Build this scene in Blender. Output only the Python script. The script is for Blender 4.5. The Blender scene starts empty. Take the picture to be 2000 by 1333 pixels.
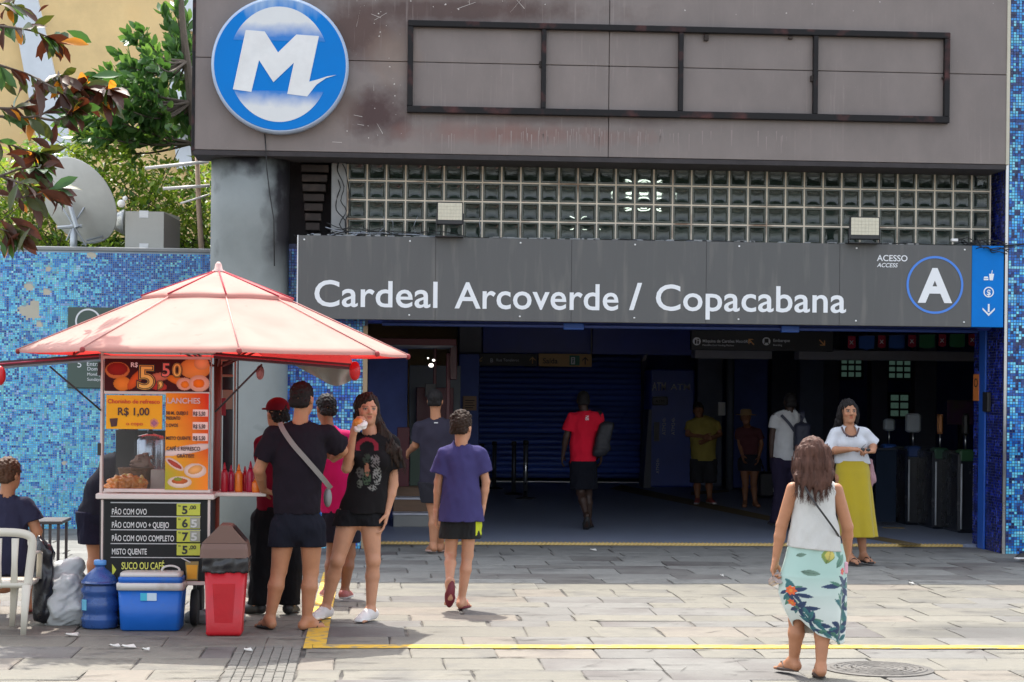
import bpy, math, random
import numpy as np
from mathutils import Vector, Matrix

rnd = random.Random(11)
S = bpy.context.scene
COL = S.collection
R = math.radians
sin, cos, pi = math.sin, math.cos, math.pi

# ------------------------------------------------------------ camera, sky, sun, exposure
FOC, EYE, YAW, ROLL = 3900.0, 1.7, R(4.1), 0.0103
_r0 = Vector((cos(YAW), -sin(YAW), 0)); _u0 = Vector((0, 0, 1)); _f0 = Vector((sin(YAW), cos(YAW), 0))
CR = _r0 * cos(ROLL) + _u0 * sin(ROLL)
CU = -_r0 * sin(ROLL) + _u0 * cos(ROLL)
cam_d = bpy.data.cameras.new('camera'); cam = bpy.data.objects.new('camera', cam_d); COL.objects.link(cam)
cam_d.sensor_width = 36; cam_d.lens = 36 * FOC / 2000; cam_d.shift_y = 93.5 / 2000
cam_d.clip_start = 0.1; cam_d.clip_end = 2000
m = Matrix((CR, CU, -_f0)).transposed().to_4x4(); m.translation = (0, 0, EYE)
cam.matrix_world = m
S.camera = cam

SUN_EL = R(62)
SUN_DIR = Vector((-0.16, 1.0, 0)).normalized() * cos(SUN_EL) + Vector((0, 0, sin(SUN_EL)))   # towards the sun: behind the station
w = bpy.data.worlds.new('World'); S.world = w; w.use_nodes = True
wn = w.node_tree; wn.nodes.clear()
sky = wn.nodes.new('ShaderNodeTexSky'); sky.sky_type = 'NISHITA'; sky.sun_disc = False
sky.sun_elevation = SUN_EL
sky.sun_rotation = math.atan2(SUN_DIR.x, SUN_DIR.y)
sky.air_density = 1.0; sky.dust_density = 2.5; sky.ozone_density = 1.0
bg = wn.nodes.new('ShaderNodeBackground'); bg.inputs[1].default_value = 0.15
wo = wn.nodes.new('ShaderNodeOutputWorld')
hs = wn.nodes.new('ShaderNodeHueSaturation'); hs.inputs['Saturation'].default_value = .38      # sky colour muted so that the shade stays neutral
wn.links.new(sky.outputs[0], hs.inputs['Color']); wn.links.new(hs.outputs[0], bg.inputs[0]); wn.links.new(bg.outputs[0], wo.inputs[0])
sl = bpy.data.lights.new('sun', 'SUN'); sl.energy = 2.0; sl.angle = R(0.5); sl.color = (1.0, 0.95, 0.86)
so = bpy.data.objects.new('sun', sl); COL.objects.link(so)
so.rotation_euler = SUN_DIR.to_track_quat('Z', 'Y').to_euler()
so.location = (0, 0, 30)
S.view_settings.view_transform = 'Standard'; S.view_settings.look = 'None'
S.view_settings.gamma = 1; S.view_settings.use_curve_mapping = False
S.view_settings.exposure = 1.72
S.cycles.max_bounces = 7; S.cycles.diffuse_bounces = 4; S.cycles.glossy_bounces = 3
S.cycles.transmission_bounces = 5; S.cycles.transparent_max_bounces = 8
S.cycles.caustics_reflective = False; S.cycles.caustics_refractive = False
S.cycles.use_denoising = True

# ------------------------------------------------------------ where things stand (surveyed from the photograph)
def ray(u, v):
    return _f0 + CR * ((u - 1000) / FOC) + CU * ((760 - v) / FOC)
def P(u, v, Y):
    d = ray(u, v); return Vector((0, 0, EYE)) + d * (Y / d.y)
def G(u, v, z=0.0):
    d = ray(u, v); return Vector((0, 0, EYE)) + d * ((z - EYE) / d.z)
def PX(u, v, X):
    d = ray(u, v); return Vector((0, 0, EYE)) + d * (X / d.x)
def XZ(u, v, Y):
    p = P(u, v, Y); return (p.x, p.z)

# ------------------------------------------------------------ materials
MT = {}
def srgb(c):
    return tuple(((x / 255) / 12.92 if x <= 10 else ((x / 255 + .055) / 1.055) ** 2.4) for x in c)
def mat(name, col, rough=.6, metal=0., var=.12, scale=3., bump=0., bscale=40., orand=0., spec=.5,
        col2=None, c2lo=.5, c2hi=.65, c2scale=1.5, trans=0., emit=None, estr=0., attr=False, sheen=0., stretch=(1, 1, 1), coat=0.):
    if name in MT: return MT[name]
    m = bpy.data.materials.new(name); m.use_nodes = True; MT[name] = m
    nt = m.node_tree; N = nt.nodes; L = nt.links; b = N['Principled BSDF']
    b.inputs['Roughness'].default_value = rough; b.inputs['Metallic'].default_value = metal
    b.inputs['Specular IOR Level'].default_value = spec
    b.inputs['Transmission Weight'].default_value = trans
    b.inputs['Sheen Weight'].default_value = sheen
    b.inputs['Coat Weight'].default_value = coat
    if emit:
        b.inputs['Emission Color'].default_value = (*emit, 1); b.inputs['Emission Strength'].default_value = estr
    tc = N.new('ShaderNodeTexCoord'); mp = N.new('ShaderNodeMapping'); mp.inputs['Scale'].default_value = stretch
    L.new(tc.outputs['Object'], mp.inputs[0]); vec = mp.outputs[0]
    if orand:
        oi = N.new('ShaderNodeObjectInfo')
        va = N.new('ShaderNodeVectorMath'); va.operation = 'MULTIPLY_ADD'
        va.inputs[1].default_value = (1, 1, 1)
        ml = N.new('ShaderNodeMath'); ml.operation = 'MULTIPLY'; ml.inputs[1].default_value = 37.
        L.new(oi.outputs['Random'], ml.inputs[0]); L.new(mp.outputs[0], va.inputs[0]); L.new(ml.outputs[0], va.inputs[2])
        vec = va.outputs[0]
    if attr:
        a = N.new('ShaderNodeAttribute'); a.attribute_name = 'col'; base = a.outputs['Color']
    else:
        rg = N.new('ShaderNodeRGB'); rg.outputs[0].default_value = (*col, 1); base = rg.outputs[0]
    if col2:
        n2 = N.new('ShaderNodeTexNoise'); n2.inputs['Scale'].default_value = c2scale; n2.inputs['Detail'].default_value = 7
        L.new(vec, n2.inputs['Vector'])
        mr = N.new('ShaderNodeMapRange'); mr.inputs[1].default_value = c2lo; mr.inputs[2].default_value = c2hi
        L.new(n2.outputs[0], mr.inputs[0])
        mx = N.new('ShaderNodeMix'); mx.data_type = 'RGBA'
        L.new(mr.outputs[0], mx.inputs[0]); L.new(base, mx.inputs[6]); mx.inputs[7].default_value = (*col2, 1)
        base = mx.outputs[2]
    n = N.new('ShaderNodeTexNoise'); n.inputs['Scale'].default_value = scale; n.inputs['Detail'].default_value = 6
    n.inputs['Roughness'].default_value = .65
    L.new(vec, n.inputs['Vector'])
    mr = N.new('ShaderNodeMapRange'); mr.inputs[1].default_value = .25; mr.inputs[2].default_value = .75
    mr.inputs[3].default_value = 1 - var; mr.inputs[4].default_value = 1 + var
    L.new(n.outputs[0], mr.inputs[0]); fac = mr.outputs[0]
    if orand:
        m2 = N.new('ShaderNodeMapRange'); m2.inputs[3].default_value = 1 - orand; m2.inputs[4].default_value = 1 + orand
        L.new(oi.outputs['Random'], m2.inputs[0])
        mm = N.new('ShaderNodeMath'); mm.operation = 'MULTIPLY'; L.new(fac, mm.inputs[0]); L.new(m2.outputs[0], mm.inputs[1]); fac = mm.outputs[0]
    vm = N.new('ShaderNodeVectorMath'); vm.operation = 'SCALE'
    L.new(base, vm.inputs[0]); L.new(fac, vm.inputs['Scale']); L.new(vm.outputs[0], b.inputs['Base Color'])
    # roughness follows the grime a little
    rr = N.new('ShaderNodeMapRange'); rr.inputs[1].default_value = .3; rr.inputs[2].default_value = .7
    rr.inputs[3].default_value = max(0, rough - .08); rr.inputs[4].default_value = min(1, rough + .08)
    L.new(n.outputs[0], rr.inputs[0]); L.new(rr.outputs[0], b.inputs['Roughness'])
    if bump:
        n3 = N.new('ShaderNodeTexNoise'); n3.inputs['Scale'].default_value = bscale; n3.inputs['Detail'].default_value = 4
        L.new(vec, n3.inputs['Vector'])
        bp = N.new('ShaderNodeBump'); bp.inputs['Strength'].default_value = bump; bp.inputs['Distance'].default_value = .01
        L.new(n3.outputs[0], bp.inputs['Height']); L.new(bp.outputs[0], b.inputs['Normal'])
    return m

# ------------------------------------------------------------ objects
def tag(o, label=None, cat=None, group=None, kind=None):
    if label: o['label'] = label
    if cat: o['category'] = cat
    if group: o['group'] = group
    if kind: o['kind'] = kind
    return o
def wloc(o):
    p = Vector((0, 0, 0))
    while o is not None: p += o.location; o = o.parent
    return p
def thing(name, label, cat, loc=(0, 0, 0), rotz=0, group=None):
    o = bpy.data.objects.new(name, None); COL.objects.link(o); o.empty_display_size = .1
    o.location = loc; o.rotation_euler = (0, 0, rotz)
    return tag(o, label, cat, group)
def link(name, me, parent=None, loc=(0, 0, 0), rot=None, label=None, kind=None):
    o = bpy.data.objects.new(name, me); COL.objects.link(o); o.parent = parent; o.location = loc
    if rot is not None: o.rotation_euler = rot
    if label: o['label'] = label
    if kind: o['kind'] = kind
    return o
def npmesh(name, V, Fq, mats, mi=None, smooth=False, col=None):
    V = np.asarray(V, dtype=np.float32); Fq = np.asarray(Fq, dtype=np.int32)
    me = bpy.data.meshes.new(name); k = Fq.shape[1]
    me.vertices.add(len(V)); me.vertices.foreach_set('co', V.ravel())
    me.loops.add(Fq.size); me.loops.foreach_set('vertex_index', Fq.ravel())
    me.polygons.add(len(Fq)); me.polygons.foreach_set('loop_start', np.arange(0, Fq.size, k, dtype=np.int32))
    if mi is not None: me.polygons.foreach_set('material_index', np.asarray(mi, dtype=np.int32))
    me.polygons.foreach_set('use_smooth', np.full(len(Fq), smooth))
    for mm in mats: me.materials.append(mm)
    if col is not None:
        a = me.color_attributes.new('col', 'FLOAT_COLOR', 'POINT')
        c = np.ones((len(V), 4), dtype=np.float32); c[:, :3] = col; a.data.foreach_set('color', c.ravel())
    me.update(calc_edges=True); me.validate()
    return me

class MB:
    """collects shapes in world (or local) coordinates and links them as one mesh"""
    def __init__(s): s.v = []; s.f = []; s.m = []; s.cur = 0; s.sm = []; s.smooth = False
    def add(s, vs, fs):
        b = len(s.v); s.v += [tuple(x) for x in vs]
        for f in fs: s.f.append(tuple(b + i for i in f)); s.m.append(s.cur); s.sm.append(s.smooth)
        return s
    def box(s, x0, x1, y0, y1, z0, z1):
        if x1 < x0: x0, x1 = x1, x0
        if y1 < y0: y0, y1 = y1, y0
        if z1 < z0: z0, z1 = z1, z0
        return s.add([(x0, y0, z0), (x1, y0, z0), (x1, y1, z0), (x0, y1, z0), (x0, y0, z1), (x1, y0, z1), (x1, y1, z1), (x0, y1, z1)],
                     [(0, 3, 2, 1), (4, 5, 6, 7), (0, 1, 5, 4), (1, 2, 6, 5), (2, 3, 7, 6), (3, 0, 4, 7)])
    def bbox(s, x0, x1, y0, y1, z0, z1, b=.01):
        """box with chamfered vertical and top edges"""
        cx, cy = (x0 + x1) / 2, (y0 + y1) / 2
        def ring(i, z):
            a0, a1, c0, c1 = x0 + i, x1 - i, y0 + i, y1 - i
            return [(a0 + b, c0, z), (a1 - b, c0, z), (a1, c0 + b, z), (a1, c1 - b, z), (a1 - b, c1, z), (a0 + b, c1, z), (a0, c1 - b, z), (a0, c0 + b, z)]
        rings = [ring(b, z0), ring(0, z0 + b), ring(0, z1 - b), ring(b, z1)]
        return s.rings(rings, True, True)
    def rings(s, rings, cap0=True, cap1=True):
        n = len(rings[0]); vs = [p for r in rings for p in r]; fs = []
        for i in range(len(rings) - 1):
            for j in range(n):
                k = (j + 1) % n
                fs.append((i * n + j, i * n + k, (i + 1) * n + k, (i + 1) * n + j))
        if cap0: fs.append(tuple(range(n))[::-1])
        if cap1: fs.append(tuple((len(rings) - 1) * n + j for j in range(n)))
        return s.add(vs, fs)
    def grid(s, rows):
        n = len(rows[0]); vs = [p for r in rows for p in r]; fs = []
        for i in range(len(rows) - 1):
            for j in range(n - 1):
                fs.append((i * n + j, i * n + j + 1, (i + 1) * n + j + 1, (i + 1) * n + j))
        return s.add(vs, fs)
    def cyl(s, c, r, z0, z1, n=16, r1=None):
        r1 = r if r1 is None else r1
        ring = lambda rr, z: [(c[0] + rr * cos(2 * pi * i / n), c[1] + rr * sin(2 * pi * i / n), z) for i in range(n)]
        return s.rings([ring(r, z0), ring(r1, z1)])
    def lathe(s, c, prof, n=24, sx=1, sy=1):
        return s.rings([[(c[0] + sx * r * cos(2 * pi * i / n), c[1] + sy * r * sin(2 * pi * i / n), c[2] + z) for i in range(n)] for r, z in prof])
    def tube(s, pts, r, n=6, r1=None):
        pts = [Vector(p) for p in pts]; rings = []
        up = Vector((0.13, 0.21, 1)).normalized()
        N = len(pts)
        for i, p in enumerate(pts):
            d = (pts[min(i + 1, N - 1)] - pts[max(i - 1, 0)])
            if d.length < 1e-9: d = Vector((0, 0, 1))
            d.normalize()
            a = d.cross(up)
            if a.length < .05: a = d.cross(Vector((1, 0, .1)))
            a.normalize(); b = d.cross(a)
            rr = r if r1 is None else r + (r1 - r) * i / (N - 1)
            rings.append([p + a * rr * cos(2 * pi * j / n) + b * rr * sin(2 * pi * j / n) for j in range(n)])
        return s.rings(rings)
    def prism(s, pts, y0, y1):
        """polygon in (x, z), extruded from y0 (front) to y1"""
        n = len(pts)
        vs = [(x, y0, z) for x, z in pts] + [(x, y1, z) for x, z in pts]
        fs = [tuple(range(n)), tuple(range(n, 2 * n))[::-1]] + [(i, (i + 1) % n, n + (i + 1) % n, n + i) for i in range(n)]
        return s.add(vs, fs)
    def prismz(s, pts, z0, z1):
        n = len(pts)
        vs = [(x, y, z0) for x, y in pts] + [(x, y, z1) for x, y in pts]
        fs = [tuple(range(n))[::-1], tuple(range(n, 2 * n))] + [(i, (i + 1) % n, n + (i + 1) % n, n + i) for i in range(n)]
        return s.add(vs, fs)
    def ell(s, c, r, n=14, m=8):
        rings = []
        for i in range(1, m):
            t = -pi / 2 + pi * i / m
            rings.append([(c[0] + r[0] * cos(t) * cos(2 * pi * j / n), c[1] + r[1] * cos(t) * sin(2 * pi * j / n), c[2] + r[2] * sin(t)) for j in range(n)])
        return s.rings(rings)
    def build(s, name, mats, parent=None, local=False, label=None, kind=None, jitter=0):
        if not isinstance(mats, (list, tuple)): mats = [mats]
        o = wloc(parent) if (parent is not None and not local) else Vector((0, 0, 0))
        me = bpy.data.meshes.new(name)
        me.from_pydata([(x - o.x, y - o.y, z - o.z) for x, y, z in s.v], [], s.f)
        for mm in mats: me.materials.append(mm)
        me.polygons.foreach_set('material_index', s.m); me.polygons.foreach_set('use_smooth', s.sm)
        me.update()
        return link(name, me, parent, label=label, kind=kind)
def sm():
    b = MB(); b.smooth = True; return b

def text(body, x, z, y, size, m, parent=None, name='lettering', align='LEFT', sx=1., off=0., shear=0., ext=.001, roll=0., label=None, sp=1., yaw=0., rx=90):
    c = bpy.data.curves.new(name, 'FONT'); c.body = body; c.size = size; c.align_x = align
    c.offset = off * size; c.shear = shear; c.extrude = ext; c.space_character = sp
    c.resolution_u = 4
    c.materials.append(m)
    o = bpy.data.objects.new(name, c); COL.objects.link(o)
    pw = wloc(parent) if parent is not None else Vector((0, 0, 0))
    o.parent = parent; o.location = (x - pw.x, y - pw.y, z - pw.z)
    o.rotation_euler = (R(rx), roll, yaw); o.scale = (sx, 1, 1)
    if label: o['label'] = label
    return o

# ------------------------------------------------------------ implicit bodies, hair and cloth: smooth unions meshed by surface nets
class Field:
    def __init__(s, lo, hi, vox):
        s.lo = np.array(lo, dtype=np.float32); s.vox = vox
        s.n = np.ceil((np.array(hi) - s.lo) / vox).astype(int) + 1
        s.f = np.full(tuple(s.n), .2, dtype=np.float32)
        s.ax = [s.lo[i] + vox * np.arange(s.n[i], dtype=np.float32) for i in range(3)]
    def block(s, lo, hi):
        i0 = np.clip(np.floor((np.array(lo) - s.lo) / s.vox).astype(int), 0, s.n - 1)
        i1 = np.clip(np.ceil((np.array(hi) - s.lo) / s.vox).astype(int) + 1, 1, s.n)
        sl = tuple(slice(a, b) for a, b in zip(i0, i1))
        X = s.ax[0][sl[0]][:, None, None]; Y = s.ax[1][sl[1]][None, :, None]; Z = s.ax[2][sl[2]][None, None, :]
        return sl, X, Y, Z
    def put(s, sl, d, k, sub=False):
        f = s.f[sl]
        if sub: s.f[sl] = np.maximum(f, -d); return
        if k <= 0: s.f[sl] = np.minimum(f, d); return
        h = np.clip(.5 + .5 * (f - d) / k, 0, 1)
        s.f[sl] = f * (1 - h) + d * h - k * h * (1 - h)
    def cap(s, a, b, ra, rb=None, k=.02, fl=1., cuts=(), sub=False):
        """tapered capsule; fl scales its depth along y; cuts: (point, outward normal) planes"""
        rb = ra if rb is None else rb
        a = np.array(a, dtype=np.float32); b = np.array(b, dtype=np.float32); rm = max(ra, rb) + k + 2.5 * s.vox
        sl, X, Y, Z = s.block(np.minimum(a, b) - rm, np.maximum(a, b) + rm)
        ba = b - a; L2 = float(ba @ ba) + 1e-9
        t = np.clip(((X - a[0]) * ba[0] + (Y - a[1]) * ba[1] + (Z - a[2]) * ba[2]) / L2, 0, 1)
        dx = X - a[0] - t * ba[0]; dy = (Y - a[1] - t * ba[1]) / fl; dz = Z - a[2] - t * ba[2]
        d = np.sqrt(dx * dx + dy * dy + dz * dz) - (ra + (rb - ra) * t)
        for p, nrm in cuts:
            d = np.maximum(d, (X - p[0]) * nrm[0] + (Y - p[1]) * nrm[1] + (Z - p[2]) * nrm[2])
        s.put(sl, d, k, sub)
    def ell(s, c, r, k=.01, sub=False, M=None, cuts=()):
        """ellipsoid, optionally turned by the 3x3 matrix M"""
        rm = max(r) + k + 2.5 * s.vox
        sl, X, Y, Z = s.block(np.array(c) - rm, np.array(c) + rm)
        x, y, z = X - c[0], Y - c[1], Z - c[2]
        if M is not None:
            x, y, z = (M[0][0] * x + M[1][0] * y + M[2][0] * z, M[0][1] * x + M[1][1] * y + M[2][1] * z, M[0][2] * x + M[1][2] * y + M[2][2] * z)
        q = np.sqrt((x / r[0]) ** 2 + (y / r[1]) ** 2 + (z / r[2]) ** 2)
        d = (q - 1) * min(r)
        for p, nrm in cuts:
            d = np.maximum(d, (X - p[0]) * nrm[0] + (Y - p[1]) * nrm[1] + (Z - p[2]) * nrm[2])
        s.put(sl, d, k, sub)
    def fn(s, fun, lo, hi, k=.01, sub=False):
        sl, X, Y, Z = s.block(lo, hi); s.put(sl, fun(X, Y, Z), k, sub)
    def wrinkle(s, amp, wl, seed=0, stretch=(1, 1, 1), n=7):
        """cloth folds, hair locks: sums of warped waves added to the field"""
        rg = np.random.RandomState(seed); X = s.ax[0][:, None, None]; Y = s.ax[1][None, :, None]; Z = s.ax[2][None, None, :]
        acc = 0
        for i in range(n):
            q = rg.normal(size=3); q /= np.linalg.norm(q); q = q * np.array(stretch); l = wl * (.6 + .8 * rg.rand())
            p = 2 * pi * (q[0] * X + q[1] * Y + q[2] * Z) / l + rg.rand() * 6
            p = p + .9 * np.sin(2 * pi * (q[1] * X - q[0] * Z + q[2] * Y) / (l * 2.1) + rg.rand() * 6)
            acc = acc + np.sin(p)
        s.f += (amp * acc / math.sqrt(n)).astype(np.float32)
    def cut(s, p, nrm):
        X = s.ax[0][:, None, None]; Y = s.ax[1][None, :, None]; Z = s.ax[2][None, None, :]
        s.f = np.maximum(s.f, ((X - p[0]) * nrm[0] + (Y - p[1]) * nrm[1] + (Z - p[2]) * nrm[2]).astype(np.float32))
    def build(s, name, m, parent=None, colfn=None, label=None, loc=(0, 0, 0)):
        f = s.f; f[0] = f[-1] = .2; f[:, 0] = f[:, -1] = .2; f[:, :, 0] = f[:, :, -1] = .2
        ins = f < 0
        c = ins[:-1, :-1, :-1].astype(np.int8)
        tot = np.zeros(tuple(s.n - 1), dtype=np.int8)
        for i in (0, 1):
            for j in (0, 1):
                for k in (0, 1):
                    tot += ins[i:s.n[0] - 1 + i, j:s.n[1] - 1 + j, k:s.n[2] - 1 + k]
        act = (tot > 0) & (tot < 8)
        I = np.argwhere(act); idx = np.full(tuple(s.n - 1), -1, dtype=np.int32); idx[act] = np.arange(len(I))
        acc = np.zeros((len(I), 3)); cnt = np.zeros(len(I))
        cor = [(i, j, k) for i in (0, 1) for j in (0, 1) for k in (0, 1)]
        val = {q: f[I[:, 0] + q[0], I[:, 1] + q[1], I[:, 2] + q[2]] for q in cor}
        for q in cor:
            for ax in range(3):
                if q[ax] == 0:
                    q2 = list(q); q2[ax] = 1; q2 = tuple(q2)
                    a, b = val[q], val[q2]; mk = (a < 0) != (b < 0)
                    t = np.where(mk, a / np.where(mk, a - b, 1), 0)
                    for d in range(3):
                        acc[:, d] += mk * (q[d] + (t if d == ax else 0))
                    cnt += mk
        V = (I + acc / cnt[:, None]) * s.vox + s.lo
        quads = []
        for ax in range(3):
            o = [slice(1, -1)] * 3; o[ax] = slice(0, None)
            A = ins[tuple(slice(1, s.n[d] - 1) if d != ax else slice(0, s.n[d] - 1) for d in range(3))]
            B = ins[tuple(slice(1, s.n[d] - 1) if d != ax else slice(1, s.n[d]) for d in range(3))]
            E = np.argwhere(A != B)
            fl = A[E[:, 0], E[:, 1], E[:, 2]]
            base = E + np.array([0 if d == ax else 1 for d in range(3)])
            d1, d2 = [(1, 2), (2, 0), (0, 1)][ax]
            def at(a, b):
                q = base.copy(); q[:, d1] -= a; q[:, d2] -= b; return idx[q[:, 0], q[:, 1], q[:, 2]]
            Q = np.stack([at(1, 1), at(0, 1), at(0, 0), at(1, 0)], 1)
            Q[~fl] = Q[~fl][:, ::-1]
            quads.append(Q)
        Fq = np.concatenate(quads)
        Fq = Fq[(Fq >= 0).all(1)]
        col = colfn(V) if colfn is not None else None
        me = npmesh(name, V, Fq, [m], smooth=True, col=col)
        return link(name, me, parent, loc=loc, label=label)
# ------------------------------------------------------------ materials of the place
STONE = mat('granite_slab', (.158, .148, .121), rough=.8, var=.2, scale=14, bump=.5, bscale=55, orand=.08, col2=(.105, .10, .09), c2lo=.5, c2hi=.72, c2scale=2.2)
STONE_W = mat('granite_slab_worn', (.145, .14, .128), rough=.78, var=.2, scale=11, bump=.45, bscale=45, orand=.08, col2=(.09, .078, .073), c2lo=.48, c2hi=.7, c2scale=1.3)
STONE_S = mat('granite_slab_sheltered', (.20, .198, .182), rough=.8, var=.2, scale=14, bump=.5, bscale=55, orand=.1, col2=(.13, .128, .12), c2lo=.5, c2hi=.72, c2scale=2.2)  # slabs in the building's shadow, lightened in the colour itself
STONE_P = mat('granite_slab_warm', (.172, .152, .124), rough=.8, var=.16, scale=14, bump=.5, bscale=55, orand=.1, col2=(.11, .095, .085), c2lo=.52, c2hi=.74, c2scale=2.)
BED = mat('joint_dirt', (.05, .046, .04), rough=.95, var=.4, scale=9, bump=.5, col2=(.13, .12, .105), c2lo=.42, c2hi=.58, c2scale=3.)
TACT = mat('small_paver', (.145, .138, .12), rough=.85, var=.18, scale=20, bump=.4, orand=.12)
YPAINT = mat('yellow_road_paint', (.58, .36, .03), rough=.7, var=.16, scale=12, bump=.3, col2=(.26, .22, .13), c2lo=.50, c2hi=.64, c2scale=11)
YNOSE = mat('yellow_nosing', (.62, .43, .13), rough=.6, var=.2, scale=10)
CONC = mat('grey_concrete', (.30, .31, .31), rough=.85, var=.2, scale=3, bump=.3, col2=(.16, .15, .14), c2lo=.52, c2hi=.7)
DARKC = mat('sooty_concrete', (.045, .04, .042), rough=.9, var=.4, scale=5, bump=.3)
RUST = mat('rusty_brown_metal', (.028, .02, .017), rough=.8, var=.45, scale=8, bump=.3, col2=(.075, .055, .045), c2lo=.5, c2hi=.7, c2scale=4)
BLACKM = mat('black_metal', (.018, .018, .02), rough=.45, var=.2)
FRAME = mat('weathered_frame', (.012, .011, .012), rough=.6, spec=.25, var=.4, scale=14, col2=(.08, .03, .028), c2lo=.55, c2hi=.72, c2scale=5)
NAVY = mat('navy_paint', (.03, .06, .34), rough=.4, var=.2, scale=2, bump=.1, bscale=8)
NAVY2 = mat('navy_panel', (.018, .03, .12), rough=.45, var=.2, scale=1.3)
BLUEST = mat('blue_steel', (.02, .10, .45), rough=.4, var=.12)
HFLOOR = mat('hall_granite', (.27, .31, .40), rough=.45, var=.25, scale=25, bump=.05)
HWALL = mat('hall_wall', (.10, .14, .40), rough=.7, var=.3, scale=1.5)
HCEIL = mat('hall_ceiling', (.62, .64, .70), rough=.8)
GREYP = mat('grey_beam_paint', (.22, .22, .24), rough=.6, var=.15)
WHITE = mat('white_paint', (.78, .78, .78), rough=.5, var=.04)
LETW = mat('white_vinyl', (.80, .82, .84), rough=.5, var=.03)
SIGNG = mat('sign_grey', (.094, .094, .093), rough=.5, var=.10, scale=2.2, stretch=(2, 1, .25), bump=.10, bscale=3, col2=(.145, .14, .13), c2lo=.54, c2hi=.75, c2scale=5)
SIGNB = mat('sign_blue', (.003, .18, .60), spec=.15, rough=.6, var=.10)
RINGB = mat('ring_blue', (.06, .22, .70), rough=.4, var=.04)
STEEL = mat('brushed_steel', (.5, .5, .5), rough=.3, metal=1, var=.1)
REDP = mat('red_paint', (.32, .012, .03), rough=.45, var=.15)
ORANGE = mat('orange_vinyl', (.75, .22, .05), rough=.5)
CABLE = mat('black_cable', (.012, .012, .013), rough=.5)

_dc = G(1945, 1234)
for _m in (STONE, STONE_W, STONE_P, STONE_S):       # darker blot by the right-hand edge of the square
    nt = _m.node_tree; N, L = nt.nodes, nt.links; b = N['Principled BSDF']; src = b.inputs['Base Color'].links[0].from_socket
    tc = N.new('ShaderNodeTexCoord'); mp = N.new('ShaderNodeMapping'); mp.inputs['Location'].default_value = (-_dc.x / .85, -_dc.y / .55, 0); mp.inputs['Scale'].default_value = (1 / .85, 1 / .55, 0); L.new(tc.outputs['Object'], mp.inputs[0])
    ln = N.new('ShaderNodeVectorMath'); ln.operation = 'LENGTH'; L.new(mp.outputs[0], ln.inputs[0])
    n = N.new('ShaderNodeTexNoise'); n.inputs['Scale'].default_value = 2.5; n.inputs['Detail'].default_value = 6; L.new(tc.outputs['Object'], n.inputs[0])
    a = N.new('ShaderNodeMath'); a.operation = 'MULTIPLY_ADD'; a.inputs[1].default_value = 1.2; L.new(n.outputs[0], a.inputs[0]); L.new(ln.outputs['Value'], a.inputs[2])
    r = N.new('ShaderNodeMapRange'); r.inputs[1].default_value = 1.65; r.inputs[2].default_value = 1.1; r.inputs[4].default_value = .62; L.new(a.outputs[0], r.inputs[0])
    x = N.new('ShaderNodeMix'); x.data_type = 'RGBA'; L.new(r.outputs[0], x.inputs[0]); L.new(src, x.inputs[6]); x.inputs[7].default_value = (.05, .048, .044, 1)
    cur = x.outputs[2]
    for (sc3, st3, lo3, hi3, k3, c3) in ((16, (1, 1.6, 1), .60, .70, .55, (.05, .045, .04)), (5, (.5, 1.8, 1), .62, .72, .45, (.075, .07, .062)), (34, (1, 1, 1), .66, .72, .6, (.30, .28, .24))):   # pits, worn smears and pale grit
        mp3 = N.new('ShaderNodeMapping'); mp3.inputs['Scale'].default_value = st3; L.new(tc.outputs['Object'], mp3.inputs[0])
        n3 = N.new('ShaderNodeTexNoise'); n3.inputs['Scale'].default_value = sc3; n3.inputs['Detail'].default_value = 8; n3.inputs['Roughness'].default_value = .7; L.new(mp3.outputs[0], n3.inputs[0])
        r3 = N.new('ShaderNodeMapRange'); r3.inputs[1].default_value = lo3; r3.inputs[2].default_value = hi3; r3.inputs[4].default_value = k3; L.new(n3.outputs[0], r3.inputs[0])
        x3 = N.new('ShaderNodeMix'); x3.data_type = 'RGBA'; L.new(r3.outputs[0], x3.inputs[0]); L.new(cur, x3.inputs[6]); x3.inputs[7].default_value = (*c3, 1); cur = x3.outputs[2]
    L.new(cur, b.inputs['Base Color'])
# ------------------------------------------------------------ ground
ground = tag(MB().add([(-60, -20, -.06), (60, -20, -.06), (60, 90, -.06), (-60, 90, -.06)], [(0, 1, 2, 3)]).build('ground', BED), kind='structure')
pave = tag(MB().add([(-12, -6, -.009), (14, -6, -.009), (14, 23.8, -.009), (-12, 23.8, -.009)], [(0, 1, 2, 3)]).build('pavement', BED), kind='structure')
Y_TH, Y_FAS, Y_SIGN, Y_GB, Y_PIL, Y_WALL = 21.7, 20.5, 20.72, 21.1, 20.8, 23.8
X_PR = P(1960, 900, Y_PIL).x            # corner of the mosaic pillar on the right
X_HL = P(716, 900, 21.3).x              # left edge of the hall opening
X_CL = P(408, 700, 20.9).x

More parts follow.
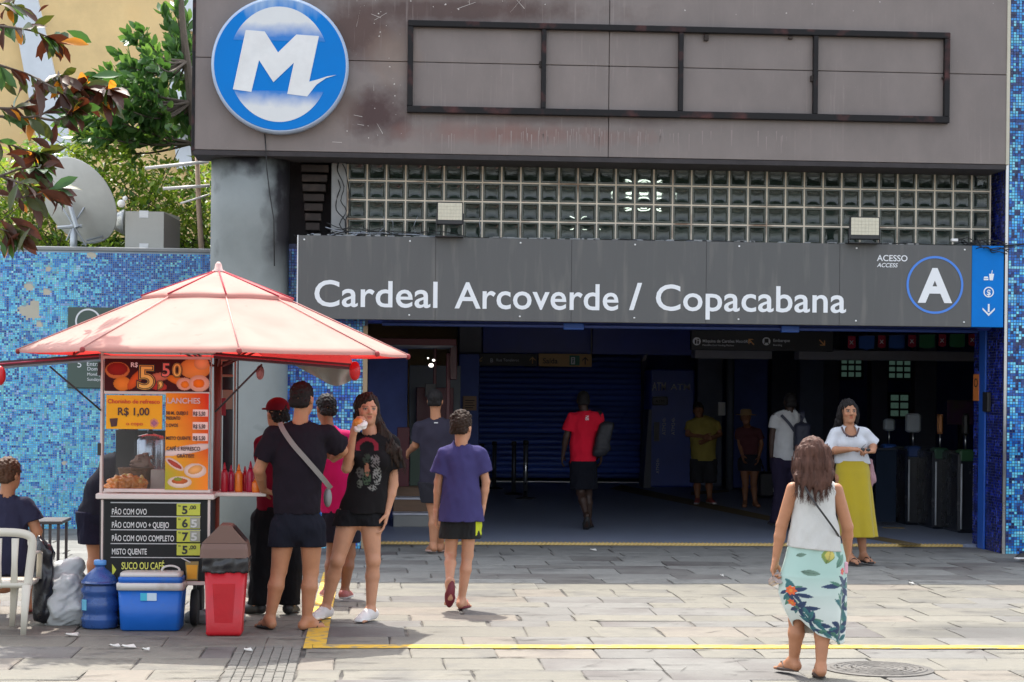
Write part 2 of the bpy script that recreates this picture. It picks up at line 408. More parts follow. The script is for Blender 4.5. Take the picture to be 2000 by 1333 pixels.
def stone_shape(x0, x1, y0, y1, g, zt, mb):
    """one slab with ragged, worn edges"""
    g = g / 2; a = .02
    pts = []
    def edge(xa, ya, xb, yb):
        n = max(2, int(math.hypot(xb - xa, yb - ya) / .22))
        for i in range(n):
            t = i / n; j = 0 if i == 0 else 1
            nx, ny = (yb - ya), -(xb - xa); L = math.hypot(nx, ny)
            o = rnd.uniform(-.011, .004) * j
            pts.append((xa + (xb - xa) * t + nx / L * o, ya + (yb - ya) * t + ny / L * o))
    j = lambda: rnd.uniform(-.009, .009)
    c = [(x0 + g + j(), y0 + g + j()), (x1 - g + j(), y0 + g + j()), (x1 - g + j(), y1 - g + j()), (x0 + g + j(), y1 - g + j())]
    for i in range(4): edge(*c[i], *c[(i + 1) % 4])
    cx, cy = (x0 + x1) / 2, (y0 + y1) / 2
    tx, ty = rnd.uniform(-.003, .003), rnd.uniform(-.003, .003)
    def z(x, y, dz): return zt + dz + tx * (x - cx) + ty * (y - cy)
    sh = lambda p, k: (cx + (p[0] - cx) * (1 - k / max(.2, x1 - x0)), cy + (p[1] - cy) * (1 - k / max(.2, y1 - y0)))
    r0 = [(p[0], p[1], -.03) for p in pts]
    r1 = [(p[0], p[1], z(*p, -.004)) for p in pts]
    r2 = [(*sh(p, .02), z(*sh(p, .02), 0)) for p in pts]
    return mb.rings([r0, r1, r2], False, True)

tact_x0, tact_x1, tact_y0, tact_y1 = G(445, 1300).x, G(580, 1300).x, 10.6, G(520, 1262).y
stones = []
y = 9.2
while y < 23.7:
    dy = rnd.uniform(.34, .62)
    if 23.8 - (y + dy) < .3: dy = 23.79 - y
    x = -4.4 + rnd.uniform(0, .5)
    while x < 9.2:
        dx = rnd.uniform(.36, .86)
        segs = [(x, x + dx, y, y + dy)]
        if dy > .6 and rnd.random() < .3:
            k = rnd.uniform(.4, .6); segs = [(x, x + dx, y, y + dy * k), (x, x + dx, y + dy * k, y + dy)]
        for a0, a1, b0, b1 in segs:
            if a0 < tact_x1 and a1 > tact_x0 and b0 < tact_y1:
                if b1 <= tact_y1 + .01 or b0 < tact_y1 - .15:
                    if a0 < tact_x0 - .14: stones.append((a0, tact_x0 - .005, b0, b1))
                    if a1 > tact_x1 + .14: stones.append((tact_x1 + .005, a1, b0, b1))
                    if b1 > tact_y1 + .1: stones.append((max(a0, tact_x0), min(a1, tact_x1), tact_y1 + .005, b1))
                    continue
            if b1 > Y_TH and a1 > X_CL + .3 and b0 > Y_TH - .1: continue
            if b1 > Y_TH and a1 > X_CL + .3: b1 = Y_TH - .002
            stones.append((a0, a1, b0, b1))
        x += dx
    y += dy
def inview(s):
    d = s[2]; hw = d * 1000 / FOC; cx = d * math.tan(YAW)
    return s[1] > cx - hw - .1 and s[0] < cx + hw + .3 and s[3] > 11.2
vis = [s for s in stones if inview(s)]
vis.sort(key=lambda s: s[2])
near = vis[:296]; nearset = set(near)
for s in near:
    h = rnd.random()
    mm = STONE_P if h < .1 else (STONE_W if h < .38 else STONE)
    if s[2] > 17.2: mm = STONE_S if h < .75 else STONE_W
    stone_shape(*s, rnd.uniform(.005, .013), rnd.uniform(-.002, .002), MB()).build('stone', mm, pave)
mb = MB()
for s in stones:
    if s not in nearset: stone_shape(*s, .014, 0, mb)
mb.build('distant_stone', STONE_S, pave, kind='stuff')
# hairline cracks and spalled joint edges
mb = MB()
for i in range(420):
    yy_ = rnd.uniform(11.4, 20.5); hw_ = yy_ * .27; x_ = yy_ * math.tan(YAW) + rnd.uniform(-hw_, hw_); L_ = rnd.uniform(.05, .42); a_ = rnd.choice((0, 0, 0, 1)) * rnd.uniform(.3, 1.4) + rnd.uniform(-.08, .08); n_ = 5
    ce = []
    for k_ in range(n_ + 1):
        t_ = k_ / n_; ce.append((x_ + cos(a_) * L_ * t_ + rnd.uniform(-.012, .012) * sin(a_), y_c) if False else (x_ + cos(a_) * L_ * t_, yy_ + sin(a_) * L_ * t_ + rnd.uniform(-.012, .012)))
    w_ = [rnd.uniform(.001, .0075) * (0 if k_ in (0, n_) else 1) + .0006 for k_ in range(n_ + 1)]
    mb.add([(p_[0], p_[1] - q_, .0052) for p_, q_ in zip(ce, w_)] + [(p_[0], p_[1] + q_, .0052) for p_, q_ in zip(ce, w_)], [(k_, k_ + 1, n_ + 2 + k_, n_ + 1 + k_) for k_ in range(n_)])
mb.build('crack', mat('crack_dark', (.045, .04, .035), rough=.95), pave, kind='stuff')
# small ribbed pavers in front of the cart
mb = MB(); ny = int((tact_y1 - tact_y0) / .1)
for i in range(ny):
    yy = tact_y0 + i * (tact_y1 - tact_y0) / ny; n = 7
    for k in range(n):
        ww = (tact_x1 - tact_x0) / n; xx = tact_x0 + ww * k
        q = (i * 37 + k * 11) % 5
        mb.bbox(xx + .0018, xx + ww - .0018, yy + .001, yy + .1 + (.1 if q == 0 else 0) - .004 if q == 0 and i < ny - 1 and False else yy + .098, -.03, .002 + .0015 * (q % 3), .004)
mb.build('small_paver', TACT, pave, kind='stuff')
# painted yellow lines
def strip(name, pts, parent):
    mb = MB(); n = len(pts) // 2
    q = [(x, y, .0055) for x, y in pts] + [(x, y, .0075) for x, y in pts]
    N = len(pts)
    mb.add(q, [tuple(range(N, 2 * N))] + [(i, (i + 1) % N, N + (i + 1) % N, N + i) for i in range(N)])
    return mb.build(name, YPAINT, parent)
ya, yb = G(800, 1268).y, G(800, 1261.5).y
top, bot = [], []
x = G(612, 1260).x
x00 = x
while x < 8.2:
    o = rnd.uniform(-.008, .008); top.append((x, yb + o + .004 * sin(x * 3))); bot.append((x, ya + o * .6 + rnd.uniform(-.006, .006))); x += .16
line = strip('painted_line', bot + top[::-1], pave)
a, b = G(592, 1268), G(636, 1268)
c_, d_ = G(640, 1120), G(668, 1120)
strip('painted_line', [(a.x, yb + .012), (b.x, yb + .012), (b.x + .01, c_.y), (a.x + .01, c_.y)], pave)
strip('painted_line', [(a.x, ya - .02), (x00 - .004, ya - .02), (x00 - .004, yb + .010), (a.x, yb + .010)], pave)

# manhole cover
mh = G(1716, 1308)
mt = thing('manhole_cover', 'round cast iron manhole cover with concentric ridges set in the paving', 'manhole cover', (mh.x, mh.y, 0))
IRON = mat('cast_iron', (.09, .082, .072), rough=.55, var=.35, scale=12, bump=.4)
MB().lathe((mh.x, mh.y, 0), [(.335, -.02), (.335, .006), (.315, .0075)], 40).build('frame', IRON, mt)
b1 = sm(); pr = [(.305, .0)]
for r_ in (.28, .235, .19, .145, .10, .055): pr += [(r_ + .016, .008), (r_ + .012, .0125), (r_ - .006, .0125), (r_ - .01, .008)]
pr += [(.01, .008)]
MB().lathe((mh.x, mh.y, .001), pr, 48).build('cover', IRON, mt)
mb = MB()
for i in range(16):
    t = 2 * pi * i / 16
    for r_ in (.25, .16):
        c0 = Vector((mh.x + r_ * cos(t), mh.y + r_ * sin(t), .0))
        mb.cyl((c0.x, c0.y), .012, .005, .0145, 8)
mb.build('stud', IRON, mt)

# ------------------------------------------------------------ mosaics: every tile is real, coloured as itself
PAL_L = [srgb(c) for c in ((95, 190, 220), (120, 205, 225), (70, 165, 210), (130, 165, 215), (40, 120, 190), (20, 90, 165), (105, 180, 190), (150, 190, 225), (15, 70, 140))]
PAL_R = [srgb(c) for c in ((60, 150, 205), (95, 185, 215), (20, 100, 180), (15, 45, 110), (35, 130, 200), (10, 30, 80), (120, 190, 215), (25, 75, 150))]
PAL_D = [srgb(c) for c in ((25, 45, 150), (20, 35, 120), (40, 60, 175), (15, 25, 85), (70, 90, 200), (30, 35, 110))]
GROUT = mat('grout', (.36, .45, .52), rough=.9, var=.2)
GROUTD = mat('grout_dark', (.08, .09, .16), rough=.9)
TILE = mat('glass_tile', (0, 0, 0), rough=.25, var=.12, scale=1.2, attr=True, spec=.6)
def mosaic(o, ex, n, w, h, t, pal, wts, deep, parent, seed, holes=(), gain=1.):
    """o: lower corner, ex: direction along, n: outward normal"""
    rg = np.random.RandomState(seed); ex = np.array(ex, float); n = np.array(n, float); o = np.array(o, float); ez = np.array([0, 0, 1.])
    nx, nz = int(w / t), int(h / t); g = t * .09
    I, J = np.meshgrid(np.arange(nx), np.arange(nz), indexing='ij')
    cid = rg.choice(len(pal), size=I.shape, p=np.array(wts) / sum(wts))
    run = rg.rand(*I.shape) < .35                     # tiles come in small runs of one colour
    for i in range(1, nx): cid[i] = np.where(run[i], cid[i - 1], cid[i])
    run = rg.rand(*I.shape) < .22
    for j in range(1, nz): cid[:, j] = np.where(run[:, j], cid[:, j - 1], cid[:, j])
    if deep is not None:                              # drifts of deeper blue
        fld = np.zeros(I.shape)
        for q in range(5):
            a, b, ph = rg.normal(0, .07), rg.normal(0, .07), rg.rand() * 6
            fld += np.sin(a * I + b * J + ph)
        pr = deep(J / nz, I / nx) + .13 * fld
        cid = np.where(rg.rand(*I.shape) < pr, rg.choice([4, 5, 5, 8] if len(pal) > 8 else [2, 3, 5]), cid)
        cid = np.where((rg.rand(*I.shape) < pr * .8), rg.randint(4, 6, I.shape), cid)
    keep = np.ones(I.shape, bool)
    for hx, hz, hr in holes:
        q = ((I * t - hx) ** 2 + ((J * t - hz) * 1.25) ** 2) < (hr * (.8 + .5 * rg.rand(*I.shape))) ** 2
        keep &= ~q
    keep &= rg.rand(*I.shape) > .002
    ii, jj, cc = I[keep], J[keep], cid[keep]
    pa = np.array(pal)[cc] * gain * (1 + rg.normal(0, .10, (len(cc), 1))); pa = np.clip(pa, 0.003, .95)
    tilt = rg.normal(0, .0009, (len(cc), 4))
    V = []
    for q, (a, b) in enumerate(((0, 0), (1, 0), (1, 1), (0, 1))):
        px = (ii + a) * t + (g if a == 0 else -g); pz = (jj + b) * t + (g if b == 0 else -g)
        V.append(o + px[:, None] * ex + pz[:, None] * ez + n * (.006 + tilt[:, q])[:, None])
    V = np.stack(V, 1).reshape(-1, 3); Fq = np.arange(len(V)).reshape(-1, 4)
    if np.dot(np.cross(ex, ez), n) < 0: Fq = Fq[:, ::-1]
    col = np.repeat(pa, 4, 0)
    me = npmesh('mosaic_tile', V - np.array(wloc(parent)) if parent is not None else V, Fq, [TILE], col=col)
    return link('mosaic_tile', me, parent, kind='stuff')

# low mosaic wall on the left
zt = 3.27
gw = thing('mosaic_garden_wall', 'low wall of light blue and turquoise mosaic behind the snack cart', 'wall', (-3, Y_WALL, 0))
PLAST = mat('bare_plaster', (.55, .52, .42), rough=.9, var=.12)
MB().box(-8, X_CL + .5, Y_WALL, Y_WALL + .25, -.05, zt).build('masonry', GROUT, gw)
MB().bbox(-8, X_CL + .5, Y_WALL - .02, Y_WALL + .27, zt, zt + .05, .01).build('coping', CONC, gw)
wx0 = P(-60, 700, Y_WALL).x
hl = []
for (u, v, r_) in ((92, 527, .05), (55, 562, .07), (90, 572, .06), (67, 595, .07), (60, 612, .13), (75, 635, .05), (45, 608, .08), (178, 500, .06), (125, 905, .03)):
    q = P(u, v, Y_WALL); hl.append((q.x - wx0, q.z - .0, r_ * .78))
mosaic((wx0, Y_WALL, 0), (1, 0, 0), (0, -1, 0), X_CL + .45 - wx0, zt, .025, PAL_L, (24, 9, 26, 6, 17, 9, 10, 1, 3), lambda zz, xx: np.clip((zz - .72) * 1.2 + (xx - .4) * .3, -.2, .6), gw, 3, hl, gain=1.35)
mb = MB()
for _k, (hx, hz, r_) in enumerate(hl):
    n = 10; mb.add([(wx0 + hx + r_ * 1.25 * (.8 + .4 * rnd.random()) * cos(2 * pi * i / n), Y_WALL - .002 - .0006 * _k, hz + r_ * (.8 + .3 * rnd.random()) * sin(2 * pi * i / n)) for i in range(n)], [tuple(range(n))])
mb.build('bare_patch', PLAST, gw)
# information board on that wall
ib = thing('info_board', 'dark green information board with white lettering behind the umbrella', 'sign', tuple(P(210, 760, Y_WALL - .03)))
GREEN = mat('board_green', (.07, .11, .09), rough=.5, var=.06)
x0, z1 = XZ(133, 600, Y_WALL - .03); x1, z0 = XZ(300, 760, Y_WALL - .03)
MB().bbox(x0, x1, Y_WALL - .05, Y_WALL - .012, z0, z1, .008).build('panel', GREEN, ib)
yy = Y_WALL - .052
cx, cz = XZ(172, 628, yy)
def ringp(mb, cx, cz, r, t, y, n=40, a0=0, a1=2 * pi):
    for i in range(n):
        A, B = a0 + (a1 - a0) * i / n, a0 + (a1 - a0) * (i + 1) / n
        mb.prism([(cx + r * cos(A), cz + r * sin(A)), (cx + r * cos(B), cz + r * sin(B)), (cx + (r - t) * cos(B), cz + (r - t) * sin(B)), (cx + (r - t) * cos(A), cz + (r - t) * sin(A))], y - .002, y + .001)
    return mb
ringp(MB(), cx, cz, .15, .02, yy).build('ring', LETW, ib)
for u, v, s_, tx_ in ((168, 700, .085, 'Agora'), (169, 715, .07, 'Entrada'), (170, 724, .06, 'Domingo'), (170, 734, .05, 'Monday'), (170, 744, .05, 'Sundays')):
    a = XZ(u, v, yy); text(tx_, a[0], a[1], yy, s_, LETW, ib)
a = XZ(150, 718, yy); text('5', a[0], a[1], yy, .12, LETW, ib)

# ------------------------------------------------------------ the station building
zb = (P(600, 297, Y_FAS).z + P(1900, 321, Y_FAS).z) / 2      # underside of the fascia
zs = P(1200, 130, Y_FAS).z
xL, xR = P(379, 150, Y_FAS).x, P(1967, 150, Y_FAS).x
ZTOP = 5.95
st = thing('station_building', 'brown panelled metro station block over the wide dark entrance hall', 'building', ((xL + xR) / 2, 21, 0))
def fascia_mat():
    m = bpy.data.materials.new('fascia_panel'); m.use_nodes = True; nt = m.node_tree; N, L = nt.nodes, nt.links; b = N['Principled BSDF']
    tc = N.new('ShaderNodeTexCoord')
    def noise(scale, stretch=(1, 1, 1), detail=6, rough=.6):
        mp = N.new('ShaderNodeMapping'); mp.inputs['Scale'].default_value = stretch; L.new(tc.outputs['Object'], mp.inputs[0])
        n = N.new('ShaderNodeTexNoise'); n.inputs['Scale'].default_value = scale; n.inputs['Detail'].default_value = detail; n.inputs['Roughness'].default_value = rough
        L.new(mp.outputs[0], n.inputs['Vector']); return n.outputs[0]
    def rng(x, a, bb, c=0, d=1):
        r = N.new('ShaderNodeMapRange'); r.inputs[1].default_value = a; r.inputs[2].default_value = bb; r.inputs[3].default_value = c; r.inputs[4].default_value = d; L.new(x, r.inputs[0]); return r.outputs[0]
    def mth(op, x, y):
        q = N.new('ShaderNodeMath'); q.operation = op
        for i, z in enumerate((x, y)):
            if isinstance(z, (int, float)): q.inputs[i].default_value = z
            else: L.new(z, q.inputs[i])
        return q.outputs[0]
    def blot(cx, cz, rx, rz, soft=.5):
        mp = N.new('ShaderNodeMapping'); mp.vector_type = 'POINT'; mp.inputs['Location'].default_value = (-cx / rx, 0, -cz / rz); mp.inputs['Scale'].default_value = (1 / rx, 0, 1 / rz)
        L.new(tc.outputs['Object'], mp.inputs[0])
        ln = N.new('ShaderNodeVectorMath'); ln.operation = 'LENGTH'; L.new(mp.outputs[0], ln.inputs[0])
        d = mth('ADD', ln.outputs['Value'], mth('MULTIPLY', mth('SUBTRACT', noise(3.2), .5), 1.5))
        return rng(d, 1.0, 1.0 - soft)
    base = N.new('ShaderNodeRGB'); base.outputs[0].default_value = (.208, .174, .160, 1); col = base.outputs[0]
    def mixin(col, fac, c):
        x = N.new('ShaderNodeMix'); x.data_type = 'RGBA'; L.new(fac, x.inputs[0]); L.new(col, x.inputs[6]); x.inputs[7].default_value = (*c, 1); return x.outputs[2]
    col = mixin(col, rng(noise(.55, detail=3), .42, .66, 0, .55), (.172, .146, .137))
    for (u, v, ru, rv, c, k) in ((735, 225, 95, 62, (.06, .028, .026), 1.), (700, 60, 120, 80, (.09, .048, .038), .95), (900, 20, 340, 34, (.08, .045, .038), .95), (1000, 262, 280, 28, (.20, .105, .088), .8), (1090, 235, 300, 14, (.10, .07, .065), .6), (770, 110, 60, 60, (.26, .19, .15), .6), (640, 210, 70, 80, (.21, .15, .12), .5)):
        p = P(u, v, Y_FAS); o = wloc(st)
        col = mixin(col, mth('MULTIPLY', blot(p.x - o.x, p.z - o.z, ru * Y_FAS / FOC, rv * Y_FAS / FOC, .7), k), c)
    # pale runs of rain and fine scratches
    st1 = rng(noise(7, (6, 1, .25), 3, .5), .60, .74, 0, .35)
    lowmask = rng(noise(.9), .42, .6)
    col = mixin(col, mth('MULTIPLY', st1, lowmask), (.34, .29, .27))
    col = mixin(col, rng(noise(60, (1, 1, 1), 2, .5), .70, .76, 0, .5), (.4, .36, .33))
    vm = N.new('ShaderNodeVectorMath'); vm.operation = 'SCALE'; L.new(col, vm.inputs[0]); L.new(rng(noise(3.5, (1, 1, .6)), .25, .75, .88, 1.12), vm.inputs['Scale'])
    L.new(vm.outputs[0], b.inputs['Base Color']); b.inputs['Roughness'].default_value = .55
    bp = N.new('ShaderNodeBump'); bp.inputs['Strength'].default_value = .12; bp.inputs['Distance'].default_value = .02
    L.new(noise(1.4), bp.inputs['Height']); L.new(bp.outputs[0], b.inputs['Normal'])
    return m
FASC = fascia_mat()
o = wloc(st)
seamx = P(1191, 10, Y_FAS).x
edges_x = [xL, P(560, 10, Y_FAS).x - .0, seamx, xR]
edges_x = [xL, seamx, xR]
for i in range(2):
    for (za, zc) in ((zb, zs), (zs, ZTOP)):
        MB().bbox(edges_x[i] + .003, edges_x[i + 1] - .003, Y_FAS, Y_FAS + .06, za + .003, zc - .003, .004).build('fascia_panel', FASC, st)
mb = MB(); mc = MB()
for i in range(95):       # flaked paint and scratches, and pale runs of rain below the frame
    u_, v_ = (rnd.gauss(770, 110), rnd.uniform(-5, 75)) if i % 3 else (rnd.gauss(735, 45), rnd.gauss(225, 40))
    if i > 84: u_, v_ = rnd.uniform(700, 1960), rnd.uniform(0, 30)
    if u_ < 690 and v_ < 255 or u_ > 785 and 30 < v_ < 250: continue
    p_ = P(u_, v_, Y_FAS - .0015); r_ = rnd.uniform(.003, .010)
    if i % 4 == 0: a_ = rnd.uniform(0, pi); L_ = rnd.uniform(.05, .22); dx_, dz_ = cos(a_) * L_, sin(a_) * L_; mb.add([(p_.x, p_.y, p_.z), (p_.x + dx_, p_.y, p_.z + dz_), (p_.x + dx_, p_.y, p_.z + dz_ + .003), (p_.x + .003 * sin(a_), p_.y, p_.z + .004)], [(0, 1, 2, 3)])
    else: mb.add([(p_.x + r_ * (.6 + .6 * ((j * 7 + i) % 5) / 5) * cos(j * pi / 3), p_.y, p_.z + r_ * (.6 + .6 * ((j * 3 + i) % 5) / 5) * sin(j * pi / 3)) for j in range(6)], [tuple(range(6))])
mb.build('paint_chip', mat('chip_pale', (.62, .58, .54), rough=.8), st, kind='stuff')
for i in range(80):
    u_ = rnd.uniform(830, 1560) if i % 2 else rnd.gauss(1120, 120); v_ = rnd.uniform(248, 268); p_ = P(u_, v_, Y_FAS - .0012); L_ = rnd.uniform(.05, .22); w_ = rnd.uniform(.002, .006)
    mc.add([(p_.x - w_, p_.y, p_.z), (p_.x + w_, p_.y, p_.z), (p_.x + w_ * .3, p_.y, p_.z - L_), (p_.x - w_ * .3, p_.y, p_.z - L_)], [(0, 1, 2, 3)])
mc.build('rain_streak', mat('streak_pale', (.30, .25, .235), rough=.7), st, kind='stuff')
MB().box(xL, xR, Y_FAS + .07, Y_FAS + .1, zb, ZTOP).build('fascia_backing', BLACKM, st)
MB().box(xL + .01, xR - .01, Y_FAS + .1, 30, zb + .12, ZTOP - .02).build('upper_block', CONC, st)
MB().bbox(xL - .02, xL + .012, Y_FAS - .012, Y_FAS + .12, zb - .01, ZTOP, .004).build('corner_trim', FRAME, st)
MB().bbox(xR - .005, xR + .03, Y_FAS - .012, Y_FAS + .3, zb - .0, ZTOP, .004).build('corner_trim', PLAST, st)
MB().box(xL, xR, Y_FAS - .006, Y_GB - .02, zb - .05, zb - .003).build('soffit', DARKC, st)
MB().box(P(585, 300, Y_GB).x, xR, Y_GB - .02, Y_GB + .3, zb - .05, zb + .12).build('lintel', DARKC, st)
# round column
cu0, cu1 = P(408, 700, 20.95).x, P(562, 700, 20.95).x; cr = (cu1 - cu0) / 2; ccx = (cu0 + cu1) / 2; CY = 21.0
def column_mat():
    m = mat('painted_column', (.24, .265, .26), rough=.6, var=.13, scale=1.3, bump=.2, bscale=12, col2=(.17, .19, .185), c2lo=.5, c2hi=.75, c2scale=1.1)
    nt = m.node_tree; N, L = nt.nodes, nt.links; b = N['Principled BSDF']
    # soot from an old fire: the top and the right flank of the shaft
    src = b.inputs['Base Color'].links[0].from_socket
    tc = N.new('ShaderNodeTexCoord'); sp = N.new('ShaderNodeSeparateXYZ'); L.new(tc.outputs['Object'], sp.inputs[0])
    n = N.new('ShaderNodeTexNoise'); n.inputs['Scale'].default_value = 2.6; n.inputs['Detail'].default_value = 6; L.new(tc.outputs['Object'], n.inputs[0])
    def mr(x, a, c, d, e):
        r = N.new('ShaderNodeMapRange'); [r.inputs[i + 1].__setattr__('default_value', q) for i, q in enumerate((a, c, d, e))]; L.new(x, r.inputs[0]); return r.outputs[0]
    def mth(op, x, y):
        q = N.new('ShaderNodeMath'); q.operation = op
        for i, z in enumerate((x, y)):
            if isinstance(z, (int, float)): q.inputs[i].default_value = z
            else: L.new(z, q.inputs[i])
        return q.outputs[0]
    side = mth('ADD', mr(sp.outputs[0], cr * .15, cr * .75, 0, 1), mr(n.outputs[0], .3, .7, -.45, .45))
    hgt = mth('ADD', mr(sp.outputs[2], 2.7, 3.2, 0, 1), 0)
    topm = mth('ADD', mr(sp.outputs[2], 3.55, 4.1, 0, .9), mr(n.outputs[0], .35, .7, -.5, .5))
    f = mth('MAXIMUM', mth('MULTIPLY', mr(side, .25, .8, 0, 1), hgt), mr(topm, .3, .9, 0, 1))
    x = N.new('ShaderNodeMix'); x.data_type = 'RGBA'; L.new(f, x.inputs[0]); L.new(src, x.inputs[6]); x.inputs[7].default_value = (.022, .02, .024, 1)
    L.new(x.outputs[2], b.inputs['Base Color'])
    return m
colm = column_mat()
ct = thing('round_column', 'thick round grey column with sooty top under the station fascia', 'column', (ccx, CY, 0))
b = sm(); b.lathe((ccx, CY, 0), [(cr, 0), (cr, 1.2), (cr, 2.4), (cr, 3.4), (cr, zb - .05)], 40); b.build('shaft', colm, ct)
sm().tube([P(517, 262, Y_FAS - .02), P(520, 300, Y_FAS - .03), P(521, 330, 20.5), P(527, 380, 20.5), P(535, 430, 20.52), P(536, 520, 20.53)], .006).build('hanging_cable', CABLE, ct)
# recess left of the glass blocks: old blind box, conduit, concrete jamb
MB().box(ccx, P(650, 400, Y_GB).x, Y_GB + .28, Y_GB + .34, 3.1, zb).build('recess_wall', DARKC, st)
bb = thing('old_blind_box', 'charred brown slatted box beside the glass blocks', 'box', tuple(P(615, 460, 21.0)))
for i in range(7):
    a = P(588 + i * 1.5, 322 + i * 19, 21.02); c = P(642 - i * 3, 338 + i * 19, 21.02)
    MB().bbox(a.x, c.x, 20.98 + .02 * (i % 2), 21.2, c.z + .005, a.z, .006).build('slat', RUST, bb)
jx0, jx1 = P(647, 400, Y_GB - .06).x, P(677, 400, Y_GB - .06).x
MB().bbox(jx0, jx1, Y_GB - .1, Y_GB + .2, P(660, 470, Y_GB).z - .2, zb - .05, .01).build('jamb', CONC, st)

# glass blocks
gb = thing('glass_block_wall', 'long band of square glass blocks in pale mortar above the name sign', 'window', (P(1300, 460, Y_GB).x, Y_GB, 0))
gx0, gx1 = P(679, 390, Y_GB).x, P(1934, 390, Y_GB).x
gz1 = (P(690, 315, Y_GB).z + P(1900, 337, Y_GB).z) / 2
NC = 34; pw = (gx1 - gx0) / NC
MORT = mat('pale_mortar', (.80, .71, .58), rough=.8, var=.18, scale=6, col2=(.30, .2, .14), c2lo=.55, c2hi=.7, c2scale=2.5)
GLASSB = mat('block_glass', (.13, .20, .16), rough=.12, var=.25, scale=5, orand=.25, trans=.85, spec=.6, bump=.35, bscale=9)
GEDGE = mat('block_glass_edge', (.075, .085, .068), rough=.25, var=.2, scale=9, orand=.1, spec=.6)
# one block: pale frosted rim, sunken clear face
g2 = pw / 2 - .008
b = MB()
def sqr(h, y): return [(-h, y, -h), (h, y, -h), (h, y, h), (-h, y, h)]
b.cur = 0; b.rings([sqr(g2, .06), sqr(g2, 0), sqr(g2 - .006, -.006), sqr(g2 - .016, -.006), sqr(g2 - .026, .012)], False, False)
b.cur = 1; b.smooth = True
h = g2 - .026; n = 6; rows = []
for j in range(n + 1):
    rows.append([(-h + 2 * h * i / n, .012 + .012 * (1 - (2 * i / n - 1) ** 4) * (1 - (2 * j / n - 1) ** 4), -h + 2 * h * j / n) for i in range(n + 1)])
b.grid(rows)
ob = b.build('glass_block', [GEDGE, GLASSB]); gme = ob.data; bpy.data.objects.remove(ob)
ow = wloc(gb)
for r_ in range(4):
    for c in range(NC):
        link('glass_block', gme, gb, (gx0 + pw * (c + .5) - ow.x, Y_GB - ow.y, gz1 - pw * (r_ + .5)))
mb = MB()
for c in range(NC + 1): mb.box(gx0 + pw * c - .009, gx0 + pw * c + .009, Y_GB + .001, Y_GB + .06, gz1 - 4 * pw, gz1)
for r_ in range(5): mb.box(gx0, gx1, Y_GB + .0025, Y_GB + .058, gz1 - pw * r_ - .009, gz1 - pw * r_ + .009)
mb.build('mortar_joint', MORT, gb)
gzb = gz1 - 4 * pw
# lamps in the hall's upper void, seen through the blocks
TUBE = mat('lit_tube', (1, 1, 1), emit=(1, .97, .9), estr=1.6)
for k, (u, v) in enumerate(((1243, 383), (1243, 404), (1122, 448))):
    p = P(u, v, Y_GB + 1.6)
    t_ = thing('fluorescent_tube', ['lit ceiling tube glowing through the glass blocks, upper of the bright pair', 'lit ceiling tube glowing through the glass blocks, lower of the bright pair', 'faint ceiling tube behind the lowest glass blocks left of centre', ][k], 'lamp', tuple(p), group='lamps behind the glass blocks')
    L_ = .38 if k < 2 else .16
    b = sm(); b.tube([p - Vector((L_ / 2, 0, 0)), p + Vector((L_ / 2, 0, 0))], .03 if k < 2 else .016, 8); b.build('tube', TUBE, t_)
    MB().box(p.x - L_ / 2, p.x + L_ / 2, p.y + .03, p.y + .05, p.z + .0, p.z + .05).build('fitting', GREYP, t_)
MB().box(xR - .02, xR + .05, Y_GB + .3, Y_GB + 2.5, 2.9, zb + .12).build('void_wall', DARKC, st)
MB().box(xL + .3, xR, Y_GB + 2.4, Y_GB + 2.5, 2.9, zb + .12).build('void_wall', mat('void_green', (.045, .06, .045), var=.3), st)

# name sign
sgn = thing('station_name_sign', 'long grey sign board reading Cardeal Arcoverde / Copacabana with a blue end', 'sign', (P(1270, 630, Y_SIGN).x, Y_SIGN, 2.3))
sx0, sxm, sx1 = P(582, 550, Y_SIGN).x, P(1898, 550, Y_SIGN).x, P(1960, 550, Y_SIGN).x
sz0 = (P(600, 626, Y_SIGN).z + P(1900, 636, Y_SIGN).z) / 2; sz1 = (P(600, 459, Y_SIGN).z + P(1900, 481, Y_SIGN).z) / 2
nsp = 5
for i in range(nsp):
    MB().bbox(sx0 + (sxm - sx0) * i / nsp + .0008, sx0 + (sxm - sx0) * (i + 1) / nsp - .0008, Y_SIGN, Y_SIGN + .13, sz0, sz1, .003).build('panel', SIGNG, sgn)
MB().bbox(sxm + .001, sx1, Y_SIGN - .004, Y_SIGN + .13, sz0, sz1, .004).build('blue_panel', SIGNB, sgn)
MB().box(sx0 - .012, sx0, Y_SIGN - .004, Y_SIGN + .13, sz0, sz1).build('edge_trim', WHITE, sgn)
yl = Y_SIGN - .003
def put(body, u, v, px, **k):
    """lettering whose capitals stand px pixels high in the photograph, baseline at (u, v)"""
    Y = k.pop('Y', yl); a = XZ(u, v, Y); s_ = px * Y / FOC / .729
    mm = k.pop('m', LETW); par = k.pop('parent', sgn)
    return text(body, a[0], a[1], Y, s_, mm, par, **k)
put('Cardeal', 611, 598, 53, off=.011, sx=1.05, sp=1.02)
put('Arcoverde', 889, 602, 53, off=.011, sx=1.0, sp=1.02)
put('/', 1230, 604, 53, off=.02, sx=1.1)
put('Copacabana', 1278, 606, 53, off=.011, sx=1.055, sp=1.02)
put('ACESSO', 1713, 510, 12.5, off=.01)
put('ACCESS', 1713, 522, 8.5, off=.012, shear=.25)
ac = XZ(1826, 557, yl); rr_ = 57.5 * yl / FOC
ringp(MB(), ac[0], ac[1], rr_, .024, yl, 64).build('ring', RINGB, sgn)
put('A', 1826, 589, 67, off=.035, align='CENTER', sx=.98)
SCREW = mat('screw_head', (.7, .7, .7), rough=.3, metal=1)
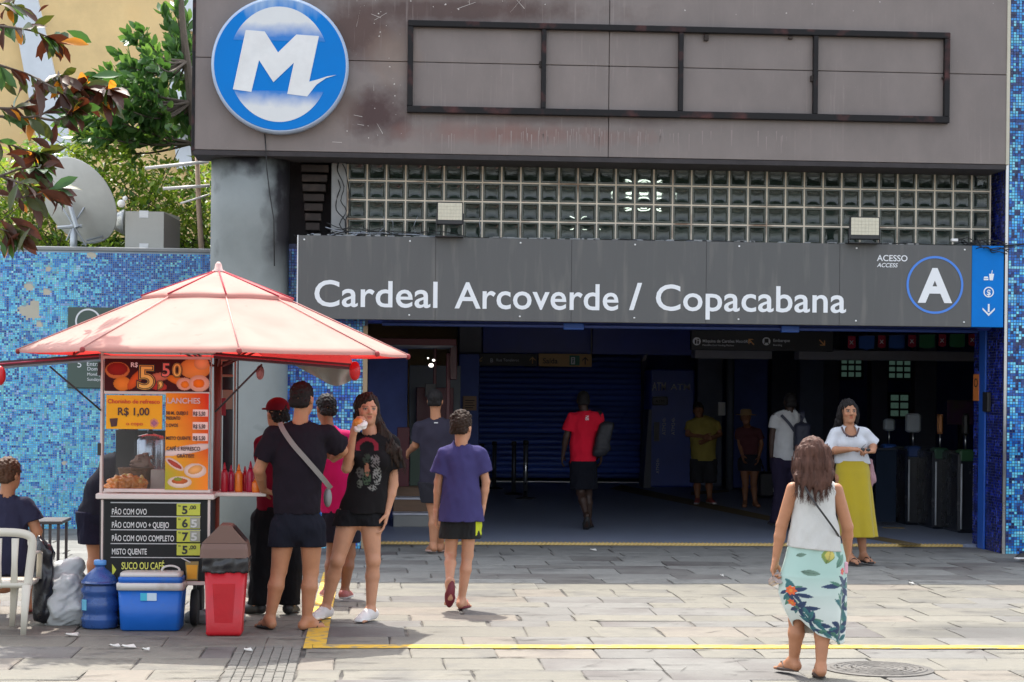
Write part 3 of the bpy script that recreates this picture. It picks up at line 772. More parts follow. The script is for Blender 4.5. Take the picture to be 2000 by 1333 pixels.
_sc = MB().ell((0, 0, 0), (.011, .006, .011), 8, 5).build('screw', SCREW); _sm = _sc.data; bpy.data.objects.remove(_sc); _so = wloc(sgn)
for x in (sx0 + .06, sx0 + 1.15, sx0 + 2.3, sx0 + 3.5, sx0 + 4.6, sx0 + 5.85, sxm - .08):
    for z in (sz0 + .05, sz1 - .045): link('screw', _sm, sgn, (x - _so.x, Y_SIGN - .001 - _so.y, z - _so.z))

# pictograms on the blue end
a = XZ(1931, 571, yl - .004); Yb = yl - .004
k = Yb / FOC
ringp(MB(), a[0], a[1], 10.5 * k, 2.2 * k, Yb, 28).build('coin_ring', LETW, sgn)
put('$', 1931, 577, 11.5, Y=Yb, align='CENTER', off=.02)
q = MB(); cx, cz = XZ(1931, 606, Yb)
q.prism([(cx - 1.8 * k, cz - 4 * k), (cx + 1.8 * k, cz - 4 * k), (cx + 1.8 * k, cz + 12 * k), (cx - 1.8 * k, cz + 12 * k)], Yb - .001, Yb + .001)
for s_ in (-1, 1):
    q.prism([(cx, cz - 12 * k), (cx + s_ * 12.5 * k, cz + .5 * k), (cx + s_ * 12.5 * k, cz + 4.5 * k), (cx, cz - 7.2 * k)][::s_], Yb - .0018, Yb + .001)
q.build('arrow', LETW, sgn)
q = MB(); cx, cz = XZ(1931, 541, Yb)
q.prism([(cx - 10 * k, cz - 7 * k), (cx - .5 * k, cz - 7 * k), (cx - .5 * k, cz - 3.8 * k), (cx - 10 * k, cz - 3.8 * k)], Yb - .001, Yb + .001)
q.prism([(cx - 10 * k, cz - 2.8 * k), (cx - .5 * k, cz - 2.8 * k), (cx - 2 * k, cz + .4 * k), (cx - 8.5 * k, cz + .4 * k)], Yb - .001, Yb + .001)
q.prism([(cx + 2 * k, cz - 7 * k), (cx + 8.5 * k, cz - 7 * k), (cx + 11 * k, cz + 6 * k), (cx + .8 * k, cz + 6 * k)], Yb - .001, Yb + .001)
q.prism([(cx + 5.5 * k, cz + 6 * k), (cx + 7 * k, cz + 6 * k), (cx + 8 * k, cz + 13 * k), (cx + 6.5 * k, cz + 13 * k)], Yb - .001, Yb + .001)
q.build('snack_pictogram', LETW, sgn)

# mosaic pillar and wall on the right
pl = thing('mosaic_pillar', 'tall blue mosaic pillar at the right end of the station front', 'pillar', (X_PR, Y_PIL, 0))
MB().box(X_PR + .002, 14.1, Y_PIL + .002, Y_PIL + 1.05, -.05, ZTOP).build('masonry', GROUTD, pl)
mosaic((X_PR + .03, Y_PIL, 0), (1, 0, 0), (0, -1, 0), 2.5, ZTOP, .03, PAL_R, (17, 14, 15, 12, 14, 8, 8, 12), None, pl, 5, gain=1.35)
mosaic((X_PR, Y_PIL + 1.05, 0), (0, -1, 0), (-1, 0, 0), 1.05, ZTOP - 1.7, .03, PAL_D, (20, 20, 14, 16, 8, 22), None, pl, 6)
MB().box(X_PR - .008, X_PR + .022, Y_PIL - .01, Y_PIL + .012, 0, ZTOP).build('corner_bead', STEEL, pl)
# inner return of the right jamb with blue steel post
MB().bbox(X_PR - .028, X_PR - .0075, Y_PIL + .58, Y_PIL + .80, 0, 2.6, .004).build('steel_post', BLUEST, pl)
xj = X_PR - .005
# left mosaic wall between column and hall
lm = thing('mosaic_jamb_wall', 'bright blue mosaic wall between the round column and the hall', 'wall', (ccx + .6, Y_GB, 0))
MB().box(ccx + .1, X_HL, Y_GB + .003, Y_TH + .8, -.05, 3.2).build('masonry', GROUTD, lm)
PAL_J = [srgb(c) for c in ((40, 125, 205), (90, 175, 220), (25, 90, 180), (130, 200, 225), (45, 100, 200), (25, 60, 140))]
mosaic((ccx + .4, Y_GB, 0), (1, 0, 0), (0, -1, 0), X_HL - ccx - .4, 3.15, .03, PAL_J, (25, 20, 18, 12, 14, 8), None, lm, 8)
MB().bbox(X_HL - .05, X_HL + .0, Y_GB - .02, Y_GB + .05, 0, 2.35, .004).build('edge_trim', mat('tan_trim', (.35, .25, .15)), lm)
MB().box(P(600, 500, Y_GB).x - .5, gx1 + .6, Y_GB + .3, Y_GB + .42, 2.62, gzb + .02).build('lintel_wall', NAVY2, st)

# empty sign frame on the fascia
fr = thing('empty_sign_frame', 'long empty black steel sign frame of four bays on the brown fascia', 'frame', (P(1325, 240, Y_FAS).x, Y_FAS, P(1325, 240, Y_FAS).z))
fx0, fx1 = P(796, 130, Y_FAS - .04).x, P(1854, 150, Y_FAS - .04).x
fz1 = (P(800, 38, Y_FAS).z + P(1850, 66, Y_FAS).z) / 2; fz0 = (P(800, 221, Y_FAS).z + P(1850, 243, Y_FAS).z) / 2
fz1 -= .01; t_ = .062; ya_, yb_ = Y_FAS - .075, Y_FAS - .002
MB().bbox(fx0, fx1, ya_, yb_, fz1 - t_, fz1, .006).build('rail', FRAME, fr)
MB().bbox(fx0, fx1, ya_, yb_, fz0, fz0 + t_ * 1.1, .006).build('rail', FRAME, fr)
for u in (1062, 1330, 1593):
    xx = P(u, 130, Y_FAS - .05).x; MB().bbox(xx - .024, xx + .024, ya_ + .004, yb_, fz0 + t_ * 1.1 + .001, fz1 - t_ - .001, .005).build('divider', FRAME, fr)
for xx in (fx0, fx1 - t_ * .9):
    MB().bbox(xx, xx + t_ * .9, ya_ + .003, yb_, fz0 + t_ * 1.1 + .001, fz1 - t_ - .001, .005).build('stile', FRAME, fr)
for (u, v) in ((1058, 122), (1588, 150), (1845, 152), (818, 210), (1845, 235), (1545, 74), (1380, 70), (1355, 225)):
    p = P(u, v, Y_FAS - .05); MB().bbox(p.x - .022, p.x + .022, Y_FAS - .05, Y_FAS - .003, p.z - (.05 if u % 2 == 0 else .012), p.z + .012, .003).build('hinge', RUST, fr)

# round emblem
em = thing('metro_emblem', 'round blue and white M light box on the brown fascia', 'sign', tuple(P(547, 255, Y_FAS - .1)))
ec = P(547, 127, Y_FAS - .16); er = 133 * (Y_FAS - .16) / FOC
def disc(c, r, y0, y1, n=72, bev=.01):
    b = sm(); ring = lambda rr, y: [(c[0] + rr * cos(2 * pi * i / n), y, c[1] + rr * sin(2 * pi * i / n)) for i in range(n)]
    b.rings([ring(r - bev, y1), ring(r, y1), ring(r, y0 + bev), ring(r - bev, y0)][::1], False, False)
    b.smooth = False; b.add(ring(r - bev, y0), [tuple(range(n))[::1]]); return b
RIM = mat('emblem_rim', (.42, .52, .68), rough=.35, var=.1)
def emblem_mat():
    """blue print bleached to white at the top and foot of the box"""
    m = mat('emblem_blue', (.003, .19, .60), spec=.15, rough=.6, var=.06, scale=2)
    nt = m.node_tree; N, L = nt.nodes, nt.links; b = N['Principled BSDF']; src = b.inputs['Base Color'].links[0].from_socket
    tc = N.new('ShaderNodeTexCoord'); mp = N.new('ShaderNodeMapping'); mp.inputs['Scale'].default_value = (1, 1, .12); L.new(tc.outputs['Object'], mp.inputs[0])
    n = N.new('ShaderNodeTexNoise'); n.inputs['Scale'].default_value = 9; n.inputs['Detail'].default_value = 3; L.new(mp.outputs[0], n.inputs[0])
    sp = N.new('ShaderNodeSeparateXYZ'); L.new(tc.outputs['Object'], sp.inputs[0])
    a = N.new('ShaderNodeMath'); a.operation = 'MULTIPLY_ADD'; a.inputs[1].default_value = .55; L.new(n.outputs[0], a.inputs[0]); L.new(sp.outputs[2], a.inputs[2])
    r = N.new('ShaderNodeMapRange'); zc = ec.z - wloc(em).z
    r.inputs[1].default_value = zc + er * .62 + .27; r.inputs[2].default_value = zc + er * .95 + .27; r.inputs[4].default_value = .6; L.new(a.outputs[0], r.inputs[0])
    x = N.new('ShaderNodeMix'); x.data_type = 'RGBA'; L.new(r.outputs[0], x.inputs[0]); L.new(src, x.inputs[6]); x.inputs[7].default_value = (.5, .62, .72, 1)
    L.new(x.outputs[2], b.inputs['Base Color']); return m
def emblem_white():
    m = mat('emblem_white', (.68, .70, .70), rough=.4, var=.05)
    nt = m.node_tree; N, L = nt.nodes, nt.links; b = N['Principled BSDF']; src = b.inputs['Base Color'].links[0].from_socket
    tc = N.new('ShaderNodeTexCoord'); sp = N.new('ShaderNodeSeparateXYZ'); L.new(tc.outputs['Object'], sp.inputs[0])
    n = N.new('ShaderNodeTexNoise'); n.inputs['Scale'].default_value = 7; n.inputs['Detail'].default_value = 4; L.new(tc.outputs['Object'], n.inputs[0])
    ab = N.new('ShaderNodeMath'); ab.operation = 'SUBTRACT'; ab.inputs[1].default_value = ec.z - wloc(em).z; L.new(sp.outputs[2], ab.inputs[0])
    ab2 = N.new('ShaderNodeMath'); ab2.operation = 'ABSOLUTE'; L.new(ab.outputs[0], ab2.inputs[0])
    ad = N.new('ShaderNodeMath'); ad.operation = 'MULTIPLY_ADD'; ad.inputs[1].default_value = .12; L.new(n.outputs[0], ad.inputs[0]); L.new(ab2.outputs[0], ad.inputs[2])
    r = N.new('ShaderNodeMapRange'); r.inputs[1].default_value = er * .40 + .06; r.inputs[2].default_value = er * .62 + .06; r.inputs[3].default_value = 1; r.inputs[4].default_value = 0; L.new(ad.outputs[0], r.inputs[0])
    x = N.new('ShaderNodeMix'); x.data_type = 'RGBA'; L.new(r.outputs[0], x.inputs[0]); L.new(src, x.inputs[6]); x.inputs[7].default_value = (.01, .18, .57, 1)
    L.new(x.outputs[2], b.inputs['Base Color']); return m
disc((ec.x, ec.z), er, Y_FAS - .16, Y_FAS - .003, bev=.02).build('rim', RIM, em)
disc((ec.x, ec.z), er - .03, Y_FAS - .165, Y_FAS - .159, bev=.002).build('blue_disc', emblem_mat(), em)
# the two white caps of the inner ring, above and below the letter
Ye = Y_FAS - .165; ke = Ye / FOC
wc = XZ(547, 127, Ye)
def capshape(vv, top):
    r = 97 * ke * 1.02; cx_, cz_ = XZ(545, 126, Ye); rr1 = r; pts = []
    zcut = XZ(545, vv, Ye)[1] - cz_
    r = 112 * ke; sxk = .87
    t0 = math.asin(max(-1, min(1, zcut / r)))
    a0, a1 = (t0, pi - t0) if top else (pi - t0, 2 * pi + t0)
    for i in range(33):
        A = a0 + (a1 - a0) * i / 32; pts.append((cx_ + r * sxk * cos(A), cz_ + r * sin(A)))
    return pts
EW = emblem_white()
MB().prism(capshape(80, True), Ye - .0025, Ye).build('white_cap', EW, em)
MB().prism(capshape(178, False), Ye - .0025, Ye).build('white_cap', EW, em)
Mp = [(480, 59), (517, 62), (543, 103), (579, 68), (623, 71), (604, 160), (620, 156), (638, 150), (657, 147), (637, 153), (618, 166), (600, 189), (561, 184), (574, 123), (534, 161), (506, 118), (491, 180), (455, 175)]
MB().prism([XZ(u, v, Ye) for u, v in Mp][::-1], Ye - .006, Ye - .003).build('letter_mark', mat('letter_white', (.72, .73, .72), rough=.4), em)

# floodlights standing on the sign
for (u0, v0, u1, v1, lab) in ((853, 395, 905, 439, 'black square floodlight on the left half of the sign board'), (1660, 424, 1719, 468, 'black square floodlight above the last letters of Copacabana')):
    Yf = 20.6; a = P(u0, v1, Yf); c = P(u1, v0, Yf); f_ = thing('floodlight', lab, 'lamp', ((a.x + c.x) / 2, Yf, a.z - .1), group='floodlights on the sign board')
    MB().bbox(a.x, c.x, Yf, Yf + .05, a.z, c.z, .01).build('housing', BLACKM, f_)
    MB().box(a.x + .012, c.x - .012, Yf - .003, Yf + .01, a.z + .05, c.z - .012).build('lens', mat('flood_lens', (.62, .58, .45), rough=.3, var=.08, scale=30), f_)
    q = MB(); nx_ = 8
    for i in range(1, nx_): xx = a.x + .012 + (c.x - a.x - .024) * i / nx_; q.box(xx - .0008, xx + .0008, Yf - .0045, Yf - .003, a.z + .05, c.z - .012)
    for i in range(1, 5): zz = a.z + .05 + (c.z - a.z - .062) * i / 5; q.box(a.x + .012, c.x - .012, Yf - .005, Yf - .0035, zz - .0008, zz + .0008)
    q.build('lens_grid', mat('lens_grid', (.4, .38, .3)), f_)
    MB().box(a.x + .03, c.x - .03, Yf + .05, Yf + .08, a.z + .02, c.z - .05).build('heat_sink', BLACKM, f_)
    q = MB()
    q.box(a.x - .008, a.x, Yf + .01, Yf + .05, sz1 + .002, a.z + .12); q.box(c.x, c.x + .008, Yf + .01, Yf + .05, sz1 + .002, a.z + .12); q.box(a.x - .008, c.x + .008, Yf + .0, Yf + .17, sz1 + .0, sz1 + .008)
    q.build('bracket', BLACKM, f_)
# cables along the top of the sign
cb = thing('cable_tangle', 'tangle of black and grey cables along the top of the name sign', 'cables', (sx0 + .8, Y_SIGN + .05, sz1))
GCAB = mat('grey_cable', (.3, .33, .38), rough=.5)
def wander(u0, v0, u1, v1, n, au, av, Y0=20.8, r=.007, m=CABLE, name='cable'):
    pts = []
    ph = rnd.random() * 6
    for i in range(n + 1):
        t = i / n
        pts.append(P(u0 + (u1 - u0) * t + rnd.uniform(-au, au), v0 + (v1 - v0) * t + rnd.uniform(-av, av) + 3 * sin(ph + 7 * t), Y0 + rnd.uniform(-.05, .08)))
    # smooth
    q = []
    for i in range(len(pts) - 1):
        for t in (0, .33, .66):
            a, b_, c, d = pts[max(i - 1, 0)], pts[i], pts[i + 1], pts[min(i + 2, len(pts) - 1)]
            q.append(.5 * ((2 * b_) + (c - a) * t + (2 * a - 5 * b_ + 4 * c - d) * t * t + (3 * b_ - a - 3 * c + d) * t ** 3))
    q.append(pts[-1]); return sm().tube(q, r, 5).build(name, m, cb)
for i in range(7): wander(565 + rnd.uniform(0, 30), 470, 700 + rnd.uniform(0, 60), 459, 8, 6, 10, m=CABLE if i % 3 else GCAB)
for i in range(5): wander(640, 440 + i * 4, 840 + 20 * i, 463, 7, 5, 7, m=CABLE if i != 2 else GCAB, r=.005)
for i in range(4): wander(600 + 200 * i, 463 + 3 * i, 1000 + 300 * i, 468 + 5 * i, 16, 3, 2.2, r=.006)
for i in range(3): wander(1100 + 200 * i, 471 + 3 * i, 1560 + 200 * i, 476 + 3 * i, 16, 3, 2, r=.005, m=CABLE if i else GCAB)
for i in range(6): wander(1850 + 8 * i, 474, 1968, 470 + 6 * i, 6, 7, 8, r=.006)
for i in range(3): wander(1900, 480, 1960 + 8 * i, 486 + 4 * i, 5, 8, 14, r=.006, Y0=20.66)
wander(1960, 478, 2060, 482, 4, 4, 3, Y0=20.7, r=.01)
for i in range(3): wander(655 + 8 * i, 318, 668 + 6 * i, 455, 6, 9, 5, r=.006, Y0=20.95)
for u in (745, 812, 770, 935): wander(u, 462, u + rnd.uniform(-6, 6), 428, 3, 4, 3, r=.003, m=GCAB, name='loose_wire')
p = P(1866, 470, 20.75); MB().bbox(p.x - .04, p.x + .03, p.y, p.y + .05, p.z - .01, p.z + .02, .004).build('junction_plug', WHITE, cb)
q = MB()
for i in range(60):
    u = rnd.uniform(590, 1800); a = P(u, 461 + (u - 590) * .0172, 20.76); q.bbox(a.x, a.x + rnd.uniform(.02, .12), a.y, a.y + .06, sz1 + .001, sz1 + rnd.uniform(.006, .02), .002)
q.build('debris_crust', CONC, cb, kind='stuff')
# ------------------------------------------------------------ entrance hall
hall = tag(MB().box(X_HL - .25, 14, Y_TH + .02, 38, -.02, .03).build('hall_floor', HFLOOR), kind='structure')
MB().box(X_HL - .25, 14, Y_TH + .02, 38, 2.95, 3.0).build('hall_ceiling', HCEIL).__setitem__('kind', 'structure')
hw = tag(MB().box(X_HL - .25, 14, 37.2, 37.4, 0, 3).build('hall_back_wall', HWALL), kind='structure')
tag(MB().box(13.9, 14.1, Y_PIL + 1.06, 37.4, 0, 3).build('hall_side_wall', HWALL), kind='structure')
tag(MB().box(X_HL - .24, X_HL - .02, 30, 30.2, 0, 3).build('hall_left_wall', HWALL), kind='structure')
tag(MB().box(X_HL - .35, X_HL - .25, Y_TH + .9, 37, 0, 3).build('hall_side_wall', HWALL), kind='structure')
# yellow nosing on the threshold, its ribs slanted like a rope
ns = thing('threshold_nosing', 'ribbed yellow nosing strip along the hall threshold', 'floor trim', (3.5, Y_TH, 0))
MB().bbox(X_HL + .1, X_PR - .16, Y_TH - .02, Y_TH + .045, 0, .028, .004).build('base_strip', YNOSE, ns)
mb = MB(); x = X_HL + .12
while x < X_PR - .2:
    mb.add([(x, Y_TH - .026, .004), (x + .022, Y_TH - .026, .004), (x + .042, Y_TH - .026, .03), (x + .02, Y_TH - .026, .03), (x + .02, Y_TH + .045, .035), (x + .042, Y_TH + .045, .035)],
           [(0, 1, 2, 3), (3, 2, 5, 4)]); x += .046
mb.build('rib', mat('nosing_rib', (.70, .50, .20), rough=.55), ns, kind='stuff')
# guides of the roller shutter under the sign
g_ = thing('roller_gate_head', 'dark blue rolled steel gate housing under the name sign', 'shutter housing', (3, Y_TH - .5, sz0))
b = MB(); b.bbox(X_HL - .1, X_PR - .02, 21.15, 21.5, sz0 - .02, sz0 + .3, .02); b.build('housing', NAVY, g_)
b = sm(); b.tube([(X_HL + .15, 21.1, sz0 - .03), (X_PR - .2, 21.1, sz0 - .03)], .022, 8); b.build('bottom_bar', mat('blue_bar', (.04, .07, .25), rough=.35), g_)
b = MB(); b.bbox(P(1100, 640, 21.1).x, P(1140, 640, 21.1).x, 21.06, 21.13, sz0 - .07, sz0 - .0, .005); b.bbox(P(1525, 640, 21.1).x, P(1560, 640, 21.1).x, 21.06, 21.13, sz0 - .07, sz0, .005); b.build('lock_bracket', BLUEST, g_)

# rolled shutter at the back
def at(u0, v0, u1, v1, Y): a = P(u0, v1, Y); c = P(u1, v0, Y); return a.x, c.x, a.z, c.z
YS = 35.8
sh = thing('roller_shutter', 'closed navy roller shutter of horizontal slats at the back of the hall', 'shutter', tuple(P(1090, 945, YS)))
x0, x1, z0, z1 = at(934, 700, 1252, 945, YS); z0 = .05
pitch = .1; b = sm(); w2 = (x1 - x0) / 2
b.grid([[(-w2, 0, 0), (w2, 0, 0)], [(-w2, -.02, .02), (w2, -.02, .02)], [(-w2, -.028, .05), (w2, -.028, .05)], [(-w2, -.018, .08), (w2, -.018, .08)], [(-w2, .004, .094), (w2, .004, .094)]])
ob = b.build('slat', mat('shutter_navy', (.07, .15, .62), rough=.32, var=.12, scale=2, orand=.25)); sme = ob.data; bpy.data.objects.remove(ob); so_ = wloc(sh)
nslat = int((z1 - z0) / pitch)
for i in range(nslat): link('slat', sme, sh, ((x0 + x1) / 2 - so_.x, 0, z0 + .06 + i * pitch - so_.z))
MB().bbox(x0, x1, YS - .05, YS - .01, .031, .045, .003).build('bottom_rail', mat('bright_rail', (.85, .83, .78), rough=.35, metal=.6), sh)
MB().box(x0 - .12, x0, YS - .06, YS + .1, .03, z1).build('guide', NAVY2, sh)
MB().box(x1, x1 + .1, YS - .06, YS + .1, .03, z1).build('guide', NAVY2, sh)
# bulkhead above the shutter
bh = thing('blue_bulkhead', 'dark blue panelled bulkhead hanging over the shutter in the hall', 'panel', tuple(P(1120, 690, 30)))
for (ua, ub) in ((897, 941), (943, 1154), (1157, 1352)):
    x0, x1, z0, z1 = at(ua, 640, ub, 690, 30); MB().bbox(x0, x1, 30, 30.08, P(1120, 692, 30).z, 2.95, .005).build('panel', NAVY if ua > 900 else GREYP, bh)
for u, v, s_ in ((1258, 698, .09), (1230, 705, .0)):
    if s_: p = P(u, v, 29.99); MB().prism([(p.x - .04, p.z - .07), (p.x + .02, p.z - .05), (p.x + .06, p.z + .05), (p.x, p.z + .03)], 29.975, 29.985).build('chipped_patch', GREYP, bh)
# ----- signs in the hall
BLK = mat('sign_black', (.012, .012, .014), rough=.5)
YVIN = mat('sign_ochre', (.50, .30, .10), rough=.5)
OCH = mat('arrow_ochre', (.72, .36, .12), rough=.5)
DIM = mat('dim_lettering', (.75, .76, .78), rough=.6)
DARKL = mat('dark_lettering', (.02, .02, .02), rough=.6)
EXG = mat('exit_green', (.01, .16, .09), rough=.5)
def arrow(par, u, v, r, ang, Y, m):
    k = Y / FOC; cx, cz = XZ(u, v, Y); q = MB()
    def rot(x, z): return (cx + k * r * (x * cos(ang) - z * sin(ang)), cz + k * r * (x * sin(ang) + z * cos(ang)))
    q.prism([rot(-.14, -1), rot(.14, -1), rot(.14, .7), rot(-.14, .7)], Y - .002, Y)
    q.prism([rot(0, 1), rot(-.8, .2), rot(-.8, -.16), rot(0, .62)], Y - .003, Y); q.prism([rot(0, 1), rot(0, .62), rot(.8, -.16), rot(.8, .2)], Y - .004, Y)
    return q.build('arrow', m, par)
s1 = thing('exit_sign', 'small ochre hanging sign reading Saída with arrow and running figure', 'sign', tuple(P(1103, 716, 29.8)))
x0, x1, z0, z1 = at(1052, 692, 1156, 716, 29.8); MB().bbox(x0, x1, 29.8, 29.86, z0, z1, .004).build('panel', YVIN, s1)
put('Saída', 1060, 710, 10.5, Y=29.795, parent=s1, m=DARKL, off=.01)
x0, x1, z0, z1 = at(1112, 695, 1132, 714, 29.8); MB().box(x0, x1, 29.79, 29.799, z0, z1).build('exit_panel', EXG, s1)
q = MB(); k = 29.79 / FOC; cx, cz = XZ(1119, 705, 29.79)
q.box(cx - 4 * k, cx + 4 * k, 29.783, 29.788, cz - 7 * k, cz + 7 * k); q.build('exit_pictogram', LETW, s1)
q = MB(); q.ell((cx, 29.782, cz + 4 * k), (1.6 * k, .003, 1.6 * k), 8, 5); q.prism([(cx - 1.5 * k, cz - 5 * k), (cx + .5 * k, cz - 5 * k), (cx + 2 * k, cz + 2 * k), (cx - 1 * k, cz + 2 * k)], 29.779, 29.782); q.build('running_figure', EXG, s1)
arrow(s1, 1143, 705, 7.5, 0, 29.795, DARKL)
sm().tube([P(1155, 692, 29.8), P(1155, 640, 29.8)], .012).build('hanger', GREYP, s1)
s2 = thing('street_direction_sign', 'dark hanging direction sign reading Rua Toneleros left of the exit sign', 'sign', tuple(P(975, 716, 29.8)))
x0, x1, z0, z1 = at(895, 692, 1050, 714, 29.8); MB().bbox(x0, x1, 29.8, 29.86, z0, z1, .004).build('panel', BLK, s2)
put('Rua Toneleros', 969, 706, 5.5, Y=29.795, parent=s2, m=DIM); put('B', 957, 708, 8, Y=29.795, parent=s2, m=DIM)
put('Siqueira Campos', 900, 702, 4, Y=29.795, parent=s2, m=DIM, sx=.8)
arrow(s2, 1040, 704, 7, 0, 29.795, YVIN); arrow(s2, 938, 702, 6, R(135), 29.795, YVIN)
s3 = thing('boarding_sign', 'black overhead sign reading Máquina de Cartões MetrôRio and Embarque', 'sign', tuple(P(1490, 684, 25.8)))
x0, x1, z0, z1 = at(1350, 648, 1628, 684, 25.8); MB().bbox(x0, x1, 25.8, 25.9, z0, z1, .006).build('panel', BLK, s3)
put('Máquina de Cartões MetrôRio', 1372, 669, 6, Y=25.795, parent=s3, m=LETW, sx=.95, off=.01)
put('MetrôRio Card Vending Machine', 1372, 676, 3.6, Y=25.795, parent=s3, m=DIM, sx=.95)
put('Embarque', 1510, 668, 6, Y=25.795, parent=s3, m=LETW, off=.01); put('Boarding', 1510, 676, 3.6, Y=25.795, parent=s3, m=DIM)
k = 25.79 / FOC
for u in (1361, 1497):
    cx, cz = XZ(u, 667, 25.79); b = MB(); n = 20; b.prism([(cx + 8 * k * cos(2 * pi * i / n), cz + 8 * k * sin(2 * pi * i / n)) for i in range(n)], 25.79, 25.799); b.build('icon_disc', LETW, s3)
    q = MB()
    if u == 1361: q.box(cx - 4 * k, cx - 1 * k, 25.784, 25.789, cz - 5 * k, cz + 3 * k); q.box(cx + 1 * k, cx + 4 * k, 25.784, 25.789, cz - 5 * k, cz + 1 * k); q.ell((cx + 2.5 * k, 25.784, cz + 3.4 * k), (1.6 * k, .004, 1.6 * k), 8, 5)
    else: q.box(cx - 4 * k, cx + 4 * k, 25.784, 25.789, cz - 3 * k, cz + 5 * k); q.box(cx - 5 * k, cx - 3 * k, 25.783, 25.789, cz - 5.5 * k, cz - 3.2 * k); q.box(cx + 3 * k, cx + 5 * k, 25.783, 25.789, cz - 5.5 * k, cz - 3.2 * k)
    q.build('icon_figure', DARKL, s3)
arrow(s3, 1467, 668, 8, R(45), 25.795, OCH); arrow(s3, 1606, 670, 8, R(-135), 25.795, OCH)
for u in (1356, 1622): sm().tube([P(u, 649, 25.85), (P(u, 649, 25.85).x, 25.85, 2.95)], .012).build('hanger', GREYP, s3)
# beam over the gates
bm = thing('grey_beam', 'pale grey beam crossing the hall above the ticket gates', 'beam', tuple(P(1630, 700, 27)))
for (ua, ub) in ((1357, 1508), (1560, 1925)):
    x0, x1, z0, z1 = at(ua, 684, ub, 704, 27); MB().bbox(x0, x1, 27, 27.3, P(1600, 703, 27).z, P(1600, 684, 27).z, .01).build('panel', GREYP, bm)
# bunting
bt = thing('bunting', 'string of red, blue and green printed flags hung high in the hall', 'bunting', tuple(P(1780, 680, 26)))
fc = [('flag_red', (.35, .02, .05)), ('flag_blue', (.03, .10, .35)), ('flag_green', (.04, .20, .08))]
seq = [0, 1, 0, 1, 0, 2, 0, 2, 0, 2]; u = 1656
for i, c in enumerate(seq):
    wd = 15 if c == 0 else 30; v = 657 - i * .6
    x0, x1, z0, z1 = at(u, v, u + wd, v + 25 + (i % 2) * 2, 26); mm = mat(*fc[c], rough=.8)
    b = MB(); b.prism([(x0, z0 + .02), ((x0 + x1) / 2, z0), (x1, z0 + .02), (x1, z1), (x0, z1)], 26 + .01 * (i % 2), 26.004 + .01 * (i % 2)); f_ = b.build('flag', mm, bt)
    if c == 0: put('X', u + 7, v + 16, 8, Y=25.995, parent=f_, m=LETW, align='CENTER', off=.02, name='print')
    u += wd + 7
sm().tube([P(1645, 657, 26.01), P(1925, 651, 26.01)], .005).build('cord', CABLE, bt)

# ----- ATM kiosk
YA = 34.2
at_ = thing('atm_kiosk', 'tall navy cash machine kiosk marked ATM at the back of the hall', 'cash machine', tuple(P(1305, 955, YA)))
x0, x1, z0, z1 = at(1268, 722, 1358, 955, YA); MB().bbox(x0, x1, YA, YA + .8, .03, z1, .03).build('cabinet', mat('atm_navy', (.06, .11, .50), rough=.35), at_)
put('ATM', 1274, 763, 17, Y=YA - .006, parent=at_, m=DIM, sx=.58, off=.006); put('ATM', 1310, 762, 12.5, Y=YA - .006, parent=at_, m=DIM, sx=1.12, off=.01)
x0, x1, z0, z1 = at(1274, 775, 1304, 792, YA - .005); MB().bbox(x0, x1, YA - .012, YA - .001, z0, z1, .02).build('label_plate', GREYP, at_)
put('ATM', 1289, 787, 6, Y=YA - .014, parent=at_, m=DARKL, align='CENTER', sx=1.1)
for u, v, s_ in ((1300, 850, 7), (1318, 850, 7), (1287, 925, 6)):
    a = XZ(u, v, YA - .006); text('ATM24h', a[0], a[1], YA - .006, s_ * YA / FOC / .73, DIM, at_, roll=-pi / 2)
x0, x1, z0, z1 = at(1277, 825, 1288, 862, YA - .005); MB().bbox(x0, x1, YA - .01, YA - .001, z0, z1, .004).build('label_plate', GREYP, at_)
x0, x1, z0, z1 = at(1252, 800, 1268, 955, YA); q = MB(); q.prism([(x0, .03), (x1, .03), (x1, z1), (x1 - .05, z1)], YA - .3, YA + .3); q.build('side_fin', mat('grey_blue', (.09, .10, .15), rough=.4), at_)
# ----- queue posts
for k, (u, v, uh, lab) in enumerate(((1026, 975, 862, 'bright steel queue post, nearest the man in the red shirt'), (1003, 966, 864, 'dull steel queue post, second from the red-shirted man'), (965, 955, 864, 'dark steel queue post, third from the red-shirted man'), (940, 950, 868, 'dark steel queue post at the left end of the row'))):
    g0 = G(u, v, .03); f_ = thing('queue_post', lab, 'post', tuple(g0), group='steel queue posts before the shutter')
    zt_ = P(u, uh, g0.y).z; b = sm(); b.cyl((g0.x, g0.y), .035, .03, zt_, 14); b.build('post', STEEL if k == 0 else mat('dull_steel', (.12, .13, .15), rough=.4, metal=.7), f_)
    b = sm(); b.lathe((g0.x, g0.y, .03), [(.15, 0), (.15, .012), (.05, .03), (.036, .035)], 20); b.build('base', BLACKM, f_)
    b = sm(); b.lathe((g0.x, g0.y, zt_), [(.042, -.05), (.042, 0), (.03, .012)], 14); b.build('cap', BLACKM, f_)
# ----- drain pipe column
g0 = G(1424, 958, .03); f_ = thing('pipe_column', 'slim pale pipe column standing in the dark hall', 'column', tuple(g0))
b = sm(); b.cyl((g0.x, g0.y), .065, .03, 2.95, 14); b.build('pipe', mat('pipe_grey', (.14, .16, .20), rough=.5), f_)
x0, x1, z0, z1 = at(1403, 786, 1417, 812, g0.y - .1); MB().bbox(x0, x1, g0.y - .1, g0.y - .05, z0, z1, .004).build('notice', WHITE, f_)
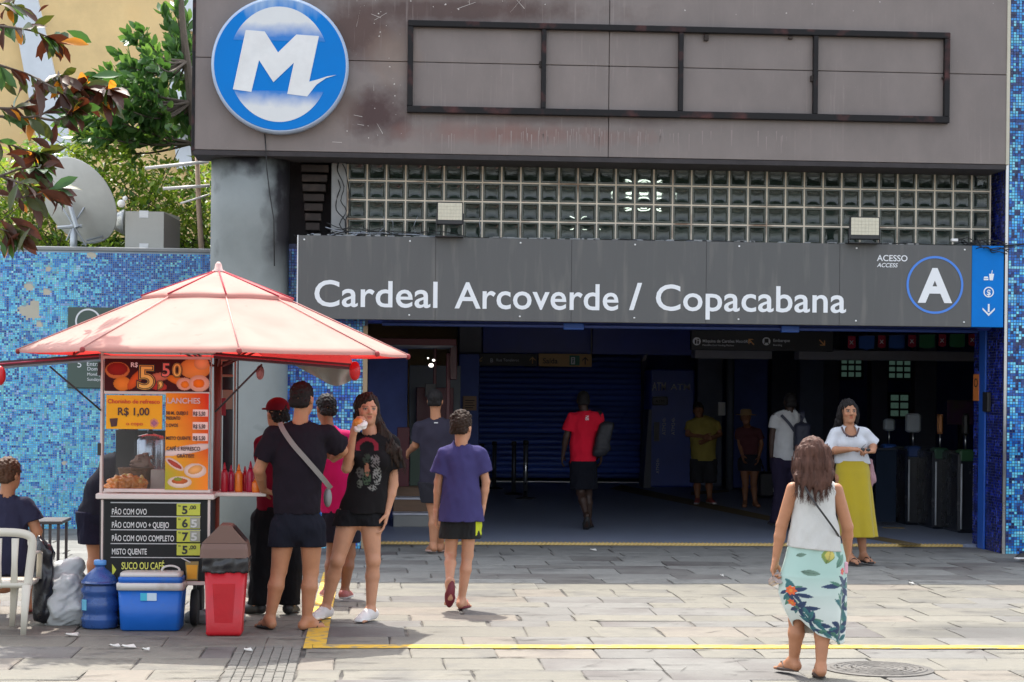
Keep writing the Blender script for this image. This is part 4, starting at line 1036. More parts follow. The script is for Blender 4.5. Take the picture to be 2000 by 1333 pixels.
# ----- back-wall windows
WGL = mat('window_glow', (.14, .24, .19), rough=.3, var=.5, scale=12, emit=(.25, .45, .36), estr=.03)
for k, (u0, v0, u1, v1, nx, nz, lab) in enumerate(((1735, 703, 1780, 740, 3, 3, 'high greenish barred window, right of the pair above the gates'), (1642, 700, 1684, 738, 3, 3, 'high greenish barred window, left of the pair above the gates'), (1738, 770, 1776, 815, 2, 3, 'lower bright barred window behind the ticket gates'), (1505, 712, 1560, 740, 4, 2, 'dim high window over the man with the backpack'))):
    Yw = 37.1; x0, x1, z0, z1 = at(u0, v0, u1, v1, Yw); f_ = thing('hall_window', lab, 'window', ((x0 + x1) / 2, Yw, z0), group='barred windows in the hall')
    for i in range(nx):
        for j in range(nz):
            aw, ah = (x1 - x0) / nx, (z1 - z0) / nz
            MB().box(x0 + aw * i + .02, x0 + aw * (i + 1) - .02, Yw, Yw + .02, z0 + ah * j + .02, z0 + ah * (j + 1) - .02).build('pane', WGL if k != 3 else mat('window_dim', (.06, .09, .10), rough=.3), f_)
    MB().box(x0 - .03, x1 + .03, Yw + .021, Yw + .05, z0 - .03, z1 + .03).build('frame', BLACKM, f_)
# inner partition walls that break up the dark
for k, (ua, ub, Y, c) in enumerate(((1360, 1412, 35, (.2, .23, .33)), (1432, 1500, 34, (.07, .11, .38)), (1505, 1640, 35.5, (.15, .17, .25)), (1560, 1610, 32, (.08, .10, .16)), (1700, 1735, 34, (.09, .10, .15)), (1785, 1830, 33, (.10, .11, .15)))):
    x0, x1, z0, z1 = at(ua, 700, ub, 960, Y)
    tag(MB().bbox(x0, x1, Y, Y + .3, .03, 2.94, .01).build('partition', mat('partition_%s' % 'abcdef'[k], c, rough=.6, var=.2)), ['pale narrow partition beside the cash machine', 'navy partition behind the bending person', 'dark grey back partition behind the backpack man', 'blue-grey pier right of the backpack', 'slim grey pier left of the lower window', 'grey pier at the right of the gates'][k], 'partition')
# ----- ticket gates
GL = mat('gate_glass', (.02, .03, .05), rough=.12, spec=.6, var=.1)
for k, (u, v, col, lab) in enumerate(((1738, 1018, (.02, .08, .30), 'ticket gate with a blue cabinet top, leftmost of the four'), (1785, 1026, (.02, .05, .16), 'ticket gate with a round-cornered grey reader, second of the four'), (1838, 1034, (.03, .08, .05), 'ticket gate with an orange-edged reader, third of the four'), (1888, 1042, (.03, .09, .04), 'ticket gate with a black reader beside the mosaic jamb'))):
    g0 = G(u, v, .03); Y = g0.y; f_ = thing('ticket_gate', lab, 'ticket gate', tuple(g0), group='ticket gates')
    MB().bbox(g0.x - .11, g0.x + .11, Y, Y + 1.2, .03, 1.0, .03).build('cabinet', mat('gate_body', (.015, .018, .025), rough=.25, spec=.6), f_)
    MB().bbox(g0.x - .09, g0.x + .09, Y - .01, Y + .2, .88, 1.03, .02).build('top', mat('gate_top_' + 'abcd'[k], col, rough=.35), f_)
    for s_ in (-1, 1):
        b = sm(); b.cyl((g0.x + s_ * .075, Y - .02), .011, .08, .86, 8); b.build('rail', mat('rail_pale', (.5, .52, .55), rough=.35), f_)
    b = sm(); b.cyl((g0.x, Y + .08), .012, 1.02, 1.22, 8); b.build('reader_stem', STEEL, f_)
    rc = [(.3, .34, .36), (.30, .33, .35), (.45, .18, .06), (.015, .015, .015)][k]
    rb = MB(); hh = (.16, .24, .24, .26)[k]; ww = (.07, .09, .025, .03)[k]
    rb.bbox(g0.x - ww, g0.x + ww, Y + .02, Y + .16, 1.2, 1.2 + hh, .025); rb.build('reader', mat('reader_' + 'abcd'[k], rc, rough=.35), f_)
x0, x1 = P(1712, 900, 24.6).x, X_PR - .13
f_ = thing('glass_barrier', 'dark waist-high glass barrier between the ticket gates', 'barrier', (x0, 24.6, 0))
MB().bbox(x0, x1, 24.62, 24.64, .08, .98, .004).build('pane', GL, f_); MB().bbox(x0, x1, 24.58, 24.66, .98, 1.01, .005).build('top_rail', mat('dark_rail', (.05, .06, .08), rough=.3, metal=.6), f_)
MB().bbox(x0, x1, 24.2, 24.3, .031, .036, .001).build('floor_strip', mat('dull_yellow', (.4, .28, .09)), f_)
x0, x1, z0, z1 = at(1850, 782, 1902, 830, 30); f_ = thing('wall_poster', 'large muted purple and green poster behind the last gate', 'poster', (x0, 30, z0))
MB().bbox(x0, x1, 30, 30.03, z0, z1, .01).build('sheet', mat('poster_mix', (.13, .05, .12), col2=(.10, .10, .04), c2lo=.45, c2hi=.55, c2scale=1.2), f_)
MB().box(x0 + .2, x0 + .26, 30.03, 30.1, 0, z0 + .1).build('stand', BLACKM, f_)
# dull tactile lines in the hall floor
DY = mat('dull_yellow', (.4, .28, .09))
def fl(name, pts):
    n = len(pts); q = [(p.x, p.y, .034) for p in pts]
    return MB().add(q, [tuple(range(n))]).build(name, mat('floor_line', (.22, .16, .07), rough=.6, var=.3, scale=8), hall)
fl('tactile_line', [G(1190, 955, .03), G(1215, 948, .03), G(1510, 1010, .03), G(1500, 1018, .03)])
fl('tactile_line', [G(1350, 962, .03), G(1420, 957, .03), G(1425, 961, .03), G(1350, 968, .03)])
fl('tactile_line', [G(1690, 1052, .03), G(1712, 1048, .03), G(1800, 1064, .03), G(1770, 1066, .03)])
# jamb fittings on the right
f_ = thing('orange_notice', 'narrow orange warning notice on the blue mosaic jamb', 'sign', tuple(PX(1909, 783, X_PR - .01)))
a, c = PX(1903, 783, X_PR - .014), PX(1915, 731, X_PR - .014)
MB().bbox(X_PR - .03, X_PR - .008, min(a.y, c.y), max(a.y, c.y), a.z, c.z, .004).build('panel', ORANGE, f_)
yc = (a.y + c.y) / 2; zc_ = (a.z + c.z) / 2
q = MB()
for i in range(16):
    A, B = 2 * pi * i / 16, 2 * pi * (i + 1) / 16
    zz = zc_ + .05
    q.add([(X_PR - .032, yc + .07 * cos(A), zz + .05 * sin(A)), (X_PR - .032, yc + .07 * cos(B), zz + .05 * sin(B)), (X_PR - .032, yc + .05 * cos(B), zz + .035 * sin(B)), (X_PR - .032, yc + .05 * cos(A), zz + .035 * sin(A))], [(0, 1, 2, 3)])
q.build('warning_ring', DARKL, f_)
f_ = thing('wall_switch_box', 'small black box on the dark mosaic jamb beside the blue post', 'box', tuple(PX(1930, 805, X_PR)))
a, c = PX(1927, 805, X_PR), PX(1938, 766, X_PR)
MB().bbox(X_PR - .05, X_PR - .008, min(a.y, c.y), max(a.y, c.y), a.z, c.z, .008).build('box', BLACKM, f_)

# ----- red kiosk on the left of the hall
YK = 24.4
kk = thing('red_kiosk', 'dark red framed kiosk with a flat canopy inside the hall entrance', 'kiosk', tuple(G(840, 1025, .03)))
x0, x1, z0, z1 = at(690, 664, 891, 673, YK - .8)
MB().bbox(x0, x1, YK - .8, YK + 1.0, z0, z1 + .01, .006).build('canopy', mat('kiosk_red', (.10, .006, .014), rough=.4), kk)
MB().bbox(x0 + .02, x1 - .03, YK - .78, YK + .98, z0 - .012, z0 - .001, .003).build('canopy_soffit', mat('soffit_grey', (.38, .38, .36)), kk)
def vbar(u0, u1, v0, v1, Y, m, name, d=.06, base=None):
    a, b_, c, d_ = at(u0, v0, u1, v1, Y); return MB().bbox(a, b_, Y, Y + d, c if base is None else base, d_, .006).build(name, m, kk)
KR = mat('kiosk_red', (.10, .006, .014)); 
vbar(869, 880, 690, 1000, YK - .1, KR, 'post', base=.03); vbar(846, 853, 676, 760, YK + .6, KR, 'post', base=.03)
vbar(879, 893, 674, 742, YK - .2, mat('kiosk_red_dark', (.06, .004, .01), rough=.35), 'lamp_box', d=.35)
vbar(797, 900, 715, 1000, YK + 1.1, mat('kiosk_back', (.11, .12, .13), rough=.7, var=.15), 'back_panel', base=.03)
vbar(812, 886, 758, 930, YK + .95, mat('kiosk_maroon', (.09, .012, .02), rough=.5), 'fridge', base=.03)
vbar(716, 797, 672, 1000, YK + 1.15, HWALL, 'dark_panel', base=.03)
vbar(775, 800, 835, 930, YK - .1, KR, 'counter_front', base=.5)
vbar(800, 845, 860, 930, YK + .1, mat('kiosk_green', (.05, .08, .055), rough=.6), 'counter_side', base=.5)
vbar(830, 852, 750, 775, YK + .3, BLACKM, 'extractor')
for (u, v, r_) in ((842, 714, .03), (847, 704, .018), (836, 700, .012)):
    p = P(u, v, YK - .2); b = sm(); b.ell(p, (r_, r_, r_ * .8)); b.build('spot_lamp', mat('spot_glow', (.9, .9, .85), emit=(1, .95, .85), estr=.9), kk)
# timber steps with pale treads
WOOD = mat('brown_board', (.20, .12, .07), rough=.55, var=.2, scale=3, stretch=(1, 1, 6))
sp_ = thing('timber_steps', 'low brown boarded steps with pale edges in front of the red kiosk', 'steps', tuple(G(805, 1025, .03)))
for i, (v0, v1) in enumerate(((1000, 1025), (968, 1000), (938, 968))):
    Y = YK - .4 + .3 * i; a, b_, c, d_ = at(768, v0, 838, v1, Y)
    h_ = .17 * (i + 1) - .03
    MB().bbox(a, b_, Y, Y + .3, .03, .03 + h_, .006).build('riser', WOOD if i else mat('riser_grey', (.30, .30, .28)), sp_)
    MB().bbox(a - .01, b_ + .01, Y - .02, Y + .3, .031 + h_, .058 + h_, .005).build('tread', mat('tread_edge', (.62, .62, .66), rough=.4), sp_)
f_ = thing('paper_notice', 'small tan paper notice on the dark wall left of the shutter', 'notice', tuple(P(917, 802, 29)))
x0, x1, z0, z1 = at(904, 774, 931, 802, 29); MB().bbox(x0, x1, 29, 29.01, z0, z1, .003).build('sheet', mat('tan_paper', (.40, .24, .15)), f_)
q = MB(); zz = z1 - .06
for i in range(4): q.box(x0 + .03, x1 - .03 - .02 * (i % 2), 28.996, 29, zz - .012, zz); zz -= .035
q.build('print', DARKL, f_)
tag(MB().bbox(P(897, 700, 29.1).x, P(936, 700, 29.1).x, 29.05, 29.3, .03, 2.2, .01).build('notice_wall', HWALL), 'narrow dark wall left of the shutter bearing the tan notice', 'wall')
# ------------------------------------------------------------ behind the mosaic wall: ochre building, hedge, trees, dish
YB = 34.0
OCHRE = mat('ochre_render', (.78, .56, .27), rough=.9, var=.14, scale=1.6, bump=.4, bscale=9, col2=(.66, .44, .2), c2lo=.5, c2hi=.7, c2scale=.8)
PALEB = mat('pale_render', (.66, .70, .74), rough=.85, var=.08)
bd = thing('ochre_building', 'large ochre rendered building with pale slanting bands behind the trees', 'building', (-5, YB, 0))
MB().box(-14, 1.5, YB, YB + 8, 0, 12).build('wall', OCHRE, bd)
def band(pts, nm='slanting_band', y=YB - .12):
    MB().prism([XZ(u, v, y) for u, v in pts], y, YB - .002).build(nm, PALEB, bd)
band([(10, -60), (60, -60), (150, 330), (82, 330)]); band([(330, 150), (378, 120), (392, 330), (345, 330)])
band([(355, -60), (400, -60), (400, 60), (362, 60)])
MB().box(P(335, 232, YB).x, P(410, 232, YB).x, YB - .5, YB - .13, P(335, 262, YB).z, P(335, 245, YB).z).build('ledge', CONC, bd)
tag(MB().box(-9, X_CL + 1, Y_WALL + .3, YB, -.05, .4).build('planting_bed', mat('soil', (.06, .045, .03), rough=.95)), kind='structure')

def leaf_mesh(name, L, W, curl, mats, seg=4, fold=.25):
    """folded, curling leaf lying along +X from its stalk"""
    V = []; Fq = []
    prof = [.0, .62, 1.0, .82, .0] if seg == 4 else [.1, 1., .0]
    n = len(prof) - 1
    for i, p in enumerate(prof):
        t = i / n; x = L * t; z = -curl * L * t * t; hw = W / 2 * max(p, .03)
        V += [(x, -hw, z + fold * hw), (x, 0, z), (x, hw, z + fold * hw)]
    for i in range(n):
        a = i * 3; Fq += [(a, a + 3, a + 4, a + 1), (a + 1, a + 4, a + 5, a + 2)]
    return npmesh(name, V, Fq, mats, smooth=True)
def leafmat(name, col, tr, rough=.35, rnd_=.3, tw=.35):
    if name in MT: return MT[name]
    m = mat(name, col, rough=rough, var=.2, scale=6, orand=rnd_, spec=.4)
    nt = m.node_tree; N, L = nt.nodes, nt.links; b = N['Principled BSDF']; out = N['Material Output']
    t = N.new('ShaderNodeBsdfTranslucent'); t.inputs[0].default_value = (*tr, 1)
    x = N.new('ShaderNodeMixShader'); x.inputs[0].default_value = tw
    L.new(b.outputs[0], x.inputs[1]); L.new(t.outputs[0], x.inputs[2]); L.new(x.outputs[0], out.inputs[0]); return m
LG = leafmat('leaf_light_green', (.13, .24, .025), (.32, .48, .04))
LG2 = leafmat('leaf_yellow_green', (.22, .32, .04), (.45, .52, .06))
DG = leafmat('leaf_dark_green', (.045, .11, .032), (.12, .28, .04), tw=.22)
MG = leafmat('leaf_mid_green', (.085, .18, .045), (.22, .40, .06), tw=.3)
RB = leafmat('leaf_red_brown', (.050, .018, .009), (.20, .045, .015), rough=.5, tw=.15)
RG = leafmat('leaf_bronze_green', (.045, .065, .016), (.16, .18, .02), rough=.45, tw=.2)
OR = leafmat('leaf_orange', (.55, .20, .02), (.9, .35, .03), tw=.45)
BARK = mat('bark', (.11, .085, .065), rough=.9, var=.3, scale=12, bump=.6)
def rotm(yaw, pitch, roll=0.):
    return Matrix.Rotation(yaw, 3, 'Z') @ Matrix.Rotation(pitch, 3, 'Y') @ Matrix.Rotation(roll, 3, 'X')
def add_leaves(items, meshes, parent, maxsingle, name='leaf', seed=0):
    """items: (pos, 3x3, scale, mesh index); the nearest/largest singly, the rest joined as one part"""
    pw = wloc(parent)
    for p, M, s_, k in items[:maxsingle]:
        o = bpy.data.objects.new(name, meshes[k]); COL.objects.link(o); o.parent = parent
        o.location = Vector(p) - pw; o.rotation_euler = M.to_euler(); o.scale = (s_,) * 3
    rest = items[maxsingle:]
    byk = {}
    for it in rest: byk.setdefault(it[3], []).append(it)
    for k, lst in byk.items():
        me = meshes[k]; n = len(me.vertices); co = np.empty(n * 3, dtype=np.float32); me.vertices.foreach_get('co', co); co = co.reshape(-1, 3)
        fq = np.array([list(p.vertices) for p in me.polygons])
        Ms = np.array([np.array(it[1]) * it[2] for it in lst]); Ps = np.array([tuple(Vector(it[0]) - pw) for it in lst])
        V = np.einsum('nij,vj->nvi', Ms, co) + Ps[:, None, :]
        Fq = (fq[None] + (np.arange(len(lst)) * n)[:, None, None]).reshape(-1, 4)
        me2 = npmesh('leaf_mass', V.reshape(-1, 3), Fq, list(me.materials), smooth=True)
        link('leaf_mass', me2, parent, kind='stuff')
# hedge of light green leaves
hg = thing('hedge', 'bright light green leafy hedge above the mosaic wall', 'hedge', (-4, 26.2, 0))
HM = [leaf_mesh('leaf', .11, .05, .25, [LG], 2), leaf_mesh('leaf', .12, .05, .1, [LG2], 2), leaf_mesh('leaf', .10, .045, .3, [MG], 2)]
rg = np.random.RandomState(4); items = []
hx0, hx1 = P(-60, 400, 25.5).x, P(470, 400, 25.5).x
def htop(x):
    return 3.35 + .85 + .35 * sin(x * 1.7 + 1) + .16 * sin(x * 5.1) + .1 * sin(x * 11) + (.25 if x < -3.4 else 0)
for i in range(9500):
    x = rg.uniform(hx0, hx1); t = rg.rand() ** .6; zt_ = P(700, 0, 1).z
    y = rg.uniform(25.5, 27.2); z = 2.6 + (htop(x) + rg.normal(0, .09) + (y - 25.4) * .3 - 2.6) * t
    if t > .8 and rg.rand() < .25: z += rg.rand() * .15
    k = rg.choice([0, 1, 2], p=[.5, .28, .22])
    items.append(((x, y, z), rotm(rg.uniform(0, 6.3), rg.uniform(-1.1, .9), rg.uniform(-.8, .8)), rg.uniform(.7, 1.3), int(k)))
items.sort(key=lambda it: it[0][1] - .8 * it[0][2])
add_leaves(items, HM, hg, 290)
b = MB()
for i in range(40):
    x = rg.uniform(hx0, hx1); y = rg.uniform(25.8, 26.8); p = [(x, y, .3)]
    for k in range(1, 6): p.append((x + rg.normal(0, .12) * k, y + rg.normal(0, .05) * k, .3 + (htop(x) - .35) * k / 5))
    b.tube(p, .02, 5, .006)
b.build('branch', BARK, hg, kind='stuff')
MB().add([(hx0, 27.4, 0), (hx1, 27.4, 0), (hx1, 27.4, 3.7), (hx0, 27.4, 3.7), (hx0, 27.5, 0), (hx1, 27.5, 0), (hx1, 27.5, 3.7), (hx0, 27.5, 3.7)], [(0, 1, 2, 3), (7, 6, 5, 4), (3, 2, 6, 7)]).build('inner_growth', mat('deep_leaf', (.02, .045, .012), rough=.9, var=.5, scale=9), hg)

def bez(pts, n):
    q = []
    P_ = [Vector(p) for p in pts]
    for i in range(len(P_) - 1):
        for k in range(n):
            t = k / n; a, b_, c, d = P_[max(i - 1, 0)], P_[i], P_[i + 1], P_[min(i + 2, len(P_) - 1)]
            q.append(.5 * ((2 * b_) + (c - a) * t + (2 * a - 5 * b_ + 4 * c - d) * t * t + (3 * b_ - a - 3 * c + d) * t ** 3))
    q.append(P_[-1]); return q
# dark glossy tree beside the fascia
tr = thing('rubber_tree', 'dark green glossy leaved tree in front of the ochre building', 'tree', (P(395, 495, 27.2).x, 27.2, 0))
TM = [leaf_mesh('leaf', .19, .088, .15, [DG]), leaf_mesh('leaf', .18, .085, .05, [MG]), leaf_mesh('leaf', .2, .092, .25, [DG])]
items = []; twb = MB(); trunk = MB()
base = P(395, 300, 27.2)
trunk.tube(bez([(base.x, 27.2, 0), (base.x + .05, 27.2, 2.0), (base.x, 27.2, 3.9), P(372, 180, 27.2), P(358, 60, 27.2), P(350, -60, 27.2)], 5), .11, 8, .03); trunk.build('trunk', BARK, tr)
def rosette(p, d, n, L, spread=1., km=3):
    for i in range(n):
        yaw = rg.uniform(0, 2 * pi); pt = rg.uniform(-1.1, .35)
        M = d.to_track_quat('X', 'Z').to_matrix() if d.length else Matrix.Identity(3)
        M = M @ Matrix.Rotation(rg.uniform(0, 6.3), 3, 'X') @ Matrix.Rotation(-rg.uniform(.3, 1.1) * spread, 3, 'Y') @ Matrix.Rotation(rg.uniform(-.5, .5), 3, 'X')
        items.append((p + d * rg.uniform(-.12, .02), M, rg.uniform(.7, 1.15) * L, int(rg.choice([0, 1, 2], p=[.45, .3, .25]))))
tips = [(150, 190), (180, 185), (205, 200), (230, 200), (250, 215), (275, 235), (190, 150), (225, 165), (250, 130), (130, 240), (200, 250), (240, 255), (345, 250), (300, 240), (255, 232), (215, 262), (170, 255), (140, 215), (160, 225), (200, 215), (235, 180), (265, 150), (215, 140), (235, 110), (250, 75), (280, 130), (300, 90), (275, 60), (330, 60), (320, 20), (345, 8), (365, 40), (350, 110), (330, 140), (305, 180), (285, 200), (360, 160), (365, 200), (340, 200), (320, 220), (240, 215), (225, 235), (190, 240), (160, 200), (370, 90), (310, 130), (262, 185), (292, 158), (350, 228), (372, 250), (150, 265), (185, 268), (290, 110), (335, 95), (355, 75)]
hub = [P(372, 200, 27.2), P(365, 120, 27.2), P(380, 280, 27.2)]
for i, (u, v) in enumerate(tips):
    Y = (27.2 if u > 290 else 25.9) + rg.uniform(-.5, .6); tp = P(u, v, Y); h_ = min(hub, key=lambda q: (q - tp).length)
    mid = (tp + h_) / 2 + Vector((0, 0, -.12 + rg.uniform(-.1, .1)))
    br = bez([h_, mid, tp], 5); twb.tube(br, .02, 5, .006)
    for q in range(len(br) - 6, len(br)):
        dd = (br[q] - br[q - 1]).normalized(); rosette(br[q], dd, 4 if q < len(br) - 2 else 8, 1.1)
twb.build('branch', BARK, tr, kind='stuff')
add_leaves(items, TM, tr, 290)

# overhanging bronze-leaved branches in the near left corner
al = thing('almond_tree', 'overhanging tree with large red-brown, bronze and orange leaves in the near corner', 'tree', (-3.6, 14.6, 0))
AM = [leaf_mesh('leaf', .27, .095, .28, [RB], 4, .35), leaf_mesh('leaf', .25, .09, .2, [RG], 4, .3), leaf_mesh('leaf', .24, .095, .3, [OR], 4, .3), leaf_mesh('leaf', .26, .095, .15, [DG], 4, .3)]
YN = 14.6
trunk = MB(); trunk.smooth = True
trunk.tube(bez([(-3.9, YN, 0), (-3.85, YN, 1.8), (-3.7, YN, 3.2), (-3.5, YN, 4.6)], 6), .10, 10, .05); trunk.build('trunk', BARK, al)
brs = [[(-120, 90), (0, 128), (60, 148), (105, 172), (145, 190)], [(-120, 240), (0, 228), (70, 228), (120, 200), (158, 178)], [(-100, 40), (-10, 50), (60, 60), (110, 80)],
       [(-120, 200), (0, 212), (45, 205), (85, 165), (120, 150)], [(-100, 260), (-20, 270), (40, 290), (75, 300)], [(-100, 330), (0, 345), (45, 360), (70, 372)], [(-100, 400), (-20, 440), (25, 455)],
       [(105, 172), (150, 160), (190, 165), (215, 178)], [(145, 190), (175, 205), (200, 200)], [(-60, 10), (0, 8), (30, 12)], [(70, 228), (110, 235), (150, 215)], [(0, 345), (40, 330), (80, 330)], [(-100, 370), (0, 380), (50, 385), (110, 368)]]
tw = MB(); tw.smooth = True; lv = []
for br in brs:
    pts = [P(u, v, YN + rg.uniform(-.3, .3)) for u, v in br]; pts = bez(pts, 4); tw.tube(pts, .012, 6, .004)
    for q in range(4, len(pts)):
        last = q >= len(pts) - 3
        for r_ in range(7 if last else 2):
            if pts[q].x < -3.4: continue
            d = (pts[q] - pts[q - 1]).normalized(); d = (d + Vector((rg.normal(0, .5), rg.normal(0, .35), rg.normal(-.35, .45)))).normalized()
            M = d.to_track_quat('X', 'Z').to_matrix() @ Matrix.Rotation(rg.uniform(-1.4, 1.4), 3, 'X')
            lv.append((pts[q], M, rg.uniform(.42, .88), int(rg.choice([0, 1, 2, 3], p=[.38, .38, .07, .17]))))
# leaves one can point at: (u, v of the stalk), (u, v of the tip), kind
for (u0, v0, u1, v1, k) in ((120, 82, 182, 78, 2), (30, 55, 50, 98, 2), (40, 60, 92, 40, 0), (75, 25, 92, 5, 0), (22, 205, 60, 260, 0), (60, 270, 110, 288, 0), (75, 372, 155, 395, 0), (90, 378, 130, 400, 1), (55, 385, 96, 450, 0), (40, 395, 60, 420, 2), (20, 425, 90, 465, 0), (0, 470, 15, 505, 3), (60, 300, 10, 295, 0), (110, 240, 100, 290, 0), (170, 175, 215, 230, 1), (180, 150, 245, 140, 3), (40, 455, 5, 480, 0), (60, 445, 20, 500, 1), (0, 430, 45, 470, 0), (65, 160, 100, 240, 0), (0, 160, 45, 190, 1), (130, 60, 190, 85, 3), (60, 60, 110, 20, 1), (20, 330, 70, 300, 0), (30, 345, 90, 340, 0), (20, 300, 60, 330, 0)):
    Y = YN + rg.uniform(-.3, .1); a, c = P(u0, v0, Y), P(u1, v1, Y + rg.uniform(-.04, .04)); d = c - a
    M = d.normalized().to_track_quat('X', 'Z').to_matrix() @ Matrix.Rotation(rg.uniform(.7, 1.3) * (1 if rg.rand() < .5 else -1), 3, 'X')
    lv.append((a, M, d.length / .30, k))
tw.build('branch', BARK, al, kind='stuff')
add_leaves(lv, AM, al, 290)

# satellite dish on a mast behind the wall
YD = 24.6
DISH = mat('dish_grey', (.52, .52, .48), rough=.5, var=.12, scale=3, col2=(.36, .35, .31), c2lo=.55, c2hi=.75)
GALV = mat('galvanised', (.42, .45, .47), rough=.4, metal=.6, var=.15)
dc = P(145, 398, YD)
ds = thing('satellite_dish', 'weathered white satellite dish tilted on a mast behind the mosaic wall', 'satellite dish', (dc.x, YD + .1, 3.3))
axis = Vector((.50, .72, .46)).normalized(); Q = axis.to_track_quat('Z', 'Y').to_matrix()
b = sm(); n = 40; rings = []; RD = .56
for r_ in (.02, .15, .3, .42, .5, RD, RD + .012): rings.append([dc + Q @ Vector((r_ * cos(2 * pi * i / n), r_ * sin(2 * pi * i / n), .42 * r_ * r_ - .05)) for i in range(n)])
for r_ in (RD, .5, .42, .3, .15, .02): rings.append([dc + Q @ Vector((r_ * cos(2 * pi * i / n), r_ * sin(2 * pi * i / n), .42 * r_ * r_ - .035)) for i in range(n)])
b.rings(rings); b.build('reflector', DISH, ds)
b = sm(); mx = P(141, 440, YD - .25)
b.tube([(mx.x, YD - .12, 3.2), (mx.x, YD - .12, P(141, 440, YD).z)], .045, 12); b.build('mast', GALV, ds)
b = MB(); back = dc - axis * .08
for (u, v) in ((118, 400), (165, 405), (130, 470), (168, 480)): b.tube([P(143, 440, YD - .16), P(u, v, YD - .1)], .012, 6)
b.tube([P(135, 395, YD - .12), P(150, 445, YD - .2)], .03, 6); b.tube([P(112, 445, YD - .15), P(160, 442, YD - .15)], .022, 6)
b.build('mount', GALV, ds)
tipp = P(233, 425, YD + .35)
b = MB(); b.tube([P(168, 470, YD - .05), P(200, 462, YD + .1), tipp], .013, 6); b.tube([P(160, 478, YD - .05), P(205, 468, YD + .1), tipp + Vector((0, 0, -.04))], .009, 6); b.build('feed_arm', GALV, ds)
b = sm(); rings = []
for (u, r_) in ((203, .02), (216, .07), (240, .155), (243, .155), (244, .10)):
    c = P(u, 434, YD + .2); rings.append([c + Vector((0, r_ * cos(2 * pi * i / 16), r_ * sin(2 * pi * i / 16))) for i in range(16)])
b.rings(rings); b.build('feed_horn', GALV, ds)
for (u, v, r_) in ((219, 403, .035), (237, 398, .05), (244, 388, .03)): c = P(u, v, YD + .1); b = sm(); b.ell(c, (r_, r_ * .8, r_), 10, 7); b.build('converter', WHITE, ds)
# grey cabinet
ca = P(244, 492, YD); cb_ = P(320, 414, YD)
ac_ = thing('grey_cabinet', 'grey metal cabinet with two white stickers on top of the mosaic wall', 'cabinet', (ca.x, YD, 3.3))
CABM = mat('cabinet_grey', (.46, .45, .41), rough=.5, var=.08)
CABD = mat('cabinet_side', (.19, .16, .155), rough=.55, var=.1)  # the side's shade, put into a darker grey
w_ = cb_.x - ca.x; dx = .10
def skew(mb, x0, x1, z0, z1):
    pts = [(x0, YD), (x1, YD), (P(351, 450, YD + .75).x, YD + .75), (x0 + .14, YD + .8)]
    return mb.prismz(pts, z0, z1)
zt0, zt1 = 3.32, cb_.z
skew(MB(), ca.x, ca.x + w_, zt0, zt1).build('casing', [CABM], ac_)
x3 = P(351, 450, YD + .75).x
q = MB(); q.add([(ca.x + w_ + .004, YD + .01, zt0), (x3 + .004, YD + .75, zt0), (x3 + .004, YD + .75, zt1 - .05), (ca.x + w_ + .004, YD + .01, zt1 - .01)], [(0, 1, 2, 3)]); q.build('side_panel', CABD, ac_)  # dark sheet laid over the cabinet's side as its shade
for v in (419, 483):
    x0, x1, z0, z1 = at(272, v - 7, 290, v + 7, YD); MB().bbox(x0, x1, YD - .006, YD - .001, z0, z1, .002).build('sticker', WHITE, ac_)
# aerial pole
ap = thing('aerial_pole', 'thin wooden aerial pole with pale horizontal rods beside the round column', 'aerial', (P(388, 495, 24.4).x, 24.4, 3.3))
b = sm(); b.tube([P(394, 497, 24.4), P(388, 400, 24.4), P(385, 300, 24.4)], .035, 8, .028); b.build('pole', mat('pole_wood', (.38, .27, .19), rough=.8, var=.2), ap)
for (u0, v0, u1, v1) in ((283, 329, 408, 316), (318, 369, 410, 363), (352, 398, 410, 380)):
    b = sm(); b.tube([P(u0, v0, 24.3), P(u1, v1, 24.35)], .02 if v0 < 390 else .012, 6); b.build('rod', mat('aerial_rod', (.6, .58, .54), rough=.4), ap)

# ------------------------------------------------------------ snack cart
YC = 14.15
def sheet(name, u0, v0, u1, v1, Y, colfn, nx, nz, parent, rough=.35, t=.004, rect=None):
    """printed sheet: colfn takes photograph-plane coordinates (0..1, 0..1 from top left)"""
    x0, x1, z0, z1 = rect if rect else at(u0, v0, u1, v1, Y)
    I, J = np.meshgrid(np.arange(nx + 1), np.arange(nz + 1), indexing='ij')
    X = x0 + (x1 - x0) * I / nx; Z = z1 - (z1 - z0) * J / nz
    V = np.stack([X, np.full(X.shape, Y), Z], -1).reshape(-1, 3)
    idx = np.arange(V.shape[0]).reshape(nx + 1, nz + 1)
    Fq = np.stack([idx[:-1, :-1], idx[:-1, 1:], idx[1:, 1:], idx[1:, :-1]], -1).reshape(-1, 4)
    c = colfn((I / nx).ravel(), (J / nz).ravel())
    me = npmesh(name, V - np.array(wloc(parent)), Fq, [mat('print_%g' % rough, (0, 0, 0), rough=.6, attr=True, var=.06, spec=.2)], col=c)
    return link(name, me, parent)
def painter(bgc):
    """small raster painter: list of shapes over a background"""
    shapes = []
    def fn(a, b_):
        c = np.array([bgc(x, y) for x, y in zip(a, b_)]) if callable(bgc) else np.tile(np.array(bgc, float), (len(a), 1))
        for kind, arg, col in shapes:
            if kind == 'e':
                cx, cy, rx, ry, an = arg; dx, dy = (a - cx), (b_ - cy)
                ca_, sa = cos(an), sin(an); q = ((dx * ca_ + dy * sa) / rx) ** 2 + ((-dx * sa + dy * ca_) / ry) ** 2; m_ = q < 1
                c[m_] = np.array(col)[None] * (1 - .35 * q[m_][:, None])
            else:
                x0, y0, x1, y1 = arg; m_ = (a >= x0) & (a <= x1) & (b_ >= y0) & (b_ <= y1); c[m_] = col
        return c
    return fn, shapes
